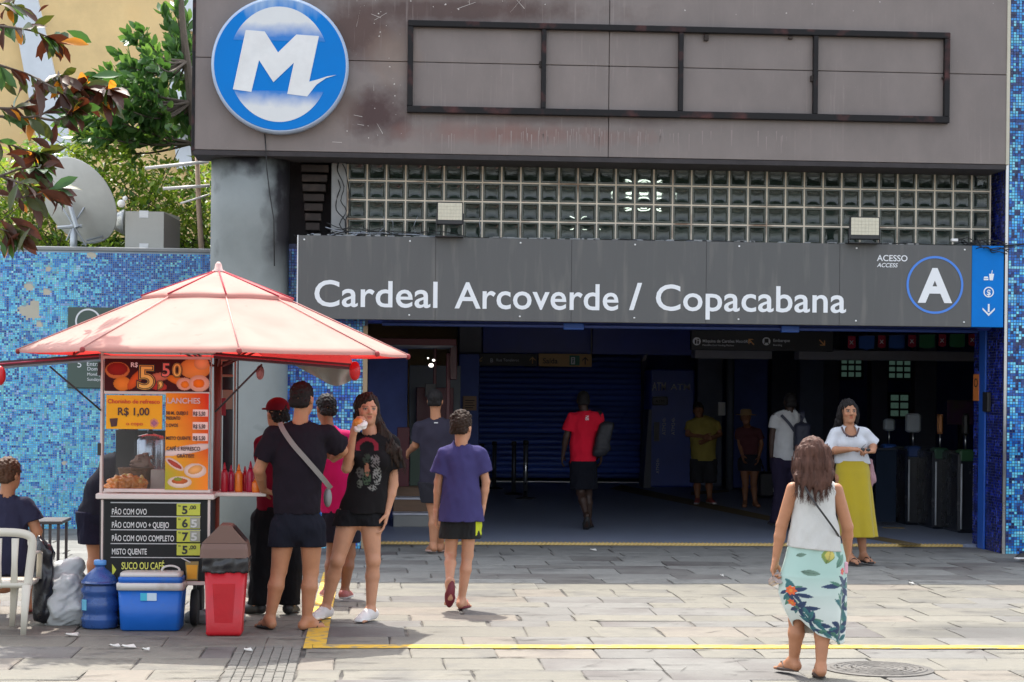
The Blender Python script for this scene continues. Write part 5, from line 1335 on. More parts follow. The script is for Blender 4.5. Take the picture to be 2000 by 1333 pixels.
cart = thing('snack_cart', 'street snack cart with glass case, orange posters and black menu panel', 'food cart', tuple(G(305, 1190)))
ALU = mat('pinkish_aluminium', (.60, .50, .46), rough=.4, metal=.35, var=.1)
DARKI = mat('cart_inside', (.035, .03, .03), rough=.5, var=.3)
X0, X1 = P(197, 900, YC).x, P(414, 900, YC).x; YR = YC + .68
# frame
def cbar(u0, u1, v0, v1, Y, m, name, d=.03): x0, x1, z0, z1 = at(u0, v0, u1, v1, Y); return MB().bbox(x0, x1, Y, Y + d, z0, z1, .003).build(name, m, cart)
cbar(194, 202, 686, 968, YC - .004, ALU, 'corner_post'); cbar(410, 414, 690, 965, YC - .004, ALU, 'corner_post')
cbar(198, 204, 700, 966, YR, ALU, 'rear_post'); cbar(408, 414, 700, 966, YR, ALU, 'rear_post')
cbar(200, 412, 697, 703, YC - .008, ALU, 'top_rail'); cbar(203, 410, 763, 770, YC - .006, ALU, 'middle_rail'); cbar(203, 411, 956, 962, YC - .006, ALU, 'bottom_rail')
a = at(187, 966, 416, 975, YC - .05)
MB().bbox(a[0], a[1] + .01, YC - .06, YR + .04, a[2], a[3], .005).build('counter', mat('counter_white', (.68, .60, .55), rough=.4), cart)
b = MB(); b.bbox(X0, X1, YC - .03, YR, .40, a[2] - .002, .008); b.build('lower_body', BLACKM, cart)
cbar(196, 202, 976, 1142, YC - .036, ALU, 'lower_post'); cbar(404, 411, 976, 1142, YC - .036, ALU, 'lower_post')
cbar(196, 411, 1136, 1143, YC - .04, ALU, 'lower_rail')
MB().bbox(X0, X1, YC - .02, YC + .03, P(300, 1142, YC).z, .41, .003).build('lower_skirt', BLACKM, cart)
MB().bbox(X0 - .02, X1 + .02, YC - .02, YR + .02, P(300, 690, YC).z, P(300, 684, YC).z, .005).build('roof', ALU, cart)
MB().box(X0 + .02, X1 - .3, YR - .02, YR - .01, P(300, 962, YC).z, P(300, 845, YC).z).build('back_panel', DARKI, cart)
for (xx, yy) in ((X0 + .12, YC + .12), (X1 - .12, YC + .12), (X0 + .12, YR - .12), (X1 - .12, YR - .12)):
    b = sm(); n = 20
    rings = [[(xx + dx_, yy + r_ * cos(2 * pi * i / n), .13 + r_ * sin(2 * pi * i / n)) for i in range(n)] for dx_, r_ in ((-.02, .06), (-.025, .12), (-.015, .13), (.015, .13), (.025, .12), (.02, .06))]
    b.rings(rings); wh = b.build('wheel', mat('rubber', (.02, .02, .02), rough=.8), cart)
    MB().box(xx - .012, xx + .012, yy - .015, yy + .015, .13, .42).build('fork', BLACKM, cart)
# glass of the case
CG = mat('case_glass', (.8, .85, .85), rough=.06, trans=1., var=.0)
def glassmat(name, tint, rough=.04, f=.12):
    m = bpy.data.materials.new(name); m.use_nodes = True; nt = m.node_tree; N, L = nt.nodes, nt.links; N.remove(N['Principled BSDF'])
    t = N.new('ShaderNodeBsdfTransparent'); t.inputs[0].default_value = (*tint, 1); g = N.new('ShaderNodeBsdfGlossy'); g.inputs['Roughness'].default_value = rough
    fr_ = N.new('ShaderNodeFresnel'); fr_.inputs[0].default_value = 1.5; x = N.new('ShaderNodeMixShader')
    L.new(fr_.outputs[0], x.inputs[0]); L.new(t.outputs[0], x.inputs[1]); L.new(g.outputs[0], x.inputs[2]); L.new(x.outputs[0], N['Material Output'].inputs[0]); return m
CLEAR = glassmat('clear_pane', (.92, .93, .93)); MILKY = glassmat('milky_pane', (.75, .78, .80), .15)
x0, x1, z0, z1 = at(203, 770, 410, 956, YC); MB().box(x0, x1, YC + .004, YC + .008, z0, z1).build('front_pane', CLEAR, cart)
# top banner with food pictures
W_, H_ = 1., 1.
fn, sh_ = painter((.045, .004, .006))
Rr, Oo, Ye_, Wp, Pk = (.55, .03, .01), (.75, .20, .02), (.85, .42, .04), (.80, .55, .42), (.72, .16, .10)
sh_ += [('e', (.12, .36, .115, .26, 0), (.72, .22, .06)), ('e', (.12, .32, .10, .20, 0), (.30, .015, .01)), ('e', (.17, .77, .085, .22, 0), (.8, .25, .03)), ('e', (.30, .62, .055, .33, .2), (.7, .12, .02)),
        ('e', (.50, .82, .085, .15, -.3), (.55, .05, .03)), ('e', (.52, .55, .09, .14, .3), (.62, .2, .12)), ('e', (.86, .28, .15, .32, 0), (.85, .36, .08)), ('e', (.92, .12, .07, .2, 0), (.9, .45, .2)), ('e', (.68, .64, .07, .17, -.4), Oo), ('e', (.76, .76, .075, .2, 0), (.8, .45, .32)), ('e', (.765, .78, .04, .11, 0), (.85, .25, .02)),
        ('e', (.90, .74, .10, .26, 0), (.82, .50, .36)), ('e', (.895, .74, .055, .14, 0), (.9, .22, .01))]
s_ = sheet('banner', 204, 703, 410, 764, YC - .012, fn, 150, 50, cart); s_['label'] = 'dark red banner with food pictures and the price 5,50'
def cput(body, u, v, px, m=DARKL, Y=YC - .016, **k): return put(body, u, v, px, Y=Y, parent=cart, m=m, **k)
YEL = mat('print_yellow', (.80, .42, .03), rough=.4); BRN = mat('print_brown', (.055, .012, .012), rough=.5); REDT = mat('print_red', (.55, .03, .02), rough=.5); PINKT = mat('print_pink', (.75, .18, .15), rough=.5)
for mm, of, dy in ((DARKL, .075, 0), (YEL, .045, -.001), (DARKL, .028, -.002), (mat('print_gold', (.85, .55, .12)), .002, -.003)):
    cput('5', 268, 758, 44, mm, Y=YC - .016 + dy, off=of, sx=1.15)
    cput(',', 308, 752, 34, mm, Y=YC - .016 + dy, off=of)
    cput('0', 337, 735, 25, mm, Y=YC - .016 + dy, off=of * 1.1)
for mm, of, dy in ((DARKL, .06, 0), (PINKT, .012, -.002)): cput('5', 315, 735, 26, mm, Y=YC - .016 + dy, off=of)
cput('R$', 255, 717, 9, LETW, off=.02)
# yellow poster
fn, sh_ = painter((.82, .40, .02)); sh_ += [('e', (.86, .82, .075, .13, 0), (.75, .3, .2)), ('e', (.86, .82, .045, .08, 0), (.4, .15, .25))]
s_ = sheet('poster', 207, 773, 317, 838, YC - .014, fn, 60, 36, cart); s_['label'] = 'yellow poster reading Chorinho de refresco R$ 1,00 o copo'
cput('Chorinho de refresco', 210, 788, 8.5, REDT, Y=YC - .018, sx=.97, off=.01)
cput('R$ 1,00', 229, 811, 15, BRN, Y=YC - .018, off=.02, sx=.95); cput('o copo', 246, 831, 7.5, REDT, Y=YC - .018, sx=1.1)
q = MB(); q.prism([XZ(u, v, YC - .018) for u, v in ((214, 818), (230, 817), (228, 833), (217, 834))], YC - .018, YC - .016); q.build('cup_picture', BRN, cart)
# menu poster
def g_menu(x, y):
    r = np.array((.62, .035, .012)); o_ = np.array((.85, .22, .02)); g2_ = np.array((.36, .34, .03)); yv = np.array((.80, .30, .02))
    t = min(1, max(0, (x * 1.1 - .15 + (.25 - y) * .5))); c = yv * (1 - t) + r * t
    if y > .62: k = min(1, (y - .62) / .2); c = c * (1 - k) + (g2_ * (1 - x) + o_ * x) * k
    return c
fn, sh_ = painter(g_menu)
WPk = (.80, .62, .56)
sh_ += [('e', (.48, .585, .60, .045, -.08), WPk), ('e', (.22, .735, .22, .045, .25), (.8, .55, .45)), ('e', (.22, .735, .17, .026, .25), (.42, .06, .04)), ('e', (.70, .80, .26, .075, 0), (.8, .6, .5)), ('e', (.70, .79, .17, .045, -.1), (.80, .38, .12)), ('e', (.34, .92, .28, .06, 0), (.8, .62, .5)), ('e', (.34, .91, .19, .03, 0), (.5, .12, .03)), ('e', (.30, .89, .1, .02, 0), (.25, .28, .04))]
for yv in (.203, .333, .452): sh_.append(('r', (.63, yv - .038, .985, yv + .038), WPk))
s_ = sheet('menu_poster', 322, 769, 408, 957, YC - .014, fn, 80, 170, cart); s_['label'] = 'red and orange poster headed LANCHES with prices of 5,50'
cput('LANCHES', 326, 788, 11, mat('lanches_grey', (.62, .5, .5)), Y=YC - .018, off=.02, sx=.98)
for (v, l1, l2) in ((812, '500 ML. QUEIJO E', 'PRESUNTO'), (836, '2 OVOS', ''), (861, 'MISTO QUENTE', '')):
    cput(l1, 324, v - 2, 6.5, BRN, Y=YC - .018, sx=.62 if l2 else .75, off=.02)
    if l2: cput(l2, 324, v + 8, 6.5, BRN, Y=YC - .018, sx=.62, off=.02)
for v in (812, 837, 860): cput('R$ 5,50', 377, v, 8, BRN, Y=YC - .018, sx=.68, off=.022)
cput('CAFÉ E REFRESCO', 325, 880, 7.5, BRN, Y=YC - .018, sx=.78, off=.02); cput('GRÁTIS!!!', 345, 894, 7, BRN, Y=YC - .018, sx=.85, off=.02)
# black menu
fn, sh_ = painter((.016, .017, .017)); sh_.append(('r', (.035, .80, .055, .80), (.8, .6, .1)))
s_ = sheet('menu_board', 203, 977, 404, 1136, YC - .034, fn, 4, 4, cart); s_['label'] = 'black menu board with white dishes and yellow price tags'
YM = YC - .038
q = MB()
for v in (982, 1009, 1035, 1062, 1089): x0, x1, z0, z1 = at(216, v, 392, v + 1, YM); q.box(x0, x1, YM, YM + .002, z0, z1)
q.build('rule_line', mat('rule_grey', (.42, .42, .42)), cart, kind='stuff')
GY = mat('price_green', (.50, .52, .05), rough=.45)
TX = mat('menu_white', (.62, .62, .60), rough=.5)
for (v, t_, pr, sc) in ((1005, 'PÃO COM OVO', '5', ',00'), (1031, 'PÃO COM OVO + QUEIJO', '6', '5'), (1057, 'PÃO COM OVO COMPLETO', '7', '5'), (1083, 'MISTO QUENTE', '5', ',00')):
    cput(t_, 218, v, 11.5, TX, Y=YM, sx=.60, off=.012)
    x0, x1, z0, z1 = at(345, v - 21, 391, v + 2, YM); MB().bbox(x0, x1, YM - .002, YM + .001, z0, z1, .0008).build('price_tag', GY, cart)
    cput('R$', 348, v - 15, 3, DARKL, Y=YM - .004); cput(pr, 355, v - 1, 16, DARKL, Y=YM - .004, off=.03, sx=1.05)
    if sc == ',00': cput(sc, 369, v - 10, 7.5, DARKL, Y=YM - .004, off=.02, sx=1.1)
    else:
        x0, x1, z0, z1 = at(371, v - 20, 391, v + 1, YM); MB().bbox(x0, x1, YM - .004, YM - .002, z0, z1, .0005).build('pasted_digit', mat('pasted_grey', (.30, .30, .24), rough=.4), cart)
        cput(sc, 372, v - 1, 15, mat('silver_digit', (.55, .55, .52), rough=.3), Y=YM - .006, off=.03, sx=1.3)
cput('SUCO OU CAFÉ', 237, 1112, 14, mat('menu_yellow', (.62, .62, .12)), Y=YM, sx=.60, off=.012)
cput('GRÁTIS', 245, 1128, 9, GY, Y=YM, sx=.8)
MB().prism([XZ(u, v, YM) for u, v in ((219, 1102), (219, 1126), (227, 1113))], YM - .001, YM + .001).build('arrow_mark', GY, cart)
q = MB(); q.prism([XZ(u, v, YM) for u, v in ((362, 1097), (388, 1097), (386, 1134), (364, 1134))], YM - .001, YM + .001); q.build('glass_picture', mat('glass_pic', (.30, .22, .08)), cart)
q = MB(); q.prism([XZ(u, v, YM - .003) for u, v in ((364, 1104), (386, 1104), (384, 1131), (366, 1131))], YM - .003, YM - .001); q.build('juice_picture', mat('juice_pic', (.75, .34, .02)), cart)
q = MB(); q.tube([P(354, 1090, YM - .004), P(372, 1099, YM - .004)], .004, 5); q.build('straw_picture', TX, cart)
# right-hand rear frame with dark panes
x0, x1, z0, z1 = at(430, 700, 462, 966, YC + .9); rp = MB(); Yr = YC + .9
TAN = mat('tan_frame', (.34, .27, .21), rough=.6, var=.2)
for (ua, ub, va, vb) in ((428, 434, 700, 966), (455, 461, 700, 966), (434, 455, 700, 706), (434, 455, 732, 737), (434, 455, 762, 800), (434, 455, 955, 966)): cbar(ua, ub, va, vb, Yr, TAN, 'side_frame')
for (va, vb) in ((706, 732), (737, 762), (800, 955)): cbar(434, 455, va, vb, Yr + .012, mat('dark_pane', (.03, .035, .045), rough=.15), 'side_pane', .006)
cbar(461, 466, 700, 960, Yr + .1, BLACKM, 'side_post'); cbar(432, 441, 778, 812, Yr - .1, REDP, 'red_latch', .02)
for (v0, v1) in ((708, 734), (866, 890)): cbar(190, 197, v0, v1, YC - .01, BLACKM, 'hinge', .02)
# side shelf
a = at(419, 963, 520, 970, YC + .1); MB().bbox(a[0], a[1], YC + .1, YC + .55, a[2], a[3], .005).build('side_shelf', mat('counter_white', (.68, .6, .55)), cart)
# raised side flaps, stays, cloth
FLAP = mat('flap_dark_red', (.05, .006, .012), rough=.35, var=.2)
zl = P(100, 708, YC).z
def flap(u0, v0, u1, v1, th):
    a, c = P(u0, v0, YC + .05), P(u1, v1, YC + .05); q = MB()
    q.add([(a.x, YC, a.z), (c.x, YC, c.z), (c.x, YC + .6, c.z), (a.x, YC + .6, a.z), (a.x, YC, a.z + th), (c.x, YC, c.z + th), (c.x, YC + .6, c.z + th), (a.x, YC + .6, a.z + th)], [(0, 3, 2, 1), (4, 5, 6, 7), (0, 1, 5, 4), (1, 2, 6, 5), (2, 3, 7, 6), (3, 0, 4, 7)])
    q.build('side_flap', FLAP, cart)
    q = MB(); q.tube([(a.x, YC - .008, a.z + th * .5), (c.x, YC - .008, c.z + th * .5)], .006, 6); q.build('flap_edge', mat('flap_edge', (.30, .02, .05), rough=.3), cart)
flap(-60, 722, 195, 702, .04); flap(418, 700, 690, 722, .04)
for (u, v) in ((0, 734), (693, 725)):
    p = P(u, v, YC - .02); b = sm(); b.ell(p, (.04, .04, .07), 14, 10); b.build('corner_bumper', mat('bumper_red', (.5, .01, .015), rough=.35), cart)
for (u0, v0, u1, v1) in ((97, 716, 197, 802), (512, 712, 420, 805)):
    b = sm(); b.tube([P(u0, v0, YC - .02), P(u1, v1, YC - .02)], .007, 6); b.build('stay_rod', BLACKM, cart)
b = sm(); p = P(508, 728, YC + .3); b.ell(p, (.03, .03, .055), 10, 8); b.build('hanging_bulb', mat('pink_bulb', (.55, .2, .2), rough=.3), cart)
b = sm(); b.tube([P(345, 690, YC - .03), P(347, 683, YC - .03), P(354, 683, YC - .03), P(357, 689, YC - .03), P(352, 693, YC - .03)], .006, 6); b.build('hook', ALU, cart)
# grey-white awning cloth hanging from the right flap
b = sm(); rows = []
for j in range(9):
    t = j / 8; row = []
    for i in range(15):
        s_ = i / 14; u0 = 572 + 55 * t; u1 = 700 - 12 * t; vv = 712 + (30 + 12 * sin(s_ * pi)) * t
        p = P(u0 + (u1 - u0) * s_, vv, YC + .62 + .04 * sin(s_ * 14 + t * 3) + .1 * t); row.append(p)
    rows.append(row)
b.grid(rows); rows2 = [[Vector(p) + Vector((0, .004, 0)) for p in r] for r in rows]; b.grid(rows2[::-1]); b.build('awning_cloth', mat('grey_cloth', (.46, .44, .42), rough=.9, var=.12), cart)
cl = at(560, 690, 690, 708, YC + .7); q = MB(); q.add([P(495, 685, YC + .7), P(680, 688, YC + .7), P(690, 712, YC + .5), P(520, 700, YC + .5)], [(0, 1, 2, 3)]); q.add([P(495, 684, YC + .71), P(680, 687, YC + .71), P(690, 711, YC + .51), P(520, 699, YC + .51)], [(3, 2, 1, 0)]); q.build('clear_tarp', mat('pale_tarp', (.55, .57, .60), rough=.3), cart)

# things on and in the cart
def bottle(name, lab, u, v, h, r, col, Y, grp='squeeze bottles on the side shelf', tipc=None):
    z0 = a[3] if Y > YC + .05 else P(u, v, Y).z
    p = P(u, v, Y); f_ = thing(name, lab, 'bottle', (p.x, Y, z0), group=grp)
    b = sm(); b.lathe((p.x, Y, z0), [(r * .9, 0), (r, .01), (r, h * .62), (r * .8, h * .7), (r * .45, h * .76)], 14); b.build('body', mat('bottle_' + name + col[0], col[1], rough=.3, trans=0), f_)
    b = sm(); b.lathe((p.x, Y, z0 + h * .76), [(r * .5, 0), (r * .45, .01), (r * .12, h * .24)], 10); b.build('nozzle', mat('nozzle_' + col[0], tipc or col[1], rough=.35), f_)
RC, OC, MC = ('red', (.42, .012, .03)), ('orange', (.75, .20, .02)), ('magenta', (.35, .01, .05))
bottle('sauce_bottle', 'dark red squeeze bottle, nearest the red pole', 438, 964, .21, .026, RC, YC + .2)
bottle('sauce_bottle', 'magenta squeeze bottle between the nearest red one and the orange one', 451, 964, .19, .026, MC, YC + .25)
bottle('sauce_bottle', 'tall orange squeeze bottle in the middle of the side shelf', 466, 964, .20, .028, OC, YC + .2)
bottle('sauce_bottle', 'red squeeze bottle behind the orange one', 478, 964, .18, .026, RC, YC + .3)
bottle('sauce_bottle', 'tall crimson squeeze bottle next to the bag man\'s elbow', 489, 964, .22, .03, MC, YC + .2)
bottle('sauce_bottle', 'short orange jar at the far end of the side shelf', 500, 964, .11, .03, OC, YC + .15)
# orange bag of bread on the counter, cloth, basket, boxes inside
ctop = at(187, 966, 416, 975, YC - .05)[3]
def blob(name, lab, cat, c, r, m, seed, amp=.012, wl=.06, grp=None, vox=.008, extra=None):
    f = Field([c[i] - r[i] * 1.3 for i in range(3)], [c[i] + r[i] * 1.3 for i in range(3)], vox)
    f.ell(c, r, k=0)
    if extra: extra(f)
    f.wrinkle(amp, wl, seed, n=9); f.cut((0, 0, c[2] - r[2] * .8), (0, 0, -1))
    o = f.build(name, m, None); tag(o, lab, cat, grp); return o
YB_ = YC + .16; p = P(248, 960, YB_)
blob('bread_bag', 'orange and yellow plastic bag of bread inside the glass case', 'bag', (p.x, YB_, ctop + .055), (.15, .09, .072), mat('orange_plastic', (.85, .26, .04), rough=.25, var=.25, scale=7, col2=(.6, .42, .10), c2lo=.55, c2hi=.68, c2scale=7), 3, .008, .05)
p = P(262, 930, YC + .3)
bk = thing('wicker_basket', 'small brown wicker basket behind the orange bag', 'basket', (p.x, YC + .38, ctop)); WK = mat('wicker', (.16, .08, .04), rough=.8, var=.4, scale=40)
b = MB(); b.lathe((p.x, YC + .40, ctop), [(.10, 0), (.125, .15), (.13, .155), (.13, .165), (.115, .165)], 22); b.build('body', WK, bk)
p2 = P(277, 900, YC + .38)
def ex(f): f.cap((p2.x + .03, YC + .38, ctop + .2), (p2.x + .03, YC + .38, ctop + .29), .035, .012, .03)
blob('paper_wrap', 'crumpled brown paper standing in the wicker basket', 'paper', (p2.x, YC + .38, ctop + .2), (.07, .05, .06), mat('brown_paper', (.28, .17, .13), rough=.8, var=.2), 9, .012, .05, extra=ex)
for (u0, v0, u1, v1, Y, c, lab) in ((273, 929, 296, 951, YC + .42, (.55, .5, .42), 'small cream box behind the orange bag'), (294, 918, 322, 948, YC + .25, (.60, .50, .44), 'cream cardboard box beside the menu poster')):
    x0, x1, z0, z1 = at(u0, v0, u1, v1, Y); tag(MB().bbox(x0, x1, Y, Y + .12, ctop + .001, z1, .004).build('carton', mat('carton_%d' % u0, c, rough=.7)), lab, 'box')
x0, x1, z0, z1 = at(250, 838, 264, 925, YC + .5); q = thing('metal_urn', 'tall steel urn standing inside the glass case', 'urn', (x0 + .05, YC + .5, ctop))
b = sm(); cx_ = P(292, 900, YC + .5).x; b.lathe((cx_, YC + .55, ctop), [(.10, 0), (.115, .02), (.115, .36), (.10, .39), (.02, .41)], 24); b.build('body', mat('urn_steel', (.35, .37, .42), rough=.25, metal=.9), q)
b = sm(); b.lathe((cx_ - .0, YC + .55, ctop + .41), [(.02, 0), (.025, .015), (.01, .03)], 12); b.build('knob', BLACKM, q)
MB().box(P(264, 900, YC + .5).x, P(269, 900, YC + .5).x, YC + .48, YC + .5, ctop, P(264, 838, YC + .5).z).build('case_divider', BLACKM, cart)

# ------------------------------------------------------------ market umbrella
UC = Vector((P(425, 690, 14.55).x, 14.55, 0)); UR = 1.398; UZ = P(415, 683, 14.55).z - .02; UTOP = P(415, 528, 14.55).z
um = thing('market_umbrella', 'large faded pink and red octagonal umbrella with a vented top tier', 'umbrella', (UC.x, UC.y, 0))
def canvas(name, col, under, tr, stain=True):
    m = bpy.data.materials.new(name); m.use_nodes = True; nt = m.node_tree; N, L = nt.nodes, nt.links; b = N['Principled BSDF']
    tc = N.new('ShaderNodeTexCoord'); n = N.new('ShaderNodeTexNoise'); n.inputs['Scale'].default_value = 2.2; n.inputs['Detail'].default_value = 8; L.new(tc.outputs['Object'], n.inputs[0])
    r = N.new('ShaderNodeMapRange'); r.inputs[1].default_value = .42; r.inputs[2].default_value = .66; L.new(n.outputs[0], r.inputs[0])
    x = N.new('ShaderNodeMix'); x.data_type = 'RGBA'; x.inputs[6].default_value = (*col, 1); x.inputs[7].default_value = (col[0] * .93, col[1] * .80, col[2] * .80, 1); L.new(r.outputs[0], x.inputs[0])
    n2 = N.new('ShaderNodeTexNoise'); n2.inputs['Scale'].default_value = 11; n2.inputs['Detail'].default_value = 5; L.new(tc.outputs['Object'], n2.inputs[0])
    r2 = N.new('ShaderNodeMapRange'); r2.inputs[1].default_value = .66; r2.inputs[2].default_value = .74; r2.inputs[4].default_value = .45; L.new(n2.outputs[0], r2.inputs[0])
    x3 = N.new('ShaderNodeMix'); x3.data_type = 'RGBA'; L.new(x.outputs[2], x3.inputs[6]); x3.inputs[7].default_value = (.28, .2, .17, 1); L.new(r2.outputs[0], x3.inputs[0])
    ge = N.new('ShaderNodeNewGeometry'); x2 = N.new('ShaderNodeMix'); x2.data_type = 'RGBA'; L.new(ge.outputs['Backfacing'], x2.inputs[0]); L.new(x3.outputs[2], x2.inputs[7]); x2.inputs[6].default_value = (*under, 1)
    L.new(x2.outputs[2], b.inputs['Base Color']); b.inputs['Roughness'].default_value = .75
    t = N.new('ShaderNodeBsdfTranslucent'); t.inputs[0].default_value = (*tr, 1); ms = N.new('ShaderNodeMixShader'); ms.inputs[0].default_value = .3
    L.new(b.outputs[0], ms.inputs[1]); L.new(t.outputs[0], ms.inputs[2]); L.new(ms.outputs[0], N['Material Output'].inputs[0])
    return m
CANV = canvas('faded_canvas', (.58, .35, .29), (.55, .03, .04), (.95, .07, .06))
CANT = canvas('faded_cap', (.50, .17, .16), (.55, .03, .04), (.95, .05, .05))
CANR = canvas('red_canvas', (.50, .03, .05), (.5, .02, .03), (.9, .04, .05))
A0 = R(10)
def upt(k, t, r1, z1, r0, z0, sag=0.): # point on rib k (float), t from top to rim
    i = math.floor(k); f = k - i
    A, B = A0 + i * pi / 4, A0 + (i + 1) * pi / 4
    r = r0 + (r1 - r0) * t; z = z0 + (z1 - z0) * t - sag * t * (1 - t) * 4 * 0
    pa = Vector((r * cos(A), r * sin(A), z)); pb = Vector((r * cos(B), r * sin(B), z)); p = pa.lerp(pb, f)
    p.z -= sag * 4 * f * (1 - f) * math.sin(pi * min(1, t * .9))           # cloth hollows between the ribs
    return p + Vector((UC.x, UC.y, 0))
def tier(k, r0, z0, r1, z1, sag, m, name, hem=True):
    b = sm(); rows = []
    for j in range(13):
        t = j / 12; row = []
        for i in range(11):
            f = i / 10 * .9999; p = upt(k + f, t, r1, z1, r0, z0, sag)
            if j == 12: # scalloped hem drawn in slightly between the ribs
                d = Vector((UC.x - p.x, UC.y - p.y, 0)).normalized(); p += d * .02 * 4 * f * (1 - f)
            row.append(p)
        rows.append(row)
    if hem: rows.append([p + Vector((0, 0, -.02)) for p in rows[-1]])
    b.grid(rows); return b.build(name, m, um)
ZT2 = P(415, 590, 14.55).z + .045
for k in range(8):
    tier(k, .5 * .98, ZT2 - .015, UR, UZ, .02, CANV, 'canopy_panel')
    tier(k, .47, ZT2 - .005, .56, ZT2 - .05, .0, CANR, 'vent_strip', False)
    o = tier(k, .03, UTOP - .01, .545, ZT2 + .0 - .015, -.012, CANT if k in (0, 1, 2, 3, 7) else CANV, 'vent_cap_panel')
for k in range(8):
    A = A0 + k * pi / 4
    d = Vector((cos(A), sin(A), 0)); c0 = Vector((UC.x, UC.y, 0))
    b = sm(); b.tube([c0 + Vector((0, 0, UTOP - .06)) + d * .04, c0 + d * .5 + Vector((0, 0, ZT2 - .05)), c0 + d * UR * .99 + Vector((0, 0, UZ - .015))], .009, 6); b.build('rib', mat('rib_wood', (.30, .05, .05), rough=.5), um)
    b = sm(); b.tube([c0 + Vector((0, 0, UZ - .1)) + d * .04, c0 + d * .78 + Vector((0, 0, UZ + (ZT2 - UZ) * .64 - .03))], .007, 6); b.build('strut', mat('rib_wood', (.30, .05, .05)), um)
    p = c0 + d * (UR + .003) + Vector((0, 0, UZ - .012)); b = sm(); b.ell(p, (.018, .018, .022), 8, 6); b.build('rib_tip', mat('rib_tip', (.28, .03, .03)), um)
    # piping over the seam
    b = sm(); b.tube([c0 + d * .50 + Vector((0, 0, ZT2 - .012)), c0 + d * (UR + .002) + Vector((0, 0, UZ + .003))], .0045, 5); b.build('seam', mat('seam_rose', (.62, .30, .27), rough=.8), um)
    b = sm(); b.tube([c0 + d * .035 + Vector((0, 0, UTOP - .008)), c0 + d * .55 + Vector((0, 0, ZT2 - .012))], .006, 5); b.build('cap_seam', mat('seam_red', (.45, .03, .05), rough=.8), um)
b = sm(); b.cyl((UC.x, UC.y), .026, .02, UTOP - .02, 14); b.build('pole', mat('pole_red_brown', (.22, .035, .025), rough=.45, var=.2), um)
b = sm(); b.lathe((UC.x, UC.y, UTOP - .015), [(.05, 0), (.045, .012), (.03, .02), (.022, .06), (.008, .075)], 16); b.build('finial', mat('finial_pink', (.66, .42, .38), rough=.5), um)
b = sm(); b.lathe((UC.x, UC.y, 0.0), [(.22, .003), (.22, .05), (.19, .07), (.04, .08), (.035, .12)], 24); b.build('base_weight', CONC, um)

# ------------------------------------------------------------ things on the pavement by the cart
# blue cool box
g0 = G(292, 1234); YQ = g0.y; x0, x1 = P(228, 1150, YQ).x, P(358, 1150, YQ).x
ck = thing('cool_box', 'bright blue cool box with white lid under the menu board', 'cool box', (g0.x, YQ, 0))
BL = mat('cooler_blue', (.008, .12, .50), rough=.42, var=.12, bump=.08, bscale=30, col2=(.05, .13, .33), c2lo=.56, c2hi=.78, c2scale=7)
h1 = P(290, 1145, YQ).z
def rrect(x0, x1, y0, y1, r, z, n=4):
    pts = []
    for cx_, cy_, a0 in ((x1 - r, y1 - r, 0), (x0 + r, y1 - r, pi / 2), (x0 + r, y0 + r, pi), (x1 - r, y0 + r, 1.5 * pi)):
        for i in range(n + 1): A = a0 + pi / 2 * i / n; pts.append((cx_ + r * cos(A), cy_ + r * sin(A), z))
    return pts
xa, xb, y0_, y1_ = x0, x1, YQ, YQ + .33
b = sm(); b.rings([rrect(xa + .035, xb - .035, y0_ + .025, y1_ - .02, .03, .002), rrect(xa + .022, xb - .022, y0_ + .012, y1_ - .012, .035, .012), rrect(xa + .004, xb - .004, y0_, y1_, .035, h1 - .03)], True, True); b.build('body', BL, ck)
CW = mat('cooler_white', (.60, .58, .54), rough=.45, var=.08, col2=(.42, .38, .32), c2lo=.55, c2hi=.75, c2scale=8)
b = sm(); b.rings([rrect(xa - .004, xb + .004, y0_ - .012, y1_ + .012, .035, h1 - .03), rrect(xa - .006, xb + .006, y0_ - .014, y1_ + .014, .035, h1 + .015), rrect(xa, xb, y0_ - .008, y1_ + .008, .035, h1 + .02)]); b.build('rim', CW, ck)
b = sm(); b.rings([rrect(xa + .008, xb - .008, y0_, y1_, .035, h1 + .021), rrect(xa + .004, xb - .004, y0_ - .004, y1_ + .004, .035, h1 + .05), rrect(xa + .01, xb - .01, y0_ + .002, y1_ - .002, .035, h1 + .06)]); b.build('lid_base', BL, ck)
b = sm(); b.rings([rrect(xa + .014, xb - .014, y0_ + .006, y1_ - .006, .035, h1 + .061), rrect(xa + .018, xb - .018, y0_ + .01, y1_ - .01, .035, h1 + .085), rrect(xa + .05, xb - .05, y0_ + .05, y1_ - .05, .03, h1 + .092)]); b.build('lid', CW, ck)
b = sm(); yy = (y0_ + y1_) / 2; hx = xb - .10
b.tube(bez([(hx - .07, yy, h1 + .08), (hx - .05, yy, h1 + .115), (hx, yy, h1 + .125), (hx + .05, yy, h1 + .11), (hx + .06, yy, h1 + .08)], 4), .008, 6); b.build('handle', CW, ck)
u0_, u1_, v0_, v1_ = 274, 306, 1159, 1174
c = at(274, 1159, 306, 1174, YQ - .003); q = MB(); q.bbox(c[0], c[1], YQ - .002, YQ + .012, c[2], c[3], .001); q.build('label', mat('label_pale', (.55, .68, .78), rough=.4), ck)
c = at(274, 1159, 287, 1174, YQ - .006); MB().bbox(c[0], c[1], YQ - .004, YQ - .002, c[2], c[3], .0005).build('label_print', mat('label_cyan', (.05, .45, .62)), ck)
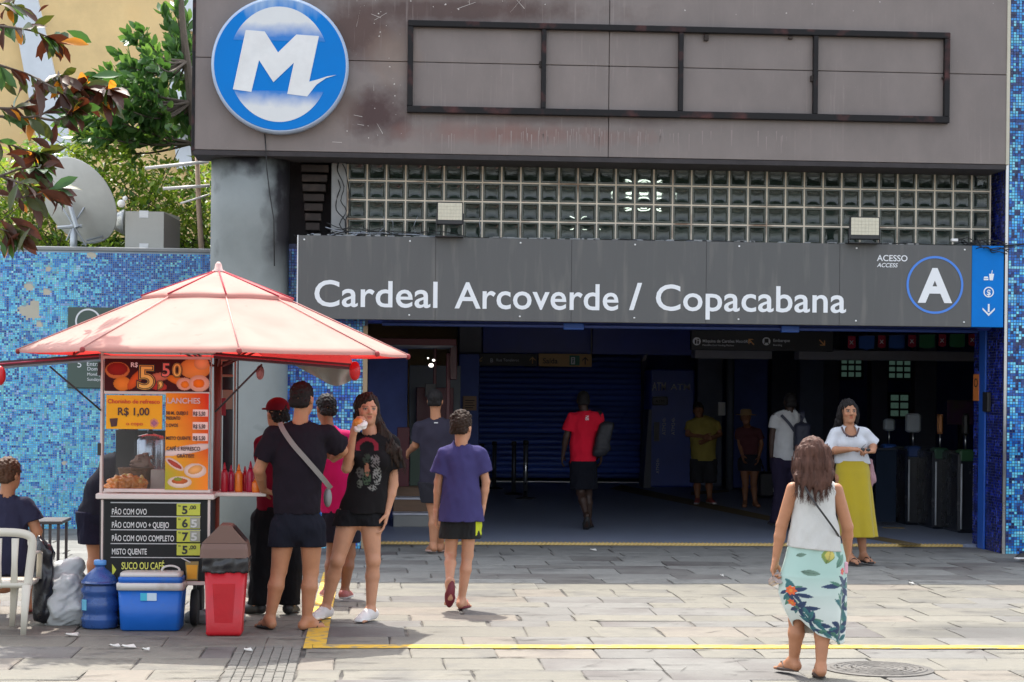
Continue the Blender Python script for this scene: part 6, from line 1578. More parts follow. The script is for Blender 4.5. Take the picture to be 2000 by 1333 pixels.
# water jug
g0 = G(190, 1231); jr = 36.5 * g0.y / FOC; jc = (g0.x, g0.y + jr)
jg = thing('water_jug', 'big translucent blue ribbed water jug beside the cool box', 'water jug', (jc[0], jc[1], 0)); JB = mat('jug_blue', (.035, .10, .32), rough=.28, trans=.15, var=.18, scale=5)
jz = P(190, 1137, g0.y).z
b = sm(); pf = [(jr * .86, 0), (jr * .97, .012), (jr * .97, .05), (jr, .06)]
for zc_ in (.10, .22, .30): pf += [(jr, zc_ - .03), (jr * .92, zc_ - .012), (jr * .92, zc_ + .012), (jr, zc_ + .03)]
pf = [q for q in pf]; pf += [(jr, jz - .03), (jr * .93, jz + .0), (jr * .75, jz + .035), (jr * .45, jz + .07), (jr * .29, jz + .085), (jr * .27, jz + .10), (jr * .32, jz + .102), (jr * .32, jz + .112)]
b.lathe((jc[0], jc[1], .002), pf, 32); b.build('body', JB, jg)
b = sm(); b.lathe((jc[0], jc[1], jz + .107), [(jr * .33, 0), (jr * .35, .004), (jr * .35, .03), (jr * .3, .036)], 18); b.build('cap', mat('cap_blue', (.10, .30, .65), rough=.35), jg)
c = P(157, 1181, g0.y); q = MB(); pts = []
for A in (210, 222, 234): pts.append((jc[0] + (jr + .003) * cos(R(A)), jc[1] + (jr + .003) * sin(R(A))))
zc_ = c.z; q.add([(x, y, zc_ - .045) for x, y in pts] + [(x, y, zc_ + .03) for x, y in pts], [(0, 1, 4, 3), (1, 2, 5, 4)]); q.build('label', mat('label_cyan2', (.15, .5, .7)), jg)
# red litter bin
g0 = G(436, 1243); yb0 = g0.y; bx0, bx1 = P(401, 1240, yb0).x, P(472, 1240, yb0).x; tx0, tx1 = P(396, 1120, yb0).x, P(484, 1120, yb0).x
bn = thing('litter_bin', 'red plastic litter bin with brown swing lid and black liner', 'litter bin', ((bx0 + bx1) / 2, yb0, 0)); zt_ = P(436, 1112, yb0).z
dp = .27
RBN = mat('bin_red', (.50, .012, .02), rough=.4, var=.14, scale=5, bump=.15, bscale=20, col2=(.36, .02, .025), c2lo=.5, c2hi=.7, c2scale=4)
b = sm(); b.rings([rrect(bx0 + .01, bx1 - .01, yb0 + .01, yb0 + dp - .03, .02, .0), rrect(bx0, bx1, yb0, yb0 + dp - .02, .025, .015), rrect(bx0 + .002, bx1 - .002, yb0, yb0 + dp - .02, .025, .03), rrect(tx0 + .012, tx1 - .012, yb0 - .02, yb0 + dp, .03, zt_)]); b.build('body', RBN, bn)
q = MB(); mx_ = (bx0 + bx1) / 2
q.add([(mx_ - .06, yb0 - .001, .06), (mx_ + .06, yb0 - .001, .06), (mx_ + .075, yb0 - .019, zt_ - .1), (mx_ - .075, yb0 - .019, zt_ - .1), (mx_ - .07, yb0 + .02, .05), (mx_ + .07, yb0 + .02, .05), (mx_ + .085, yb0, zt_ - .09), (mx_ - .085, yb0, zt_ - .09)], [(0, 1, 2, 3), (0, 4, 5, 1), (1, 5, 6, 2), (2, 6, 7, 3), (3, 7, 4, 0)]); q.build('raised_panel', RBN, bn)
f = Field((tx0 - .05, yb0 - .07, zt_ - .06), (tx1 + .05, yb0 + dp + .06, zt_ + .13), .007)
f.fn(lambda X, Y, Z: np.maximum(np.maximum(np.abs(X - (tx0 + tx1) / 2) - (tx1 - tx0) / 2 - .004, np.abs(Y - yb0 - dp / 2 + .01) - dp / 2 - .018), np.abs(Z - zt_ - .03) - .055), (tx0 - .05, yb0 - .07, zt_ - .06), (tx1 + .05, yb0 + dp + .06, zt_ + .13), 0)
f.wrinkle(.004, .09, 5, n=8); o = f.build('liner', mat('black_plastic', (.015, .014, .016), rough=.22, var=.2), bn); o.location = -wloc(bn)
LID = mat('lid_brown', (.15, .082, .062), rough=.5, var=.12, bump=.1)
zl0, zl1, zl2 = P(436, 1090, yb0).z, P(436, 1062, yb0).z, P(436, 1026, yb0).z
lx0, lx1 = P(391, 1080, yb0).x, P(485, 1080, yb0).x; lm_ = (lx0 + lx1) / 2
b = MB(); b.smooth = False
b.rings([rrect(lx0 - .003, lx1 + .003, yb0 - .035, yb0 + dp + .015, .03, zl0), rrect(lx0, lx1, yb0 - .03, yb0 + dp + .01, .03, zl0 + .06), rrect(lx0 + .01, lx1 - .01, yb0 - .02, yb0 + dp, .03, zl1)], True, True)
b.prism([(lx0 + .01, zl1 + .002), (lx1 - .01, zl1 + .002), (lm_ + .045, zl2 - .005), (lm_ + .02, zl2), (lm_ - .03, zl2)], yb0 - .015, yb0 + dp - .01)
b.build('lid', LID, bn)
q = MB(); q.add([(lx1 - .018, yb0 + .02, zl1 + .016), (lx1 - .018, yb0 + dp - .05, zl1 + .016), (lm_ + .062, yb0 + dp - .05, zl2 - .012), (lm_ + .062, yb0 + .02, zl2 - .012)], [(0, 1, 2, 3)]); q.build('swing_flap', mat('flap_black', (.03, .024, .024), rough=.4), bn)
# white plastic sack behind the bin and a dark bag
def sack(name, lab, c, r, m, seed, amp=.02, wl=.12, vox=.01, ex=None): return blob(name, lab, 'bag', c, r, m, seed, amp, wl, vox=vox, extra=ex)
p = G(505, 1180); sack('plastic_sack', 'white plastic sack on the ground between the bin and the bag man', (p.x, p.y + .15, .2), (.12, .13, .21), mat('white_sack', (.38, .36, .33), rough=.4, var=.1, bump=1., bscale=12), 21)
p = G(120, 1225); sack('white_sack', 'large grey-white sack slumped between the black bag and the water jug', (p.x + .0, p.y + .22, .17), (.17, .2, .26), mat('grey_sack', (.52, .54, .54), rough=.4, var=.12, scale=5, bump=1., bscale=9), 12, .011, .16, ex=lambda f: (f.wrinkle(.005, .055, 77), f.ell((p.x - .07, p.y + .18, .12), (.12, .15, .14), k=.05), f.ell((p.x + .09, p.y + .2, .1), (.12, .15, .13), k=.05), f.cap((p.x - .02, p.y + .2, .38), (p.x + .07, p.y + .2, .41), .06, .05, k=.06)))
p = G(78, 1226)
f = Field((p.x - .14, p.y - .05, -.02), (p.x + .16, p.y + .35, .75), .008)
f.cap((p.x + .01, p.y + .12, .10), (p.x - .005, p.y + .12, .50), .085, .075, k=0); f.cap((p.x, p.y + .12, .5), (p.x - .03, p.y + .12, .62), .06, .02, k=.04)
f.wrinkle(.010, .10, 31, (1, 1, .25), 9); f.cut((0, 0, .003), (0, 0, -1)); o = f.build('black_bag', mat('bin_liner', (.014, .014, .018), rough=.25, var=.2, bump=.8, bscale=12)); tag(o, 'tall shiny black rubbish bag hanging behind the white chair', 'bag')
# low dark table behind the seated woman
tb = thing('folding_table', 'small dark table beside the seated person before the mosaic wall', 'table', tuple(G(100, 1110)))
g0 = G(114, 1106); Yt = g0.y; c = at(62, 1018, 122, 1024, Yt); DT = mat('dark_table', (.04, .03, .03), rough=.5)
MB().bbox(c[0], c[1], Yt - .02, Yt + .55, c[2], c[3], .005).build('top', DT, tb)
for (x, y) in ((c[1] - .04, Yt), (c[0] + .02, Yt), (c[1] - .04, Yt + .5), (c[0] + .02, Yt + .5), (P(97, 1050, Yt).x, Yt + .0)): MB().bbox(x - .012, x + .014, y, y + .025, 0, c[2], .003).build('leg', DT, tb)
# white plastic chair, seen from behind
chf = G(45, 1240); ch = thing('plastic_chair', 'white plastic garden chair holding the seated person in navy', 'chair', tuple(G(20, 1235)))
CH = mat('chair_plastic', (.60, .56, .47), rough=.4, var=.08)
Yh = chf.y
def cp(u, v, dy=0.): return P(u, v, Yh + dy)
def slab(pts, th, name, par=ch, m=CH):
    """curved plastic strip: pts are (centre, half width vector)"""
    b = sm(); rings = []
    for c, wv, nv in pts:
        c = Vector(c); wv = Vector(wv); nv = Vector(nv).normalized() * th / 2
        rings.append([c - wv - nv, c - wv * .5 - nv * 1.2, c + wv * .5 - nv * 1.2, c + wv - nv, c + wv + nv, c - wv + nv])
    b.rings(rings); return b.build(name, m, par)
k = Yh / FOC
# back: hoop with vertical slats
hoop = [cp(-70, 1160), cp(-66, 1100), cp(-52, 1060), cp(-20, 1043), cp(20, 1041), cp(52, 1046), cp(62, 1060), cp(58, 1100), cp(52, 1150)]
hp = bez([p + Vector((0, .03, 0)) for p in hoop], 4)
b = sm(); rings = []
for i, p in enumerate(hp):
    d = (hp[min(i + 1, len(hp) - 1)] - hp[max(i - 1, 0)]).normalized(); n_ = Vector((0, 1, 0)); s_ = d.cross(n_).normalized(); wd = .028
    rings.append([p - s_ * wd - n_ * .008, p + s_ * wd - n_ * .008, p + s_ * wd + n_ * .008, p - s_ * wd + n_ * .008])
b.rings(rings); b.build('back_frame', CH, ch)
for (u0, u1, uw) in ((30, 27, 7), (-2, -3, 6), (-34, -32, 6)):
    slab([(cp(u0, 1052, .03), (uw * k, 0, 0), (0, 1, 0)), (cp((u0 + u1) / 2, 1100, .045), (uw * k * .8, 0, 0), (0, 1, 0)), (cp(u1, 1150, .03), (uw * k, 0, 0), (0, 1, 0))], .012, 'back_slat')
sz = cp(0, 1140).z; 
b = sm(); b.rings([rrect(cp(-62, 1140).x, cp(55, 1140).x, Yh + .0, Yh + .46, .05, sz - .03), rrect(cp(-66, 1140).x, cp(58, 1140).x, Yh - .01, Yh + .47, .05, sz)]); b.build('seat', CH, ch)
for (u0, u1, dy) in ((52, 47, 0), (-60, -62, 0), (30, 22, .42), (-48, -52, .42)):
    top_ = cp(u0, 1140, dy); bot_ = Vector((cp(u1, 1240, 0).x if dy == 0 else P(u1, 1215, Yh + dy).x, Yh + dy + (-.03 if dy == 0 else .03), 0))
    slab([((top_.x, top_.y, sz - .01), (.030, 0, 0), (0, 1, 0)), (((top_.x + bot_.x) / 2, (top_.y + bot_.y) / 2, sz / 2), (.024, 0, 0), (0, 1, 0)), ((bot_.x, bot_.y, 0.001), (.018, 0, 0), (0, 1, 0))], .022, 'leg')
for s_ in (-1, 1):
    xx = cp(58 if s_ > 0 else -66, 1100).x
    slab([((xx, Yh + .04, sz + .2), (.022, 0, 0), (0, .2, 1)), ((xx + s_ * .01, Yh + .22, sz + .2), (.024, 0, 0), (0, 0, 1)), ((xx, Yh + .42, sz + .17), (.02, 0, 0), (0, .5, 1)), ((xx - s_ * .01, Yh + .45, sz - .01), (.018, 0, 0), (0, 1, 0))], .014, 'armrest')
# litter
PAPER = mat('scrap_white', (.62, .60, .55), rough=.8)
for i, (u, v, s_, lab) in enumerate(((140, 1244, .034, 'flat white paper scrap in front of the water jug'), (252, 1267, .036, 'larger white paper scrap before the cool box'), (225, 1266, .025, 'small curled paper scrap left of the larger one'), (1159, 1077, .025, 'tiny white scrap on the shaded paving before the threshold'), (1410, 1128, .012, 'tiny white speck of litter by the shadow edge'), (483, 1274, .02, 'small white scrap on the ribbed pavers'), (285, 1273, .018, 'small beige scrap right of the larger paper scrap'), (1780, 1143, .02, 'white cigarette stub at the shadow edge on the right'))):
    g0 = G(u, v); b = sm(); n = 9; ring = lambda q, z: [(g0.x + q * s_ * 1.6 * (.75 + .4 * ((i * 7 + j * 5) % 6) / 5) * cos(2 * pi * j / n), g0.y + q * s_ * (.8 + .3 * ((i + j * 3) % 5) / 4) * sin(2 * pi * j / n), z + .004 * ((j * 3) % 4)) for j in range(n)]
    b.rings([ring(1, .008), ring(.8, .016), ring(.4, .012)]); tag(b.build('paper_scrap', PAPER), lab, 'litter')
# ------------------------------------------------------------ people: one continuous body each, hair and clothes over it
def skinmat(name, c):
    m = mat('skin_' + name, c, rough=.5, attr=True, var=.13, scale=11, spec=.35, bump=.15, bscale=160)
    b = m.node_tree.nodes['Principled BSDF']; b.inputs['Subsurface Weight'].default_value = .0
    return m
SK = {'tan': (.42, .19, .10), 'fair': (.50, .25, .15), 'brown': (.24, .105, .055), 'dark': (.05, .027, .019), 'olive': (.38, .18, .10)}
HAIRM = {}
def hairmat(c, name):
    return mat('hair_' + name, c, rough=.65, var=.55, scale=60, stretch=(1, 1, .1), bump=.35, bscale=80, spec=.2)
def clothmat(name, c, rough=.9, bump=.25): return mat('cloth_' + name, c, rough=rough, var=.07, scale=5, bump=bump, bscale=130, sheen=.0, spec=.15)
def V3(*a): return np.array(a, dtype=np.float64)

class Person:
    def __init__(s, label, u, v, H, fy, skin, dy=0., vox=.008, z=0., group=None, rot=0.):
        g = G(u, v, z); s.root = Vector((g.x, g.y + dy, z)); s.H = H; s.fy = fy; s.vox = vox; s.sc = H / 1.68
        s.skin = SK[skin]; s.skinname = skin; s.label = label; s.J = {}; s.u0 = u; s.extra = []; s.group = group
        s.b = 1.; s.fem = False; s.face = False; s.head_yaw = 0.; s.head_pitch = 0.; s.hs = 1.; s.hand = {'l': {}, 'r': {}}; s.shoe = {}
    def px(s, u, v, dy=0.):
        p = P(u, v, s.root.y + dy) - s.root; return V3(*p)
    def set(s, **k):
        for n, a in k.items(): s.J[n] = s.px(*a) if len(a) <= 3 and isinstance(a, tuple) else np.array(a, float)
    def fill(s):
        J, H, fy = s.J, s.H, s.fy
        J.setdefault('pelvis', V3(0, 0, .53 * H))
        J.setdefault('neck', J['pelvis'] + V3(0, 0, .305 * H)); J.setdefault('head', J['neck'] + V3(0, fy * .012, .10 * H))
        J.setdefault('sl', J['neck'] + V3(-.105 * H, 0, -.025 * H)); J.setdefault('sr', J['neck'] + V3(.105 * H, 0, -.025 * H))
        sc_ = (J['sl'] + J['sr']) / 2
        J.setdefault('waist', J['pelvis'] * .68 + sc_ * .32); J.setdefault('chest', J['pelvis'] * .3 + sc_ * .7)
        for q, sg in (('l', -1), ('r', 1)):
            J.setdefault('e' + q, J['s' + q] + V3(sg * .03 * H, 0, -.175 * H)); J.setdefault('w' + q, J['e' + q] + V3(sg * .008 * H, fy * .04, -.145 * H))
            J.setdefault('h' + q, J['pelvis'] + V3(sg * .052 * H, 0, -.01 * H)); J.setdefault('a' + q, V3(sg * .06 * H, 0, .048 * H))
            J.setdefault('k' + q, (J['h' + q] + J['a' + q]) / 2 + V3(0, fy * .02, .0))
            J.setdefault('f' + q, V3(sg * .25, fy, 0) / 1.03)           # which way the foot points
    def bounds(s, names=None, m=.16):
        pts = np.array([p for n, p in s.J.items() if n[0] != 'f' and (names is None or n in names)]); lo, hi = pts.min(0) - m, pts.max(0) + m
        return lo, hi
    def torso(s, F, g=0., hem=None, hemr=None, k=.035, upto=True):
        J, sc, b = s.J, s.sc, s.b; sw = abs(J['sr'][0] - J['sl'][0]) / 2
        ch = max(.105 * sc, sw * .80) * b ** .5; wa = (.108 if s.fem else .118) * sc * b; hp = (.135 if s.fem else .125) * sc * b
        s.dim = (ch, wa, hp)
        top = (J['sl'] + J['sr']) / 2; up = J['chest'] * .35 + top * .65
        d = np.array([0, 0, .012])
        F.cap(J['sl'] * .80 + J['sr'] * .20 - d, J['sr'] * .80 + J['sl'] * .20 - d, .052 * sc + g, k=k)
        F.cap(up - d * 2, J['chest'], ch + g, ch * .98 + g, k=k, fl=.68)
        F.cap(J['chest'], J['waist'], ch * .95 + g, wa + g, k=k, fl=.74)
        F.cap(J['waist'], J['pelvis'], wa + g, hp + g * .6, k=k, fl=.80)
        F.cap(top - d, J['neck'] + np.array([0, 0, .01]), .07 * sc + g * .6, .048 * sc + g * .4, k=k)
        if s.fem:
            for sg in (-1, 1): F.ell(tuple(J['chest'] + V3(sg * ch * .45, s.fy * ch * .52, .012)), (.062 * sc + g, .055 * sc + g, .062 * sc + g), k=.03)
    def arm(s, F, q, g=0., k=.02):
        J, sc, b = s.J, s.sc, s.b ** .6
        F.cap(J['s' + q] - V3(0, 0, .006), J['e' + q], .045 * sc * b + g, .038 * sc * b + g, k=k)
        m_ = J['e' + q] * .65 + J['w' + q] * .35
        F.cap(J['e' + q], m_, .037 * sc * b + g, .037 * sc * b + g, k=.01); F.cap(m_, J['w' + q], .036 * sc * b + g, .024 * sc * b + g, k=.01)
    def mk_hand(s, F, q):
        J, sc = s.J, s.sc; o = s.hand[q]; w_ = J['w' + q]; fa = w_ - J['e' + q]; fa /= np.linalg.norm(fa)
        d = np.array(o.get('dir', fa), float); d /= np.linalg.norm(d)
        pn = np.array(o.get('palm', (1 if q == 'l' else -1, 0, 0)), float); pn -= d * (pn @ d); pn /= np.linalg.norm(pn)
        sd = np.cross(d, pn); sd *= 1 if sd @ np.array(o.get('thumb', (0, s.fy, 0.01)), float) > 0 else -1          # towards the thumb
        curl = o.get('curl', .35); hs = sc * o.get('size', 1.)
        for i in range(4):
            off = sd * (.027 - .018 * i) * hs
            base = w_ + d * .082 * hs + off * 1.0
            F.cap(w_ + d * .012 * hs + off * .6, base, .015 * hs, .0125 * hs, k=.012)
            L = [(.042, .026, .02), (.046, .030, .021), (.043, .028, .02), (.034, .021, .018)][i]; p = base; a = 0
            for j in range(3):
                a += curl * (.7, 1.2, .9)[j]; dd = d * cos(a) + pn * sin(a) + sd * (.10 - .07 * i) * (1 - min(1, curl)); dd /= np.linalg.norm(dd)
                p2 = p + dd * L[j] * hs; F.cap(p, p2, (.0095 - .0009 * j) * hs, (.0088 - .0010 * j) * hs, k=.003); p = p2
        t0 = w_ + d * .025 * hs + sd * .022 * hs; t1 = t0 + (d * .55 + sd * .55 + pn * .5) * .040 * hs; t2 = t1 + (d * .8 + sd * .15 + pn * .55) * .034 * hs; t3 = t2 + (d * .9 + pn * .35) * .022 * hs
        F.cap(w_ + d * .015 * hs + sd * .012 * hs, t0, .016 * hs, .015 * hs, k=.012); F.cap(t0, t1, .0145 * hs, .012 * hs, k=.006); F.cap(t1, t2, .0115 * hs, .0105 * hs, k=.004); F.cap(t2, t3, .0105 * hs, .008 * hs, k=.003)
        s.hand[q]['pos'] = w_ + d * .10 * hs + pn * .02
    def leg(s, F, q, g=0., k=.02):
        J, sc, b = s.J, s.sc, s.b ** .6; fy = s.fy; h_, kn, an = J['h' + q], J['k' + q], J['a' + q]
        th = .088 if s.fem else .080
        F.cap(h_ + np.array([0, 0, .01]), kn, th * sc * b + g, .052 * sc * b + g, k=k)
        cm = kn * .68 + an * .32 + V3(0, -fy * .016, 0)
        F.ell(tuple(kn + V3(0, fy * .012, 0)), (.048 * sc + g, .05 * sc + g, .052 * sc + g), k=.02)
        F.cap(kn, cm, .047 * sc * b + g, .052 * sc * b + g, k=.015); F.cap(cm, an, .051 * sc * b + g, .031 * sc * b ** .5 + g, k=.015)
    def foot(s, F, q, g=0., toes=True):
        J, sc = s.J, s.sc; an = J['a' + q]; d = J['f' + q] / np.linalg.norm(J['f' + q]); upv = V3(0, 0, 1) - d * d[2]; upv /= np.linalg.norm(upv); sd = np.cross(d, upv)
        heel = an - d * .035 * sc - upv * (.052) * sc; ball = an + d * .115 * sc - upv * .060 * sc
        F.ell(tuple(an - upv * .004), (.036 * sc + g,) * 3, k=.02)
        F.cap(heel + upv * .022, an, .030 * sc + g, .032 * sc + g, k=.02); F.cap(heel + upv * .022, ball + upv * .014, .028 * sc + g, .026 * sc + g, k=.02)
        F.cap(an + d * .03, ball + upv * .012, .032 * sc + g, .024 * sc + g, k=.02)
        for sg in (-1, 1): F.cap(heel + upv * .02 + d * .04 * sc, ball + upv * .012 + sd * sg * .022 * sc, .026 * sc + g, .021 * sc + g, k=.015)
        if toes:
            for i in range(5):
                o = (-.034 + .017 * i) * sc * (1 if q == 'l' else -1) * (-1)
                o *= s.fy * (-1)
                F.cap(ball + sd * o * .9 + upv * .004, ball + sd * o + d * (.055 - .006 * i) * sc - upv * .001, .0105 * sc, (.0115 if i == 0 else .009) * sc, k=.006)
        s.J['g' + q] = (heel, ball, d, upv, sd)
    def mk_head(s, F):
        J = s.J; c = J['head']; hs = s.hs * s.sc ** .35 * .97; fy = s.fy
        M = np.array(Matrix.Rotation(s.head_yaw, 3, 'Z') @ Matrix.Rotation(s.head_pitch * -fy, 3, 'X')); s.HM = M; s.hsz = hs
        def W(x, y, z): return c + M @ V3(x, y * fy, z) * hs            # y>0 = in front of the face
        s.W = W
        r3 = lambda a, b_, c_: (a * hs, b_ * hs, c_ * hs)
        F.cap(J['neck'] - V3(0, 0, .03), W(0, -.015, -.06), .052 * s.sc * s.b ** .3, .050 * hs, k=.02)
        F.ell(tuple(W(0, -.018, .028)), r3(.075, .094, .086), k=.02, M=M); F.ell(tuple(W(0, .03, -.02)), r3(.062, .056, .078), k=.03, M=M)
        F.ell(tuple(W(0, .034, -.072)), r3(.046, .045, .042), k=.03, M=M)
        for sg in (-1, 1):
            F.ell(tuple(W(sg * .073, -.012, -.008)), r3(.012, .021, .033), k=.006, M=M)
            if s.face:
                F.ell(tuple(W(sg * .031, .092, .004)), r3(.020, .014, .012), k=0, sub=True, M=M); F.ell(tuple(W(sg * .031, .077, .004)), r3(.0145, .0125, .0115), k=.003, M=M)
                F.ell(tuple(W(sg * .036, .066, -.028)), r3(.022, .018, .02), k=.015, M=M); F.cap(W(sg * .014, .087, .021), W(sg * .045, .078, .022), .006 * hs, .004 * hs, k=.008)
        F.cap(W(0, .084, .012), W(0, .103, -.024), .008 * hs, .0125 * hs, k=.010)
        for sg in (-1, 1): F.ell(tuple(W(sg * .012, .092, -.028)), r3(.009, .010, .008), k=.006, M=M)
        if s.face:
            F.cap(W(-.020, .078, -.052), W(.020, .078, -.052), .006 * hs, k=.006); F.cap(W(-.016, .078, -.062), W(.016, .078, -.062), .007 * hs, k=.005)
        F.ell(tuple(W(0, .064, -.094)), r3(.022, .018, .016), k=.018, M=M)
    def facecol(s, Vv):
        col = np.tile(np.array(s.skin, dtype=np.float64), (len(Vv), 1))
        if s.face:
            inv = s.HM.T; q = (Vv - s.J['head']) @ inv.T / s.hsz; q[:, 1] *= s.fy
            f = q[:, 1] > .045
            def ell_(cx, cz, rx, rz, c_, mix=1.):
                m_ = f & (((q[:, 0] - cx) / rx) ** 2 + ((q[:, 2] - cz) / rz) ** 2 < 1); col[m_] = col[m_] * (1 - mix) + np.array(c_) * mix
            sk = np.array(s.skin)
            for sg in (-1, 1):
                ell_(sg * .031, .022, .021, .0048, sk * .12, .85); ell_(sg * .031, .004, .0165, .0085, sk * .35, .8); ell_(sg * .031, .004, .0125, .0055, (.30, .26, .24)); ell_(sg * .031, .004, .0055, .0058, (.02, .012, .01)); ell_(sg * .031, .0098, .016, .0028, sk * .1, .9)
                ell_(sg * .009, -.034, .004, .003, sk * .3, .8); ell_(sg * .045, -.03, .022, .018, (sk[0] * 1.1, sk[1] * .85, sk[2] * .8), .5)
            ell_(0, -.051, .022, .006, (sk[0] * .85, sk[1] * .42, sk[2] * .42), .9); ell_(0, -.063, .019, .0075, (sk[0] * .95, sk[1] * .5, sk[2] * .48), .9); ell_(0, -.0565, .021, .0018, sk * .25, .9)
        for fn_ in s.extra: col = fn_(Vv, col)
        return np.clip(col, 0, 1)
    def build(s, legs='lr', arms='lr', toes=True, name='person'):
        s.fill(); lo, hi = s.bounds(); lo[2] = min(lo[2], -.02); F = Field(lo, hi, s.vox)
        s.torso(F, g=-.009)
        for q in arms: s.arm(F, q); s.mk_hand(F, q)
        for q in legs: s.leg(F, q); s.foot(F, q, toes=toes)
        s.mk_head(F)
        o = F.build(name, skinmat(s.skinname, s.skin), None, colfn=s.facecol, loc=s.root); s.o = o
        tag(o, s.label, 'person', s.group); return o
    def sub(s, name, F, m, colfn=None, label=None):
        return F.build(name, m, s.o, colfn=colfn, label=label)
    def tshirt(s, c, name='t_shirt', g=.016, hem=None, hemr=None, sleeve=.62, sr=.068, neck=.062, seed=1, colfn=None, mname=None, wr=.0052, cuts=(), vneck=0., arms='lr', rough=.9, hemtilt=(0, 0), sleevefl=1.):
        J, sc = s.J, s.sc; lo, hi = s.bounds([n for n in J if n[0] in 'snpcwh' and n not in ('wl', 'wr')] + ['el', 'er'], m=.2); lo[2] = (hem if hem is not None else J['pelvis'][2]) - .05
        F = Field(lo, hi, max(s.vox, .0075)); ch, wa, hp = s.dim
        s.torso(F, g=g, k=.04)
        hz = hem if hem is not None else J['pelvis'][2] - .02; hr = hemr or max(hp, wa) + g * 1.3
        hc = J['pelvis'].copy(); hc[2] = hz; s.hemz = hz
        F.cap(J['chest'], hc - V3(0, 0, .03), ch + g * .9, hr, k=.03, fl=.80)
        F.cut((hc[0], hc[1], hz), (hemtilt[0], hemtilt[1], -1))
        for q in arms:
            a, e = J['s' + q], J['e' + q]; d = (e - a); L = np.linalg.norm(d); d = d / L; en = a + d * L * sleeve
            if sleeve > 0: F.cap(a - d * .0 - V3(0, 0, .008), a + d * (L * sleeve + .03), sr * sc * .76, sr * sc * sleevefl, k=.03, cuts=[(en, d)])
        F.wrinkle(wr, .15, seed, (.9, .8, .9)); F.wrinkle(wr * .45, .07, seed + 50, (1, 1, .6))
        F.cut((hc[0], hc[1], hz), (hemtilt[0], hemtilt[1], -1))
        n_ = J['neck']
        F.cap(n_ + V3(0, 0, -.012), n_ + V3(0, 0, .2), neck * sc, neck * sc * 1.1, k=0, sub=True)
        if vneck: F.ell(tuple(n_ + V3(0, s.fy * .07, -.03)), (vneck, .09, vneck * .9), sub=True)
        return s.sub(name, F, clothmat(mname or name, c, rough) if colfn is None else mat('cloth_print_' + (mname or name), c, rough=rough, attr=True, var=.06, scale=6, bump=.2, bscale=120, spec=.15), colfn)
    def shorts(s, c, name='shorts', g=.02, hemz=None, flare=.02, seed=2, colfn=None, top=None, mname=None, legs='lr', wr=.004):
        J, sc = s.J, s.sc; ch, wa, hp = s.dim; lo, hi = s.bounds(['pelvis', 'waist', 'hl', 'hr', 'kl', 'kr'] + (['al', 'ar'] if hemz is not None and hemz < J['kl'][2] else []), m=.19)
        F = Field(lo, hi, max(s.vox, .0075)); tz = top if top is not None else min(J['waist'][2] - .02, getattr(s, 'hemz', 9) + .03)
        F.cap(J['waist'], J['pelvis'], wa + g * .7, hp + g, k=.03, fl=.82)
        b = s.b ** .6; th = .088 if s.fem else .080; hz = hemz if hemz is not None else J['kl'][2] + .06
        for q in legs:
            h_, kn, an = J['h' + q], J['k' + q], J['a' + q]
            F.cap(h_ + V3(0, 0, .02), kn, th * sc * b + g, .060 * sc * b + g + flare, k=.02)
            if hz < kn[2] - .05: F.cap(kn, an, .060 * sc * b + g + flare, .045 * sc * b + g + flare, k=.02)
        F.wrinkle(wr, .10, seed, (1, 1, .6)); F.wrinkle(wr * .6, .05, seed + 9, (1, 1, .3))
        F.cut((0, 0, hz), (0, 0, -1)); F.cut((0, 0, tz), (0, 0, 1))
        return s.sub(name, F, clothmat(mname or name, c) if colfn is None else mat('cloth_print_' + (mname or name), c, rough=.9, attr=True, var=.06), colfn)
    def hair_short(s, m, seed=3, front=.045, low=-.045, amp=.0045, wl=.03, thick=.0, curls=False):
        hs = s.hsz; c = s.J['head']; lo, hi = c - .19, c + .19; F = Field(lo, hi, min(s.vox, .0065)); W = s.W; M = s.HM
        fd = M @ V3(0, s.fy, 0); dn = M @ V3(0, 0, -1.)
        nf = fd * .80 + dn * .60; nf /= np.linalg.norm(nf)
        F.ell(tuple(W(0, -.018, .032)), ((.080 + thick) * hs, (.100 + thick) * hs, (.090 + thick) * hs), k=0, M=M, cuts=[(W(0, front, -.01), nf), (W(0, 0, low), dn)])
        F.cap(W(-.04, -.07, -.03), W(.04, -.07, -.03), .035 * hs, k=.02, cuts=[(W(0, 0, low - .025), dn)])
        if curls:
            rg_ = np.random.RandomState(seed)
            for i in range(46):
                a = rg_.rand() * 2 * pi; e = rg_.uniform(.35, 1.5); x, y, z = cos(a) * cos(e), sin(a) * cos(e), sin(e)
                F.ell(tuple(W(.082 * x, -.018 + .10 * y, .035 + .092 * z)), (.016 * hs,) * 3, k=.006)
        F.wrinkle(amp, wl, seed, n=10)
        return s.sub('hair', F, m)
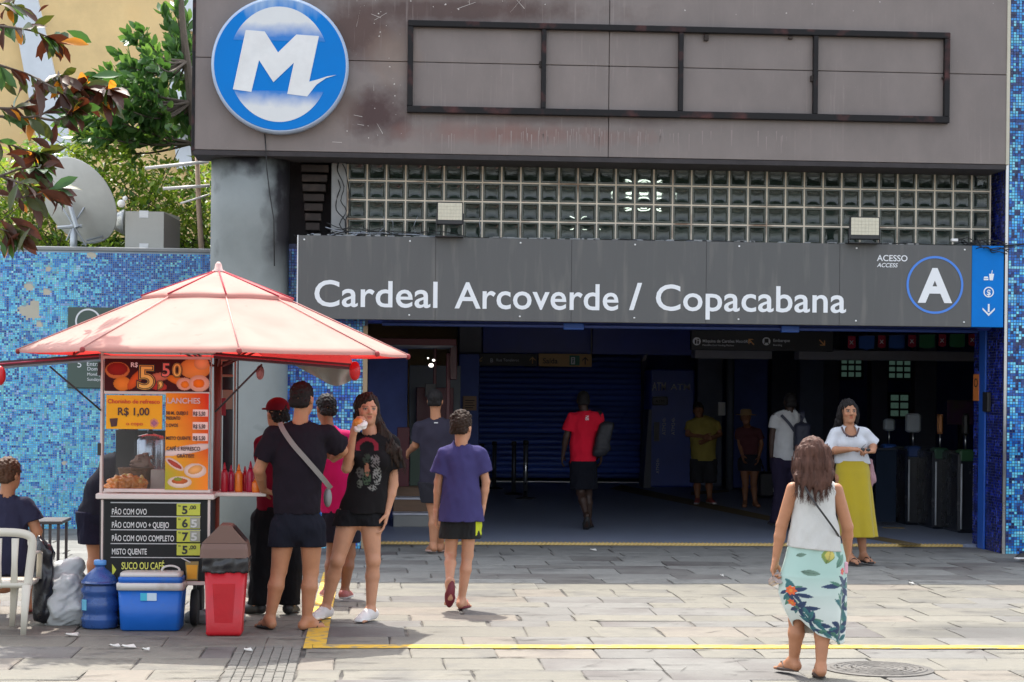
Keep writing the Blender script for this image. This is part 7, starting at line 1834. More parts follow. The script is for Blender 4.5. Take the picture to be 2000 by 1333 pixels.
    def flip_flops(s, c, which='lr', strap=None):
        s.o.location.z += .014
        for q in which:
            heel, ball, d, up, sd = s.J['g' + q]; sc = s.sc; b = sm(); n = 20; ring = lambda k, h: [tuple(heel * (1 - t_) + (ball + d * .065 * sc) * t_ + sd * w_ * k * sc - d * .0 - up * (.012 - h)) for t_, w_ in outline]
            outline = []
            for i in range(n):
                A = 2 * pi * i / n; t_ = .5 - .58 * cos(A); w_ = sin(A) * (.036 + .012 * (t_ > .5) * 1) ; outline.append((t_, w_))
            b.rings([ring(.97, 0), ring(1.04, .004), ring(1.04, .014), ring(.98, .018)]); o = b.build('flip_flop', mat('flipflop_%s' % str(c), c, rough=.6), s.o, local=True)
            b = sm(); t0 = ball + d * .035 * sc + up * .012
            for sg in (-1, 1): b.tube(bez([tuple(t0), tuple(ball - d * .01 + sd * sg * .022 + up * .048), tuple(ball - d * .055 * sc + sd * sg * .036 * sc + up * .012)], 4), .005, 5)
            b.build('strap', mat('flipflop_strap%s' % str(strap or c), strap or c, rough=.5), o, local=True)
    def shoes(s, c, sole=(.7, .7, .68), which='lr', name='shoe'):
        s.o.location.z += .012
        for q in which:
            heel, ball, d, up, sd = s.J['g' + q]; sc = s.sc; an = s.J['a' + q]; pts = np.array([heel, ball + d * .07, an]); F = Field(pts.min(0) - .08, pts.max(0) + .08, .0065)
            F.cap(heel + up * .024, ball + up * .014 + d * .01, .038 * sc, .038 * sc, k=.02); F.cap(heel + up * .03, an - up * .0, .037 * sc, .038 * sc, k=.02, cuts=[(an + up * .005, up)])
            F.cap(an + d * .035 - up * .01, ball + d * .04 * sc + up * .006, .036 * sc, .028 * sc, k=.02)
            for sg in (-1, 1): F.cap(ball - d * .02 + sd * sg * .014 + up * .01, ball + d * .05 * sc + sd * sg * .012 + up * .004, .030 * sc, .026 * sc, k=.01)
            F.cap(an - d * .01 - up * .0, an + up * .1, .030 * sc, .03 * sc, k=0, sub=True)
            base = heel - up * .012; F.cut(tuple(base), tuple(-up))
            def cf(Vv, base=base, up=up): h_ = (Vv - base) @ up; return np.where((h_ < .022)[:, None], np.array(sole)[None], np.array(c)[None])
            s.sub(name, F, mat('shoe_leather', (0, 0, 0), rough=.55, attr=True, var=.1), cf)
    def tubeon(s, name, pts, r, m, flat=None):
        b = sm(); q = bez([tuple(p) for p in pts], 5); b.tube(q, r, 6); return b.build(name, m, s.o, local=True)

def strapmesh(name, pts, w_, th, m, parent, nrm=None, local=True):
    """flat strap following pts; lies flat against the body centre"""
    q = bez([tuple(p) for p in pts], 5); b = MB(); rings = []
    cen = sum(q, Vector((0, 0, 0))) / len(q)
    for i, p in enumerate(q):
        d = (q[min(i + 1, len(q) - 1)] - q[max(i - 1, 0)]).normalized(); n_ = Vector(nrm) if nrm is not None else (p - cen); n_ = (n_ - d * n_.dot(d)).normalized(); s_ = d.cross(n_).normalized()
        rings.append([p - s_ * w_ / 2, p + s_ * w_ / 2, p + s_ * w_ / 2 + n_ * th, p - s_ * w_ / 2 + n_ * th])
    b.rings(rings); return b.build(name, m, parent, local=local)

def long_hair(pe, m, guides, seed=1, strands=0, sr=.0022, amp=.006, vox=.0065, front=.05):
    """scalp cap plus locks that follow guide lines (lists of local points with radii); optional loose strands"""
    hs = pe.hsz; W = pe.W; M = pe.HM; pts = np.array([p for g_ in guides for p, r in g_] + [pe.J['head']]); F = Field(pts.min(0) - .13, pts.max(0) + .15, vox)
    fd = M @ V3(0, pe.fy, 0); dn = M @ V3(0, 0, -1.); nf = fd * .86 + dn * .5; nf /= np.linalg.norm(nf)
    F.ell(tuple(W(0, -.018, .032)), (.083 * hs, .103 * hs, .093 * hs), k=0, M=M, cuts=[(W(0, front, 0), nf)])
    for g_ in guides:
        for (p, r), (p2, r2) in zip(g_[:-1], g_[1:]): F.cap(p, p2, r, r2, k=.02)
    F.wrinkle(amp, .035, seed, (1, 1, .10), 10); F.wrinkle(amp * .5, .016, seed + 7, (1, 1, .08), 8)
    o = pe.sub('hair', F, m)
    if strands:
        rg_ = np.random.RandomState(seed); b = MB()
        for i in range(strands):
            g_ = guides[rg_.randint(len(guides))]; r0 = rg_.normal(size=3) * .7; q = []
            for p, r in g_: q.append(tuple(np.array(p) + r0 * r * .95))
            last = np.array(q[-1]); q.append(tuple(last + V3(rg_.normal(0, .012), rg_.normal(0, .008), -rg_.uniform(.02, .07)))); q2 = bez(q, 2)
            b.tube([p + Vector(tuple(rg_.normal(0, .002, 3))) for p in q2], sr, 3, sr * .3)
        b.build('loose_strands', m, o, local=True, kind='stuff')
    return o
BLK_H = hairmat((.012, .010, .010), 'black'); BRN_H = hairmat((.055, .030, .018), 'brown'); DKB = hairmat((.025, .016, .012), 'dark_brown'); GRY = hairmat((.088, .042, .030), 'ash_brown')

# 1 ---- man with the sling bag, back to us
p = Person('person in black T-shirt and shorts seen from behind, pale strap slanting across the back', 560, 1229, 1.75, 1, 'tan', vox=.0075)
p.set(head=(591, 783), neck=(586, 832), sl=(533, 852, .0), sr=(640, 850, .02), chest=(584, 895), waist=(578, 965), pelvis=(580, 1032), el=(506, 922, .02), wl=(514, 961, .16), er=(668, 884, .16), wr=(652, 900, .36),
      hl=(556, 1040), hr=(608, 1040), kl=(545, 1118, .0), kr=(607, 1120, .02), al=(527, 1213, -.02), ar=(599, 1216, .0)); p.J['fl'] = V3(-.45, 1, 0); p.J['fr'] = V3(.8, .75, 0)
p.b = 1.08; p.head_yaw = -.35; p.hs = 1.03; p.hand['l'] = dict(dir=(.8, .4, -.3), palm=(0, .2, -1), curl=.5, thumb=(0, 1, 0)); p.hand['r'] = dict(dir=(-.3, 1, .3), palm=(-1, 0, 0), curl=.8, thumb=(0, 0, 1))
p.build(); p.tshirt((.012, .009, .014), hem=p.px(580, 1008)[2], sr=.085, sleeve=.72, mname='black', g=.018, seed=4, hemr=.155)
p.shorts((.010, .011, .018), hemz=p.px(580, 1072)[2], flare=.018, g=.016, mname='navy_black'); p.hair_short(BLK_H, low=-.05, amp=.003); p.flip_flops((.012, .012, .012)); man1 = p
W1 = p.px
sb = thing('sling_bag', 'grey shoulder strap and small bag slung across the black T-shirt', 'bag', tuple(p.root)); fl_ = -.150
strapmesh('strap', [W1(547, 826, -.02), W1(553, 840, -.075), W1(572, 868, -.130), W1(600, 900, -.146), W1(628, 932, -.130), W1(641, 948, -.075), W1(646, 954, -.02)], .036, .003, mat('strap_grey', (.20, .19, .175), rough=.8, var=.2), sb, nrm=(0, -1, .1))
b = sm(); c = Vector(tuple(p.root)) + Vector(tuple(W1(640, 972, .08))); b.ell(c, (.03, .07, .07), 14, 10); b.build('pouch', mat('pouch_grey', (.20, .20, .20), rough=.7), sb)

# 2 ---- person in a dark red cap behind him
p = Person('person in dark red cap and black trousers half hidden behind the man with the strap', 532, 1200, 1.66, 1, 'tan', vox=.009)
p.set(head=(541, 812), neck=(545, 850), sl=(510, 868), sr=(575, 868), chest=(543, 905), waist=(540, 960), pelvis=(538, 1020), el=(515, 925, .12), wl=(520, 955, .28), kl=(513, 1110), kr=(568, 1110), al=(503, 1185), ar=(565, 1185)); p.head_yaw = .5; p.J['fl'] = V3(-.7, .6, 0)
p.build(toes=False); p.tshirt((.16, .006, .02), mname='dark_red', hem=p.px(540, 1000)[2]); p.shorts((.008, .008, .010), name='trousers', hemz=.06, mname='black_trousers', g=.022, flare=.01); p.shoes((.012, .012, .012), (.02, .02, .02))
p.hair_short(BLK_H)
F_ = Field(p.J['head'] - .2, p.J['head'] + .2, .007); F_.ell(tuple(p.W(0, -.012, .045)), (.090, .108, .082), k=0, cuts=[(p.W(0, 0, .03), (0, 0, -1))]); F_.cap(p.W(-.03, .09, .036), p.W(.03, .09, .036), .05, k=.01, cuts=[(p.W(0, 0, .045), (0, 0, 1)), (p.W(0, 0, .03), (0, 0, -1))]); p.sub('cap', F_, clothmat('cap_red', (.14, .008, .015)))
# 3 ---- magenta shirt
p = Person('person in bright magenta shirt standing between the strapped man and the long-haired girl', 655, 1168, 1.66, 1, 'brown', vox=.009)
p.set(head=(636, 800), neck=(640, 838), sl=(612, 858), sr=(682, 856), chest=(655, 905), waist=(662, 955), pelvis=(664, 1010), hl=(655, 1012), hr=(677, 1012), kl=(650, 1085), kr=(682, 1085), al=(640, 1156), ar=(673, 1158), er=(698, 915, .05), wr=(690, 965, .12)); p.head_yaw = .4
p.build(toes=False); p.tshirt((.42, .008, .09), mname='magenta', hem=p.px(660, 1005)[2], g=.02); p.shorts((.012, .012, .02), hemz=p.px(660, 1062)[2], mname='dark_shorts'); p.hair_short(BLK_H); p.shoes((.32, .10, .09), (.7, .68, .66))

# 4 ---- girl with long hair, facing us
p = Person('person with very long dark hair facing us, eating, in black printed T-shirt and white shoes', 676, 1213, 1.72, -1, 'fair', vox=.0065)
p.set(head=(717, 803, .0), neck=(724, 846), sl=(700, 866, -.0), sr=(764, 868, .02), chest=(728, 905), waist=(716, 955), pelvis=(706, 1005), el=(677, 918, -.08), wl=(690, 852, -.20), er=(768, 950, .03), wr=(756, 1003, -.02),
      hl=(684, 1010), hr=(722, 1012), kl=(659, 1098, -.03), kr=(729, 1098, -.02), al=(636, 1192, .06), ar=(724, 1196, .0)); p.J['fl'] = V3(-.55, -1, 0); p.J['fr'] = V3(-.55, -1, 0)
p.fem = True; p.face = True; p.head_yaw = .22; p.head_pitch = .0; p.b = .95; p.hs = 1.02
p.hand['l'] = dict(dir=(.25, -.2, 1), palm=(.8, .5, .1), curl=.75, thumb=(.4, .9, .1)); p.hand['r'] = dict(dir=(-.15, -.1, -1), palm=(-1, 0, 0), curl=.3, thumb=(0, -1, 0))
p.build(); gw_ = p.px
def gprint(Vv):
    c = np.tile(np.array((.010, .009, .010)), (len(Vv), 1)); q = Vv.copy(); f = q[:, 1] < -.01
    C0 = gw_(717, 872, 0); x = q[:, 0] - C0[0]; z = q[:, 2] - C0[2]
    r_ = np.hypot((x + .0) / .085, (z + .02) / .075); c[f & (r_ < 1) & (r_ > .62) & (z > -.04)] = (.22, .02, .035)
    rgx = np.sin(x * 170 + 2 * np.sin(z * 80)) * np.sin(z * 150 + 2 * np.sin(x * 90))
    def bl(cx, cz, rx, rz, cc, th=-.2):
        m_ = f & (((x - cx) / rx) ** 2 + ((z - cz) / rz) ** 2 < 1) & (rgx > th); c[m_] = cc
    bl(.06, -.12, .035, .05, (.17, .16, .16)); bl(.075, -.22, .03, .07, (.20, .20, .19)); bl(0, -.18, .018, .05, (.32, .14, .09), -2); bl(.0, -.24, .03, .05, (.05, .08, .05)); bl(-.05, -.20, .03, .04, (.09, .085, .08)); bl(-.05, -.28, .02, .03, (.10, .11, .09)); bl(.04, -.31, .04, .02, (.18, .18, .17)); bl(-.0, -.1, .03, .04, (.03, .04, .03))
    return c
p.tshirt((0, 0, 0), colfn=gprint, mname='band', hem=gw_(700, 1006)[2], g=.024, sr=.082, sleeve=.62, seed=6, hemr=.175, neck=.07)
p.shorts((.010, .010, .012), hemz=gw_(700, 1030)[2], g=.014, flare=.035, mname='black2'); p.shoes((.62, .58, .56), (.72, .70, .68))
hd = p.J['head']; Wh = p.W
gl = [[(Wh(sx_ * .062, -.03, .03), .035), (Wh(sx_ * .078, -.02, -.05), .028), (gw_(uu + 3, 850, -.02), .024), (gw_(uu2 + 7, 885, -.06), .020), (gw_(uu3 + 8, 915, -.05), .008)] for sx_, uu, uu2, uu3 in ((.9, 748, 762, 770), (.8, 740, 752, 756), (.6, 752, 772, 782))]
gl.append([(Wh(-.062, -.02, .03), .03), (Wh(-.076, 0, -.04), .022), (gw_(698, 848, .02), .018), (gw_(699, 872, .04), .008)])
gl.append([(Wh(0, -.07, .02), .06), (gw_(735, 845, .07), .055), (gw_(750, 890, .10), .045), (gw_(758, 930, .12), .02)])
long_hair(p, DKB, gl, 5, strands=90, front=.038)
bp_ = p.root + Vector(tuple(gw_(700, 829, -.235)))
br = thing('bread_roll', 'bitten bread roll in a white napkin held at the long-haired girl\'s mouth', 'bread', tuple(bp_))
f = Field((-.08, -.08, -.08), (.08, .08, .08), .006); f.ell((0, 0, .012), (.042, .034, .030), k=0); f.wrinkle(.002, .03, 2); f.build('bun', mat('bun_crust', (.62, .24, .05), rough=.5, var=.2, scale=20), br)
f = Field((-.08, -.08, -.08), (.08, .08, .08), .006); f.cap((-.005, 0, -.030), (.03, -.005, .0), .026, .034, k=0); f.ell((0, 0, .03), (.045, .05, .034), sub=True); f.wrinkle(.004, .025, 4); f.build('napkin', mat('napkin', (.75, .70, .68), rough=.8), br)

# 5 ---- man in dark grey T-shirt
p = Person('person in dark grey T-shirt and shorts walking towards the red kiosk', 851, 1082, 1.72, 1, 'tan', vox=.0085)
p.set(head=(850, 786), neck=(851, 817), sl=(820, 836), sr=(888, 838), chest=(853, 860), waist=(853, 905), pelvis=(853, 940), el=(812, 872, .05), wl=(800, 884, .22), er=(895, 880, 0), wr=(893, 915, .1), kl=(848, 1008), kr=(862, 1008, .05), al=(846, 1068, -.05), ar=(860, 1068, .15)); p.head_yaw = -.15; p.b = 1.08
p.build(toes=False); p.tshirt((.030, .027, .042), mname='charcoal', hem=p.px(853, 950)[2], g=.022, sr=.085, sleeve=.75, seed=8); p.shorts((.025, .024, .03), hemz=p.px(853, 985)[2], mname='charcoal_shorts', g=.025); p.hair_short(BLK_H, low=-.03, amp=.002, thick=.002); p.flip_flops((.5, .32, .26))
MB().box(-.02, .02, -.005, 0, -.006, .006).build('neck_label', mat('label_white', (.5, .5, .5)), p.o, local=True).location = tuple(p.J['neck'] + V3(.0, -.115, -.06))

# 6 ---- boy
p = Person('young person in blue-purple T-shirt and black shorts walking away in red flip-flops', 893, 1190, 1.50, 1, 'fair', vox=.0065)
p.set(head=(902, 838), neck=(901, 871), sl=(868, 889), sr=(936, 889), chest=(901, 920), waist=(900, 965), pelvis=(901, 1005), el=(856, 945, .02), wl=(852, 998, .04), er=(949, 945, .02), wr=(944, 992, .04), hl=(885, 1010), hr=(917, 1010), kl=(880, 1086, .04), kr=(913, 1088, .02), al=(878, 1143, -.14), ar=(901, 1177, .0)); p.head_yaw = -.45; p.hs = 1.04; p.b = .92
p.J['fl'] = V3(-.10, .35, -.93); p.J['fr'] = V3(.35, 1, 0); p.hand['l'] = dict(curl=.35, palm=(1, .2, 0), size=1.15); p.hand['r'] = dict(curl=.5, palm=(-1, .2, 0), size=1.1)
p.build(); p.tshirt((.050, .044, .135), mname='indigo', hem=p.px(900, 1022)[2], g=.024, sr=.085, sleeve=.70, seed=11, hemr=.185, neck=.064, wr=.005, sleevefl=1.1)
bw = p.px
def bs(Vv):
    c = np.tile(np.array((.008, .008, .009)), (len(Vv), 1)); C0 = bw(936, 1030); m_ = (np.abs(Vv[:, 0] - C0[0]) < .030) & (np.abs(Vv[:, 2] - C0[2]) < .055 + .02 * np.sin(Vv[:, 0] * 150)); c[m_] = (.50, .55, .02); return c
p.shorts((0, 0, 0), hemz=p.px(900, 1056)[2], colfn=bs, mname='boy', g=.024, flare=.03); p.hair_short(mat('hair_sunlit_brown', (.028, .015, .009), rough=.8, var=.5, scale=50, bump=.4, spec=.3), curls=True, low=-.03, thick=.004); p.flip_flops((.16, .012, .022), strap=(.35, .06, .04)); boy = p  # curly hair in its own dark brown, varied at random

# 7 ---- man in red shirt
HF = .03
p = Person('person in red T-shirt with black backpack on one shoulder walking into the dark hall', 1146, 1034, 1.70, 1, 'dark', vox=.009, z=HF)
p.set(head=(1139, 785), neck=(1141, 806), sl=(1117, 817), sr=(1168, 815), chest=(1140, 840), waist=(1138, 875), pelvis=(1138, 908), el=(1106, 856, 0), wl=(1100, 889, .05), er=(1176, 855, -.03), wr=(1174, 890, .05), hl=(1130, 912), hr=(1147, 912), kl=(1134, 965), kr=(1148, 967, .1), al=(1146, 1010, -.18), ar=(1150, 1022, .1))
p.J['fl'] = V3(0, .7, -.7); p.build(toes=False); p.tshirt((.62, .012, .035), mname='red', hem=p.px(1138, 908)[2], g=.02, sr=.085, sleeve=.7, seed=14, hemr=.15); p.shorts((.008, .009, .014), hemz=p.px(1138, 958)[2], mname='black3', g=.03, flare=.03); p.hair_short(BLK_H, low=-.03, amp=.001, thick=-.002)
p.flip_flops((.02, .02, .02)); c = p.px(1143, 812, -.13); text('NB', p.root.x + c[0], p.root.z + c[2], p.root.y - .16, .06, LETW, p.o, roll=pi / 2, sx=.7, name='shirt_print')
def backpack(pe, lab, u, v, w_, h_, dyy, m, seed, lean=0.):
    c = pe.root + Vector(tuple(pe.px(u, v, dyy))); f = Field((-w_, -.18, -h_), (w_, .18, h_), .010)
    f.fn(lambda X, Y, Z: np.sqrt(np.maximum(np.abs(X - lean * Z) - w_ * .5 + .05, 0) ** 2 + np.maximum(np.abs(Y) - .06, 0) ** 2 + np.maximum(np.abs(Z) - h_ * .62 + .06, 0) ** 2) - .055, (-w_, -.18, -h_), (w_, .18, h_), 0)
    f.cap((-w_ * .2, -.07, -h_ * .3), (w_ * .2, -.07, -h_ * .3), .06, k=.02); f.wrinkle(.003, .08, seed)
    t = thing('backpack', lab, 'backpack', tuple(c)); f.build('body', m, t)
    a_ = pe.root + Vector(tuple(pe.J['sr'])) - c
    strapmesh('strap', [(0, .05, h_ * .5), (a_.x * .7, .0, a_.z + .06), (a_.x - .02, .1, a_.z + .04), (a_.x + .02, .16, a_.z - .12), (.02, .1, -h_ * .4)], .05, .008, m, t, nrm=(0, -.4, 1))
    b_ = sm(); b_.tube([(-.03, .02, h_ * .6), (0, .02, h_ * .68), (.03, .02, h_ * .6)], .008, 6); b_.build('handle', m, t, local=True); return t
backpack(p, 'black backpack hanging behind the right side of the red-shirted person', 1177, 858, .17, .34, -.06, mat('pack_black', (.014, .014, .018), rough=.6, var=.2), 3, .25)

# 8 ---- yellow shirt in the dark
p = Person('person in dull yellow T-shirt with folded arms in the dark beside the pipe column', 1368, 986, 1.66, -1, 'brown', vox=.011, z=HF)
p.set(head=(1364, 803), neck=(1368, 820), sl=(1347, 829), sr=(1400, 829), el=(1343, 850), wl=(1375, 855, -.2), er=(1406, 850), wr=(1380, 862, -.22), pelvis=(1374, 896), kl=(1362, 940), kr=(1385, 940), al=(1362, 977), ar=(1386, 977)); p.b = 1.1
p.build(toes=False); p.tshirt((.30, .24, .06), mname='ochre', hem=p.px(1372, 902)[2], g=.03); p.shorts((.03, .03, .035), hemz=p.px(1372, 945)[2], mname='grey4', g=.03); p.hair_short(BLK_H); p.shoes((.25, .05, .05), (.4, .4, .4))
# 9 ---- stooping woman with a hat and case
p = Person('stooping person in straw hat and dark top beside a trolley case in the hall', 1464, 992, 1.5, -1, 'brown', vox=.011, z=HF)
p.set(head=(1457, 815, -.1), neck=(1460, 832), sl=(1442, 842), sr=(1482, 842), el=(1445, 868), wl=(1450, 890, -.1), er=(1487, 868), wr=(1482, 893, -.1), pelvis=(1464, 905), kl=(1456, 945), kr=(1472, 945, -.1), al=(1455, 982), ar=(1475, 982, -.1)); p.fem = True
p.build(toes=False); p.tshirt((.10, .035, .04), mname='maroon', hem=p.px(1462, 888)[2]); p.shorts((.02, .02, .03), hemz=p.px(1462, 920)[2], mname='dark5'); p.hair_short(BRN_H)
b = sm(); b.lathe(tuple(p.W(0, 0, .03)), [(.15, 0), (.15, .008), (.085, .015), (.08, .07), (.05, .09)], 18); b.build('hat', mat('straw', (.30, .19, .09), rough=.8), p.o, local=True)
g0 = G(1495, 975, HF); tc_ = thing('trolley_case', 'small dark trolley case with a pale pull handle beside the stooping person', 'suitcase', tuple(g0)); MB().bbox(g0.x - .1, g0.x + .14, g0.y, g0.y + .3, .06, .45, .03).build('case', mat('case_dark', (.03, .03, .04), rough=.4), tc_)
b = sm(); b.tube([(g0.x, g0.y + .05, .45), tuple(p.root + Vector(tuple(p.J['wr'])))], .009, 6); b.build('pull_handle', STEEL, tc_)
# 10 ---- white shirt with backpack
p = Person('person in white T-shirt with dark backpack, back to us, walking to the ticket gates', 1522, 1034, 1.68, 1, 'dark', vox=.0085, z=HF)
p.set(head=(1543, 788), neck=(1541, 806), sl=(1514, 816), sr=(1563, 816), chest=(1539, 838), waist=(1536, 872), pelvis=(1534, 902), el=(1508, 856, .02), wl=(1507, 893, .03), er=(1572, 855), wr=(1570, 885, .1), kl=(1526, 965), kr=(1545, 965, .1), al=(1516, 1018, -.15), ar=(1545, 1022, .1)); p.b = 1.05
p.build(toes=False); p.tshirt((.50, .50, .50), mname='white_t', hem=p.px(1536, 901)[2], g=.02, sleeve=.55, seed=16); p.shorts((.020, .016, .035), name='trousers', hemz=.07, mname='navy_trousers', g=.02, flare=.01); p.hair_short(BLK_H, amp=.001, thick=-.002); p.shoes((.02, .02, .02), (.05, .05, .05))
backpack(p, 'large dark backpack on the person in the white T-shirt', 1566, 856, .19, .30, -.13, mat('pack_navy', (.018, .02, .04), rough=.6), 5)
strapmesh('left_strap', [tuple(p.J['sl'] + V3(.05, -.11, .02)), tuple(p.J['chest'] + V3(-.02, -.135, .06)), tuple(p.J['chest'] + V3(.06, -.14, -.05))], .035, .006, mat('pack_navy', (.018, .02, .04)), p.o, nrm=(0, -1, 0)).name = 'strap'
c = p.root + Vector(tuple(p.px(1514, 918, .02))); fb = thing('folded_stick', 'white folded metal stand carried upright by the person in white', 'stand', tuple(c))
for dx_ in (-.02, .02): b = sm(); b.tube([(c.x + dx_, c.y, c.z + .27), (c.x + dx_ * .6, c.y, c.z - .27)], .011, 6); b.build('tube', mat('stand_white', (.6, .6, .6), rough=.4), fb)

# 11 ---- woman in the yellow skirt
p = Person('person in white blouse and long mustard yellow skirt facing us, holding sunglasses', 1668, 1104, 1.60, -1, 'olive', vox=.0065)
p.set(head=(1657, 807, .0), neck=(1659, 838), sl=(1633, 849), sr=(1687, 849), chest=(1661, 872), waist=(1662, 902), pelvis=(1666, 935), el=(1619, 884, -.02), wl=(1660, 881, -.25), er=(1701, 880, -.02), wr=(1706, 880, -.17), kl=(1655, 1015), kr=(1680, 1015), al=(1658, 1090, -.04), ar=(1686, 1088, .06)); p.J['fl'] = V3(.55, -1, 0); p.J['fr'] = V3(.3, -1, 0)
p.J['er'] = p.px(1704, 872, .04); p.J['wr'] = p.px(1706, 884, -.16)
p.fem = True; p.face = True; p.b = 1.25; p.head_yaw = .10; p.hs = 1.06; p.hand['l'] = dict(dir=(1, -.1, .05), palm=(0, .3, -1), curl=.55, thumb=(0, -.2, 1)); p.hand['r'] = dict(dir=(-1, -.4, .05), palm=(0, .6, -.7), curl=.7, thumb=(0, -.2, 1))
p.build(); yw = p.px
p.tshirt((.52, .54, .58), name='blouse', mname='blouse', hem=yw(1660, 909)[2], g=.022, sr=.090, sleeve=.95, seed=21, neck=.060, vneck=.062, wr=.005, hemr=.17, sleevefl=.96)
def skirt(pe, rows, fl, nf, amp, colfn, m, hem=None, nu=150, nv=90, seed=0, name='skirt', cy=0.):
    """lofted cloth with folds; rows: (v, u left, u right) read down the garment"""
    zs_, cx_, rx_ = [], [], []
    for v, ul, ur in rows: a, b_ = pe.px(ul, v), pe.px(ur, v); zs_.append((a[2] + b_[2]) / 2); cx_.append((a[0] + b_[0]) / 2); rx_.append((b_[0] - a[0]) / 2)
    T = np.linspace(0, 1, nv + 1); tt = np.linspace(0, 1, len(rows)); Z = np.interp(T, tt, zs_); CX = np.interp(T, tt, cx_); RX = np.interp(T, tt, rx_)
    A = np.linspace(0, 2 * pi, nu, endpoint=False); TT, AA = np.meshgrid(T, A, indexing='ij')
    fold = amp * TT ** .8 * (np.sin(nf * AA + 1.2 * np.sin(2 * AA + seed) + .8 * TT) + .5 * np.sin((nf * 2 + 1) * AA + 2 + seed) * TT)
    rr = RX[:, None] * (1 + fold); X = CX[:, None] + rr * np.cos(AA); Y = cy + rr * fl * np.sin(AA); Zz = Z[:, None] + 0 * AA
    if hem is not None: Zz = Zz + hem(AA, TT)
    Vo = np.stack([X, Y, Zz], -1); Vi = np.stack([CX[:, None] + (rr - .006) * np.cos(AA), cy + (rr - .006) * fl * np.sin(AA), Zz], -1)
    V_ = np.concatenate([Vo.reshape(-1, 3), Vi.reshape(-1, 3)]); n = nu * (nv + 1); idx = np.arange(n).reshape(nv + 1, nu)
    def quads(ix, flip): q = np.stack([ix[:-1], np.roll(ix, -1, 1)[:-1], np.roll(ix, -1, 1)[1:], ix[1:]], -1).reshape(-1, 4); return q[:, ::-1] if flip else q
    hemq = np.stack([idx[-1], idx[-1] + n, np.roll(idx[-1], -1) + n, np.roll(idx[-1], -1)], -1)
    Fq = np.concatenate([quads(idx, True), quads(idx + n, False), hemq])
    me = npmesh(name, V_, Fq, [m], smooth=True, col=colfn(V_, np.concatenate([TT.ravel()] * 2), np.concatenate([AA.ravel()] * 2)) if colfn else None); return link(name, me, pe.o)
skirt(p, [(903, 1634, 1694), (925, 1632, 1699), (960, 1633, 1702), (1010, 1637, 1707), (1051, 1642, 1712)], .92, 5, .06, None, mat('mustard_cloth', (.40, .30, .006), rough=.8, var=.08, bump=.2, bscale=100, sheen=.2), seed=2)
p.flip_flops((.03, .02, .018))
Wh = p.W; gl = [[(Wh(sx_ * .07, -.01, .03), .03), (Wh(sx_ * .082, -.01, -.04), .027), (Wh(sx_ * .085, -.02, -.10), .022), (Wh(sx_ * .08, -.03, -.145), .012)] for sx_ in (-1, 1)] + [[(Wh(0, -.07, 0), .06), (Wh(0, -.07, -.10), .055), (Wh(0, -.08, -.17), .03)], [(Wh(-.09, -.05, -.09), .03), (Wh(-.11, -.06, -.16), .015)]]
long_hair(p, BLK_H, gl, 8, strands=30, front=.036)
strapmesh('necklace', [yw(1644, 838, -.06), yw(1650, 850, -.115), yw(1661, 856, -.15), yw(1672, 853, -.145), yw(1677, 840, -.07)], .016, .01, mat('dark_beads', (.05, .02, .02), rough=.4), p.o, nrm=(0, -1, .2))
b = MB()
for i in range(5): b.ell(tuple(yw(1654 + i * 4.5, 854.5 + (1.5 if i in (1, 2, 3) else 0), -.165)), (.011, .009, .009), 8, 6)
b.build('bead', mat('dark_beads', (.05, .02, .02)), p.o, local=True, kind='stuff')
hb = thing('handbag', 'pinkish purple cloth bag hanging from the yellow-skirted person by a thin strap', 'bag', tuple(p.root + Vector(tuple(yw(1700, 925, -.02)))))
f = Field((-.1, -.1, -.2), (.1, .1, .2), .008); f.cap((0, 0, .12), (.012, 0, -.06), .022, .045, k=0, fl=.8); f.cap((.01, 0, -.05), (0, 0, -.13), .04, .02, k=.02); f.wrinkle(.005, .06, 3, (1, 1, .4)); f.build('pouch', mat('bag_pink', (.30, .17, .19), rough=.8, var=.2), hb)
strapmesh('strap', [tuple(p.root + Vector(tuple(q))) for q in (yw(1681, 838, -.07), yw(1686, 855, -.14), yw(1694, 873, -.17), yw(1700, 900, -.06))], .012, .005, BLACKM, hb, nrm=(0, -1, 0))
sg_ = thing('sunglasses', 'dark folded sunglasses held between the hands of the yellow-skirted person', 'sunglasses', tuple(p.root + Vector(tuple(yw(1690, 878, -.27)))))
b = sm()
for dx_ in (-.025, .03): b.ell((dx_, 0, -.005), (.024, .006, .018), 12, 8)
b.build('lens', BLACKM, sg_, local=True); b = sm(); b.tube([(-.045, 0, .0), (0, 0, .004), (.05, 0, .006)], .003, 5); b.tube([(-.045, 0, .0), (-.02, -.02, .035), (.0, -.02, .05)], .0025, 5); b.build('frame', BLACKM, sg_, local=True)

# 12 ---- woman in front
p = Person('person with damp ash-brown hair, white sleeveless top and mint floral skirt walking away', 1583, 1323, 1.47, 1, 'tan', vox=.006)
p.set(head=(1585, 896, .0), neck=(1589, 940), sl=(1549, 958), sr=(1633, 960), chest=(1590, 995), waist=(1592, 1045), pelvis=(1591, 1100), el=(1527, 1030, .02), wl=(1515, 1098, .02), er=(1655, 1034, .0), wr=(1655, 1084, .05), hl=(1570, 1105), hr=(1612, 1105), kl=(1556, 1215, .06), kr=(1606, 1215, .0), al=(1550, 1297, .08), ar=(1603, 1308, -.08)); p.J['fl'] = V3(-.45, 1, 0); p.J['fr'] = V3(.1, 1, 0)
p.fem = True; p.b = 1.10; p.hs = 1.04; p.head_pitch = .05; p.hand['l'] = dict(dir=(-.25, -.2, -1), palm=(.8, -.5, -.1), curl=.75, thumb=(.3, .5, .5)); p.hand['r'] = dict(dir=(-.05, .2, -1), palm=(-1, .1, 0), curl=.6, size=.9)
p.build(); fw = p.px
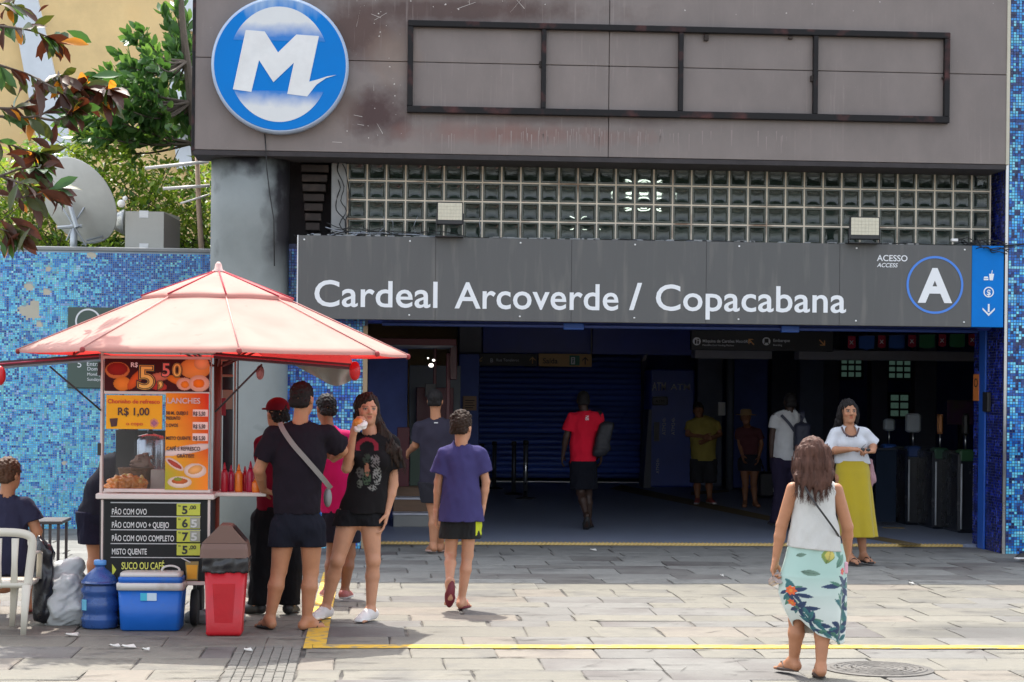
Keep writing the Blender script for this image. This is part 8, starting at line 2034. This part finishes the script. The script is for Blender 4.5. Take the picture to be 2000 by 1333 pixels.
# sleeveless top
F_ = Field(*(lambda a: (a[0] - V3(.05, .05, .0), a[1] + V3(.05, .05, 0)))(p.bounds(['sl', 'sr', 'neck', 'pelvis', 'chest', 'waist'], m=.15)), .0065); p.torso(F_, g=.014, k=.04)
hz = fw(1590, 1077)[2]; hc = p.J['pelvis'].copy(); hc[2] = hz
F_.cap(p.J['chest'], hc - V3(0, 0, .03), p.dim[0] + .012, .175, k=.03, fl=.82)
F_.wrinkle(.0045, .13, 33, (1, 1, .5)); F_.wrinkle(.003, .06, 35, (1, 1, .25)); F_.cut((hc[0], 0, hz), (-.09, 0, -1))
for q, sg in (('l', -1), ('r', 1)):
    c = p.J['s' + q] + V3(sg * .028, 0, -.005); F_.cap(c + V3(sg * .01, -.2, -.045), c + V3(sg * .01, .2, -.045), .052, k=0, sub=True); F_.cap(c + V3(sg * .012, -.2, .03), c + V3(sg * .012, .2, .03), .034, k=0, sub=True)
F_.cap(p.J['neck'] + V3(0, 0, -.018), p.J['neck'] + V3(0, 0, .2), .062, .07, k=0, sub=True)
p.sub('sleeveless_top', F_, clothmat('white_top', (.54, .53, .50), .9))
MINT = np.array((.36, .52, .46)); rgs = np.random.RandomState(12)
def floral(Vv, T, A):
    c = np.tile(MINT, (len(Vv), 1)).astype(float)
    # the ground of the print runs from mint at the waist to near white below
    t = np.clip((T - .35) / .4, 0, 1)[:, None]; c = c * (1 - t) + np.array((.60, .66, .62)) * t
    x = (A * .17)                     # arc length in metres
    z = T * .66
    def leaf(cx, cz, L, w_, an, col, vein=True):
        for off in (0, 2 * pi * .17, -2 * pi * .17):
            dx, dz = x - cx - off, z - cz; a_ = dx * cos(an) + dz * sin(an); b_ = -dx * sin(an) + dz * cos(an); ta = a_ / L
            m_ = (ta > 0) & (ta < 1) & (np.abs(b_) < w_ * np.sin(pi * np.clip(ta, 0, 1)) ** .8); sh = (1 - .35 * (np.abs(b_) < w_ * .12)) if vein else 1
            c[m_] = (np.array(col) * (.8 + .5 * ta[:, None]) * (sh[:, None] if vein else 1))[m_]
    def spot(cx, cz, r_, col):
        for off in (0, 2 * pi * .17): m_ = ((x - cx - off) ** 2 + (z - cz) ** 2) < r_ ** 2; c[m_] = col
    NV, TE, GN, OR_, YE_ = (.018, .04, .10), (.03, .13, .14), (.06, .17, .12), (.62, .10, .02), (.5, .42, .10)
    bk_ = 1.5 * pi * .17
    for cx, cz in ((bk_ - .155, .38), (bk_ - .12, .50), (bk_ - .07, .58), (bk_ + .155, .32), (bk_ + .165, .46), (bk_ + .15, .58), (bk_ - .36, .4), (bk_ + .4, .45), (bk_ + .5, .3)):
        for k_ in range(13): leaf(cx + rgs.normal(0, .012), cz + rgs.normal(0, .014), rgs.uniform(.07, .13), rgs.uniform(.010, .018), rgs.uniform(-.2, 1.6) if k_ < 5 else rgs.uniform(0, 6.3), [NV, TE, NV, GN][rgs.randint(4)])
    for cx, cz, r_ in ((bk_ - .15, .37, .028), (bk_ - .165, .47, .022), (bk_ + .16, .22, .020), (bk_ + .4, .4, .02)):
        for k_ in range(7): leaf(cx, cz, r_ * 1.5, r_ * .45, k_ * .9, OR_ if r_ > .021 else (.55, .04, .08), False)
        spot(cx, cz, r_ * .5, (.65, .22, .03))
    leaf(bk_ - .10, .22, .11, .022, .15, (.12, .20, .15)); leaf(bk_ - .15, .10, .07, .018, -.2, (.12, .2, .15)); leaf(bk_ + .10, .19, .13, .03, -.9, (.10, .22, .16))
    leaf(bk_ + .035, .16, .13, .042, -1.35, (.18, .26, .06)); leaf(bk_ + .048, .14, .095, .03, -1.35, YE_); leaf(bk_ + .13, .13, .09, .02, -1.7, (.10, .24, .18)); leaf(bk_ + .12, .25, .12, .02, .7, NV)
    for k_ in range(10): leaf(bk_ - .08 + .028 * k_, .63 + .01 * sin(k_), .07, .014, rgs.uniform(-.4, .6), [TE, NV, GN][k_ % 3])
    return c
def fhem(A, T): # drooping point on the right, raised slit on the left
    right = np.clip(np.cos(A - R(-28)), 0, 1) ** 6; left = np.clip(np.cos(A - R(205)), 0, 1) ** 3
    return T ** 4 * (-.05 * right + .10 * left)
skirt(p, [(1066, 1540, 1645), (1095, 1534, 1651), (1130, 1524, 1652), (1165, 1522, 1651), (1205, 1534, 1650), (1246, 1549, 1645)], .72, 4, .055, floral, mat('floral_cloth', (0, 0, 0), rough=.75, attr=True, var=.05, sheen=.2), hem=fhem, nu=220, nv=150, seed=1)
Wh = p.W; gl = []
for k_, (x0_, u1_, v1_) in enumerate(((-.07, 1556, 955), (-.045, 1566, 966), (-.02, 1580, 968), (.01, 1592, 972), (.035, 1604, 966), (.06, 1614, 962), (.075, 1622, 950))):
    gl.append([(Wh(x0_, -.06, .03), .034), (Wh(x0_ * 1.1, -.075, -.05), .034), (Wh(x0_ * 1.05, -.08, -.12), .028), (fw(u1_ + 1, v1_ - 20, -.10), .018), (fw(u1_, v1_, -.115), .006)])
gl += [[(Wh(sg * .07, .0, .03), .03), (Wh(sg * .083, .0, -.06), .03), (Wh(sg * .08, -.01, -.13), .02), (Wh(sg * .085, -.02, -.18), .008)] for sg in (-1, 1)]
long_hair(p, GRY, gl, 15, strands=420, sr=.0022, amp=.0035, front=.06)
strapmesh('bag_strap', [fw(1560, 935, -.03), fw(1568, 950, -.10), fw(1590, 985, -.150), fw(1612, 1015, -.150), fw(1632, 1043, -.11), fw(1642, 1060, -.03)], .011, .004, mat('strap_black', (.02, .018, .018), rough=.5), p.o, nrm=(0, -1, .1))
p.flip_flops((.05, .03, .022), strap=(.16, .12, .10)); fwm = p
hp_ = p.root + Vector(tuple(fw(1518, 1131, -.02)))
cu = thing('plastic_cup', 'clear plastic cup tipped in the left hand of the front person', 'cup', tuple(hp_)); ax = Vector((.25, -.85, .35)).normalized(); Qm = ax.to_track_quat('Z', 'Y').to_matrix(); b = sm()
b.rings([[Qm @ Vector((r_ * cos(2 * pi * i / 20), r_ * sin(2 * pi * i / 20), z_)) for i in range(20)] for r_, z_ in ((.026, -.07), (.034, .02), (.036, .022), (.033, .02), (.024, .015), (.008, .012))]); b.build('cup', mat('cup_plastic', (.62, .50, .47), rough=.15, trans=.35, var=.1), cu, local=True)
ph = thing('pink_phone', 'small pink and white phone held low by the front person', 'phone', tuple(p.root + Vector(tuple(fw(1650, 1107, -.02))))); MB().bbox(-.012, .012, -.035, .035, -.04, .03, .005).build('body', mat('phone_pink', (.65, .35, .42), rough=.3), ph, local=True)

# 13 ---- seated person on the plastic chair
p = Person('person with short brown hair in navy T-shirt sitting on the white plastic chair', 20, 1213, 1.66, 1, 'tan', vox=.0075, dy=.12)
p.set(head=(18, 930), neck=(14, 970), sl=(-36, 992), sr=(52, 992), chest=(10, 1035), waist=(8, 1085), pelvis=(6, 1128), el=(-48, 1050), wl=(-40, 1090, .2), er=(72, 1042, .0), wr=(68, 1085, .22), hl=(-16, 1132), hr=(30, 1132)); p.J['kl'] = p.J['hl'] + V3(-.06, .42, .0); p.J['kr'] = p.J['hr'] + V3(.03, .42, .0); p.J['al'] = V3(p.J['kl'][0], .45, .06); p.J['ar'] = V3(p.J['kr'][0], .38, .06)
p.b = 1.1; p.head_yaw = -.5; p.hs = 1.02; p.build(toes=False); p.tshirt((.028, .028, .055), mname='navy_t', hem=p.px(5, 1125)[2], g=.022, sr=.088, sleeve=.62, seed=41, hemr=.18); p.shorts((.02, .02, .03), hemz=.30, top=p.J['pelvis'][2] + .10, mname='dark_shorts6')
p.hair_short(mat('hair_short_brown', (.07, .03, .014), spec=.3, rough=.65, var=.45, scale=50, bump=.5), low=-.06, thick=.008, amp=.004); p.flip_flops((.2, .03, .03))
# 14 ---- vendor behind the cart
p = Person('person in black partly hidden behind the snack cart, one bare leg showing', 205, 1168, 1.68, 1, 'tan', vox=.010)
p.set(head=(250, 858, .0), neck=(240, 890), sl=(212, 905), sr=(262, 915), el=(215, 950, .0), wl=(240, 960, -.02), er=(268, 950, .05), wr=(262, 965, .0), chest=(226, 930), waist=(208, 965), pelvis=(198, 1000), kl=(186, 1085), kr=(222, 1085), al=(180, 1152), ar=(222, 1152)); p.b = 1.15
p.build(toes=False); p.tshirt((.014, .014, .022), mname='vendor_black', hem=p.px(205, 1010)[2], g=.03, sr=.09); p.shorts((.014, .014, .028), hemz=p.px(205, 1066)[2], mname='vendor_shorts', g=.03, flare=.03); p.hair_short(BLK_H); p.flip_flops((.02, .02, .02))
# 15 ---- passer-by at the right edge: a shoe in view
p = Person('passer-by at the right edge of the picture, only a black sneaker tip showing', 2068, 1098, 1.7, -1, 'brown', vox=.012)
p.J['al'] = p.px(2016, 1088, 0); p.J['al'][2] = .08; p.J['fl'] = V3(-1, -.15, 0); p.build(toes=False); p.tshirt((.2, .2, .22), mname='grey7'); p.shorts((.03, .04, .07), name='trousers', hemz=.09, mname='jeans', g=.02, flare=.01); p.hair_short(BLK_H); p.shoes((.015, .015, .015), (.7, .7, .7))
# ------------------------------------------------------------ lettering becomes mesh, one evaluation for all of it
_dg = bpy.context.evaluated_depsgraph_get()
for o in [o for o in S.objects if o.type == 'FONT']:
    me = bpy.data.meshes.new_from_object(o.evaluated_get(_dg))
    n = bpy.data.objects.new('lettering_mesh', me); COL.objects.link(n)
    n.parent = o.parent; n.location = o.location; n.rotation_euler = o.rotation_euler; n.scale = o.scale
    if 'label' in o: n['label'] = o['label']
    nm = o.name.split('.')[0]; cu = o.data; bpy.data.objects.remove(o); bpy.data.curves.remove(cu); n.name = nm; me.name = nm
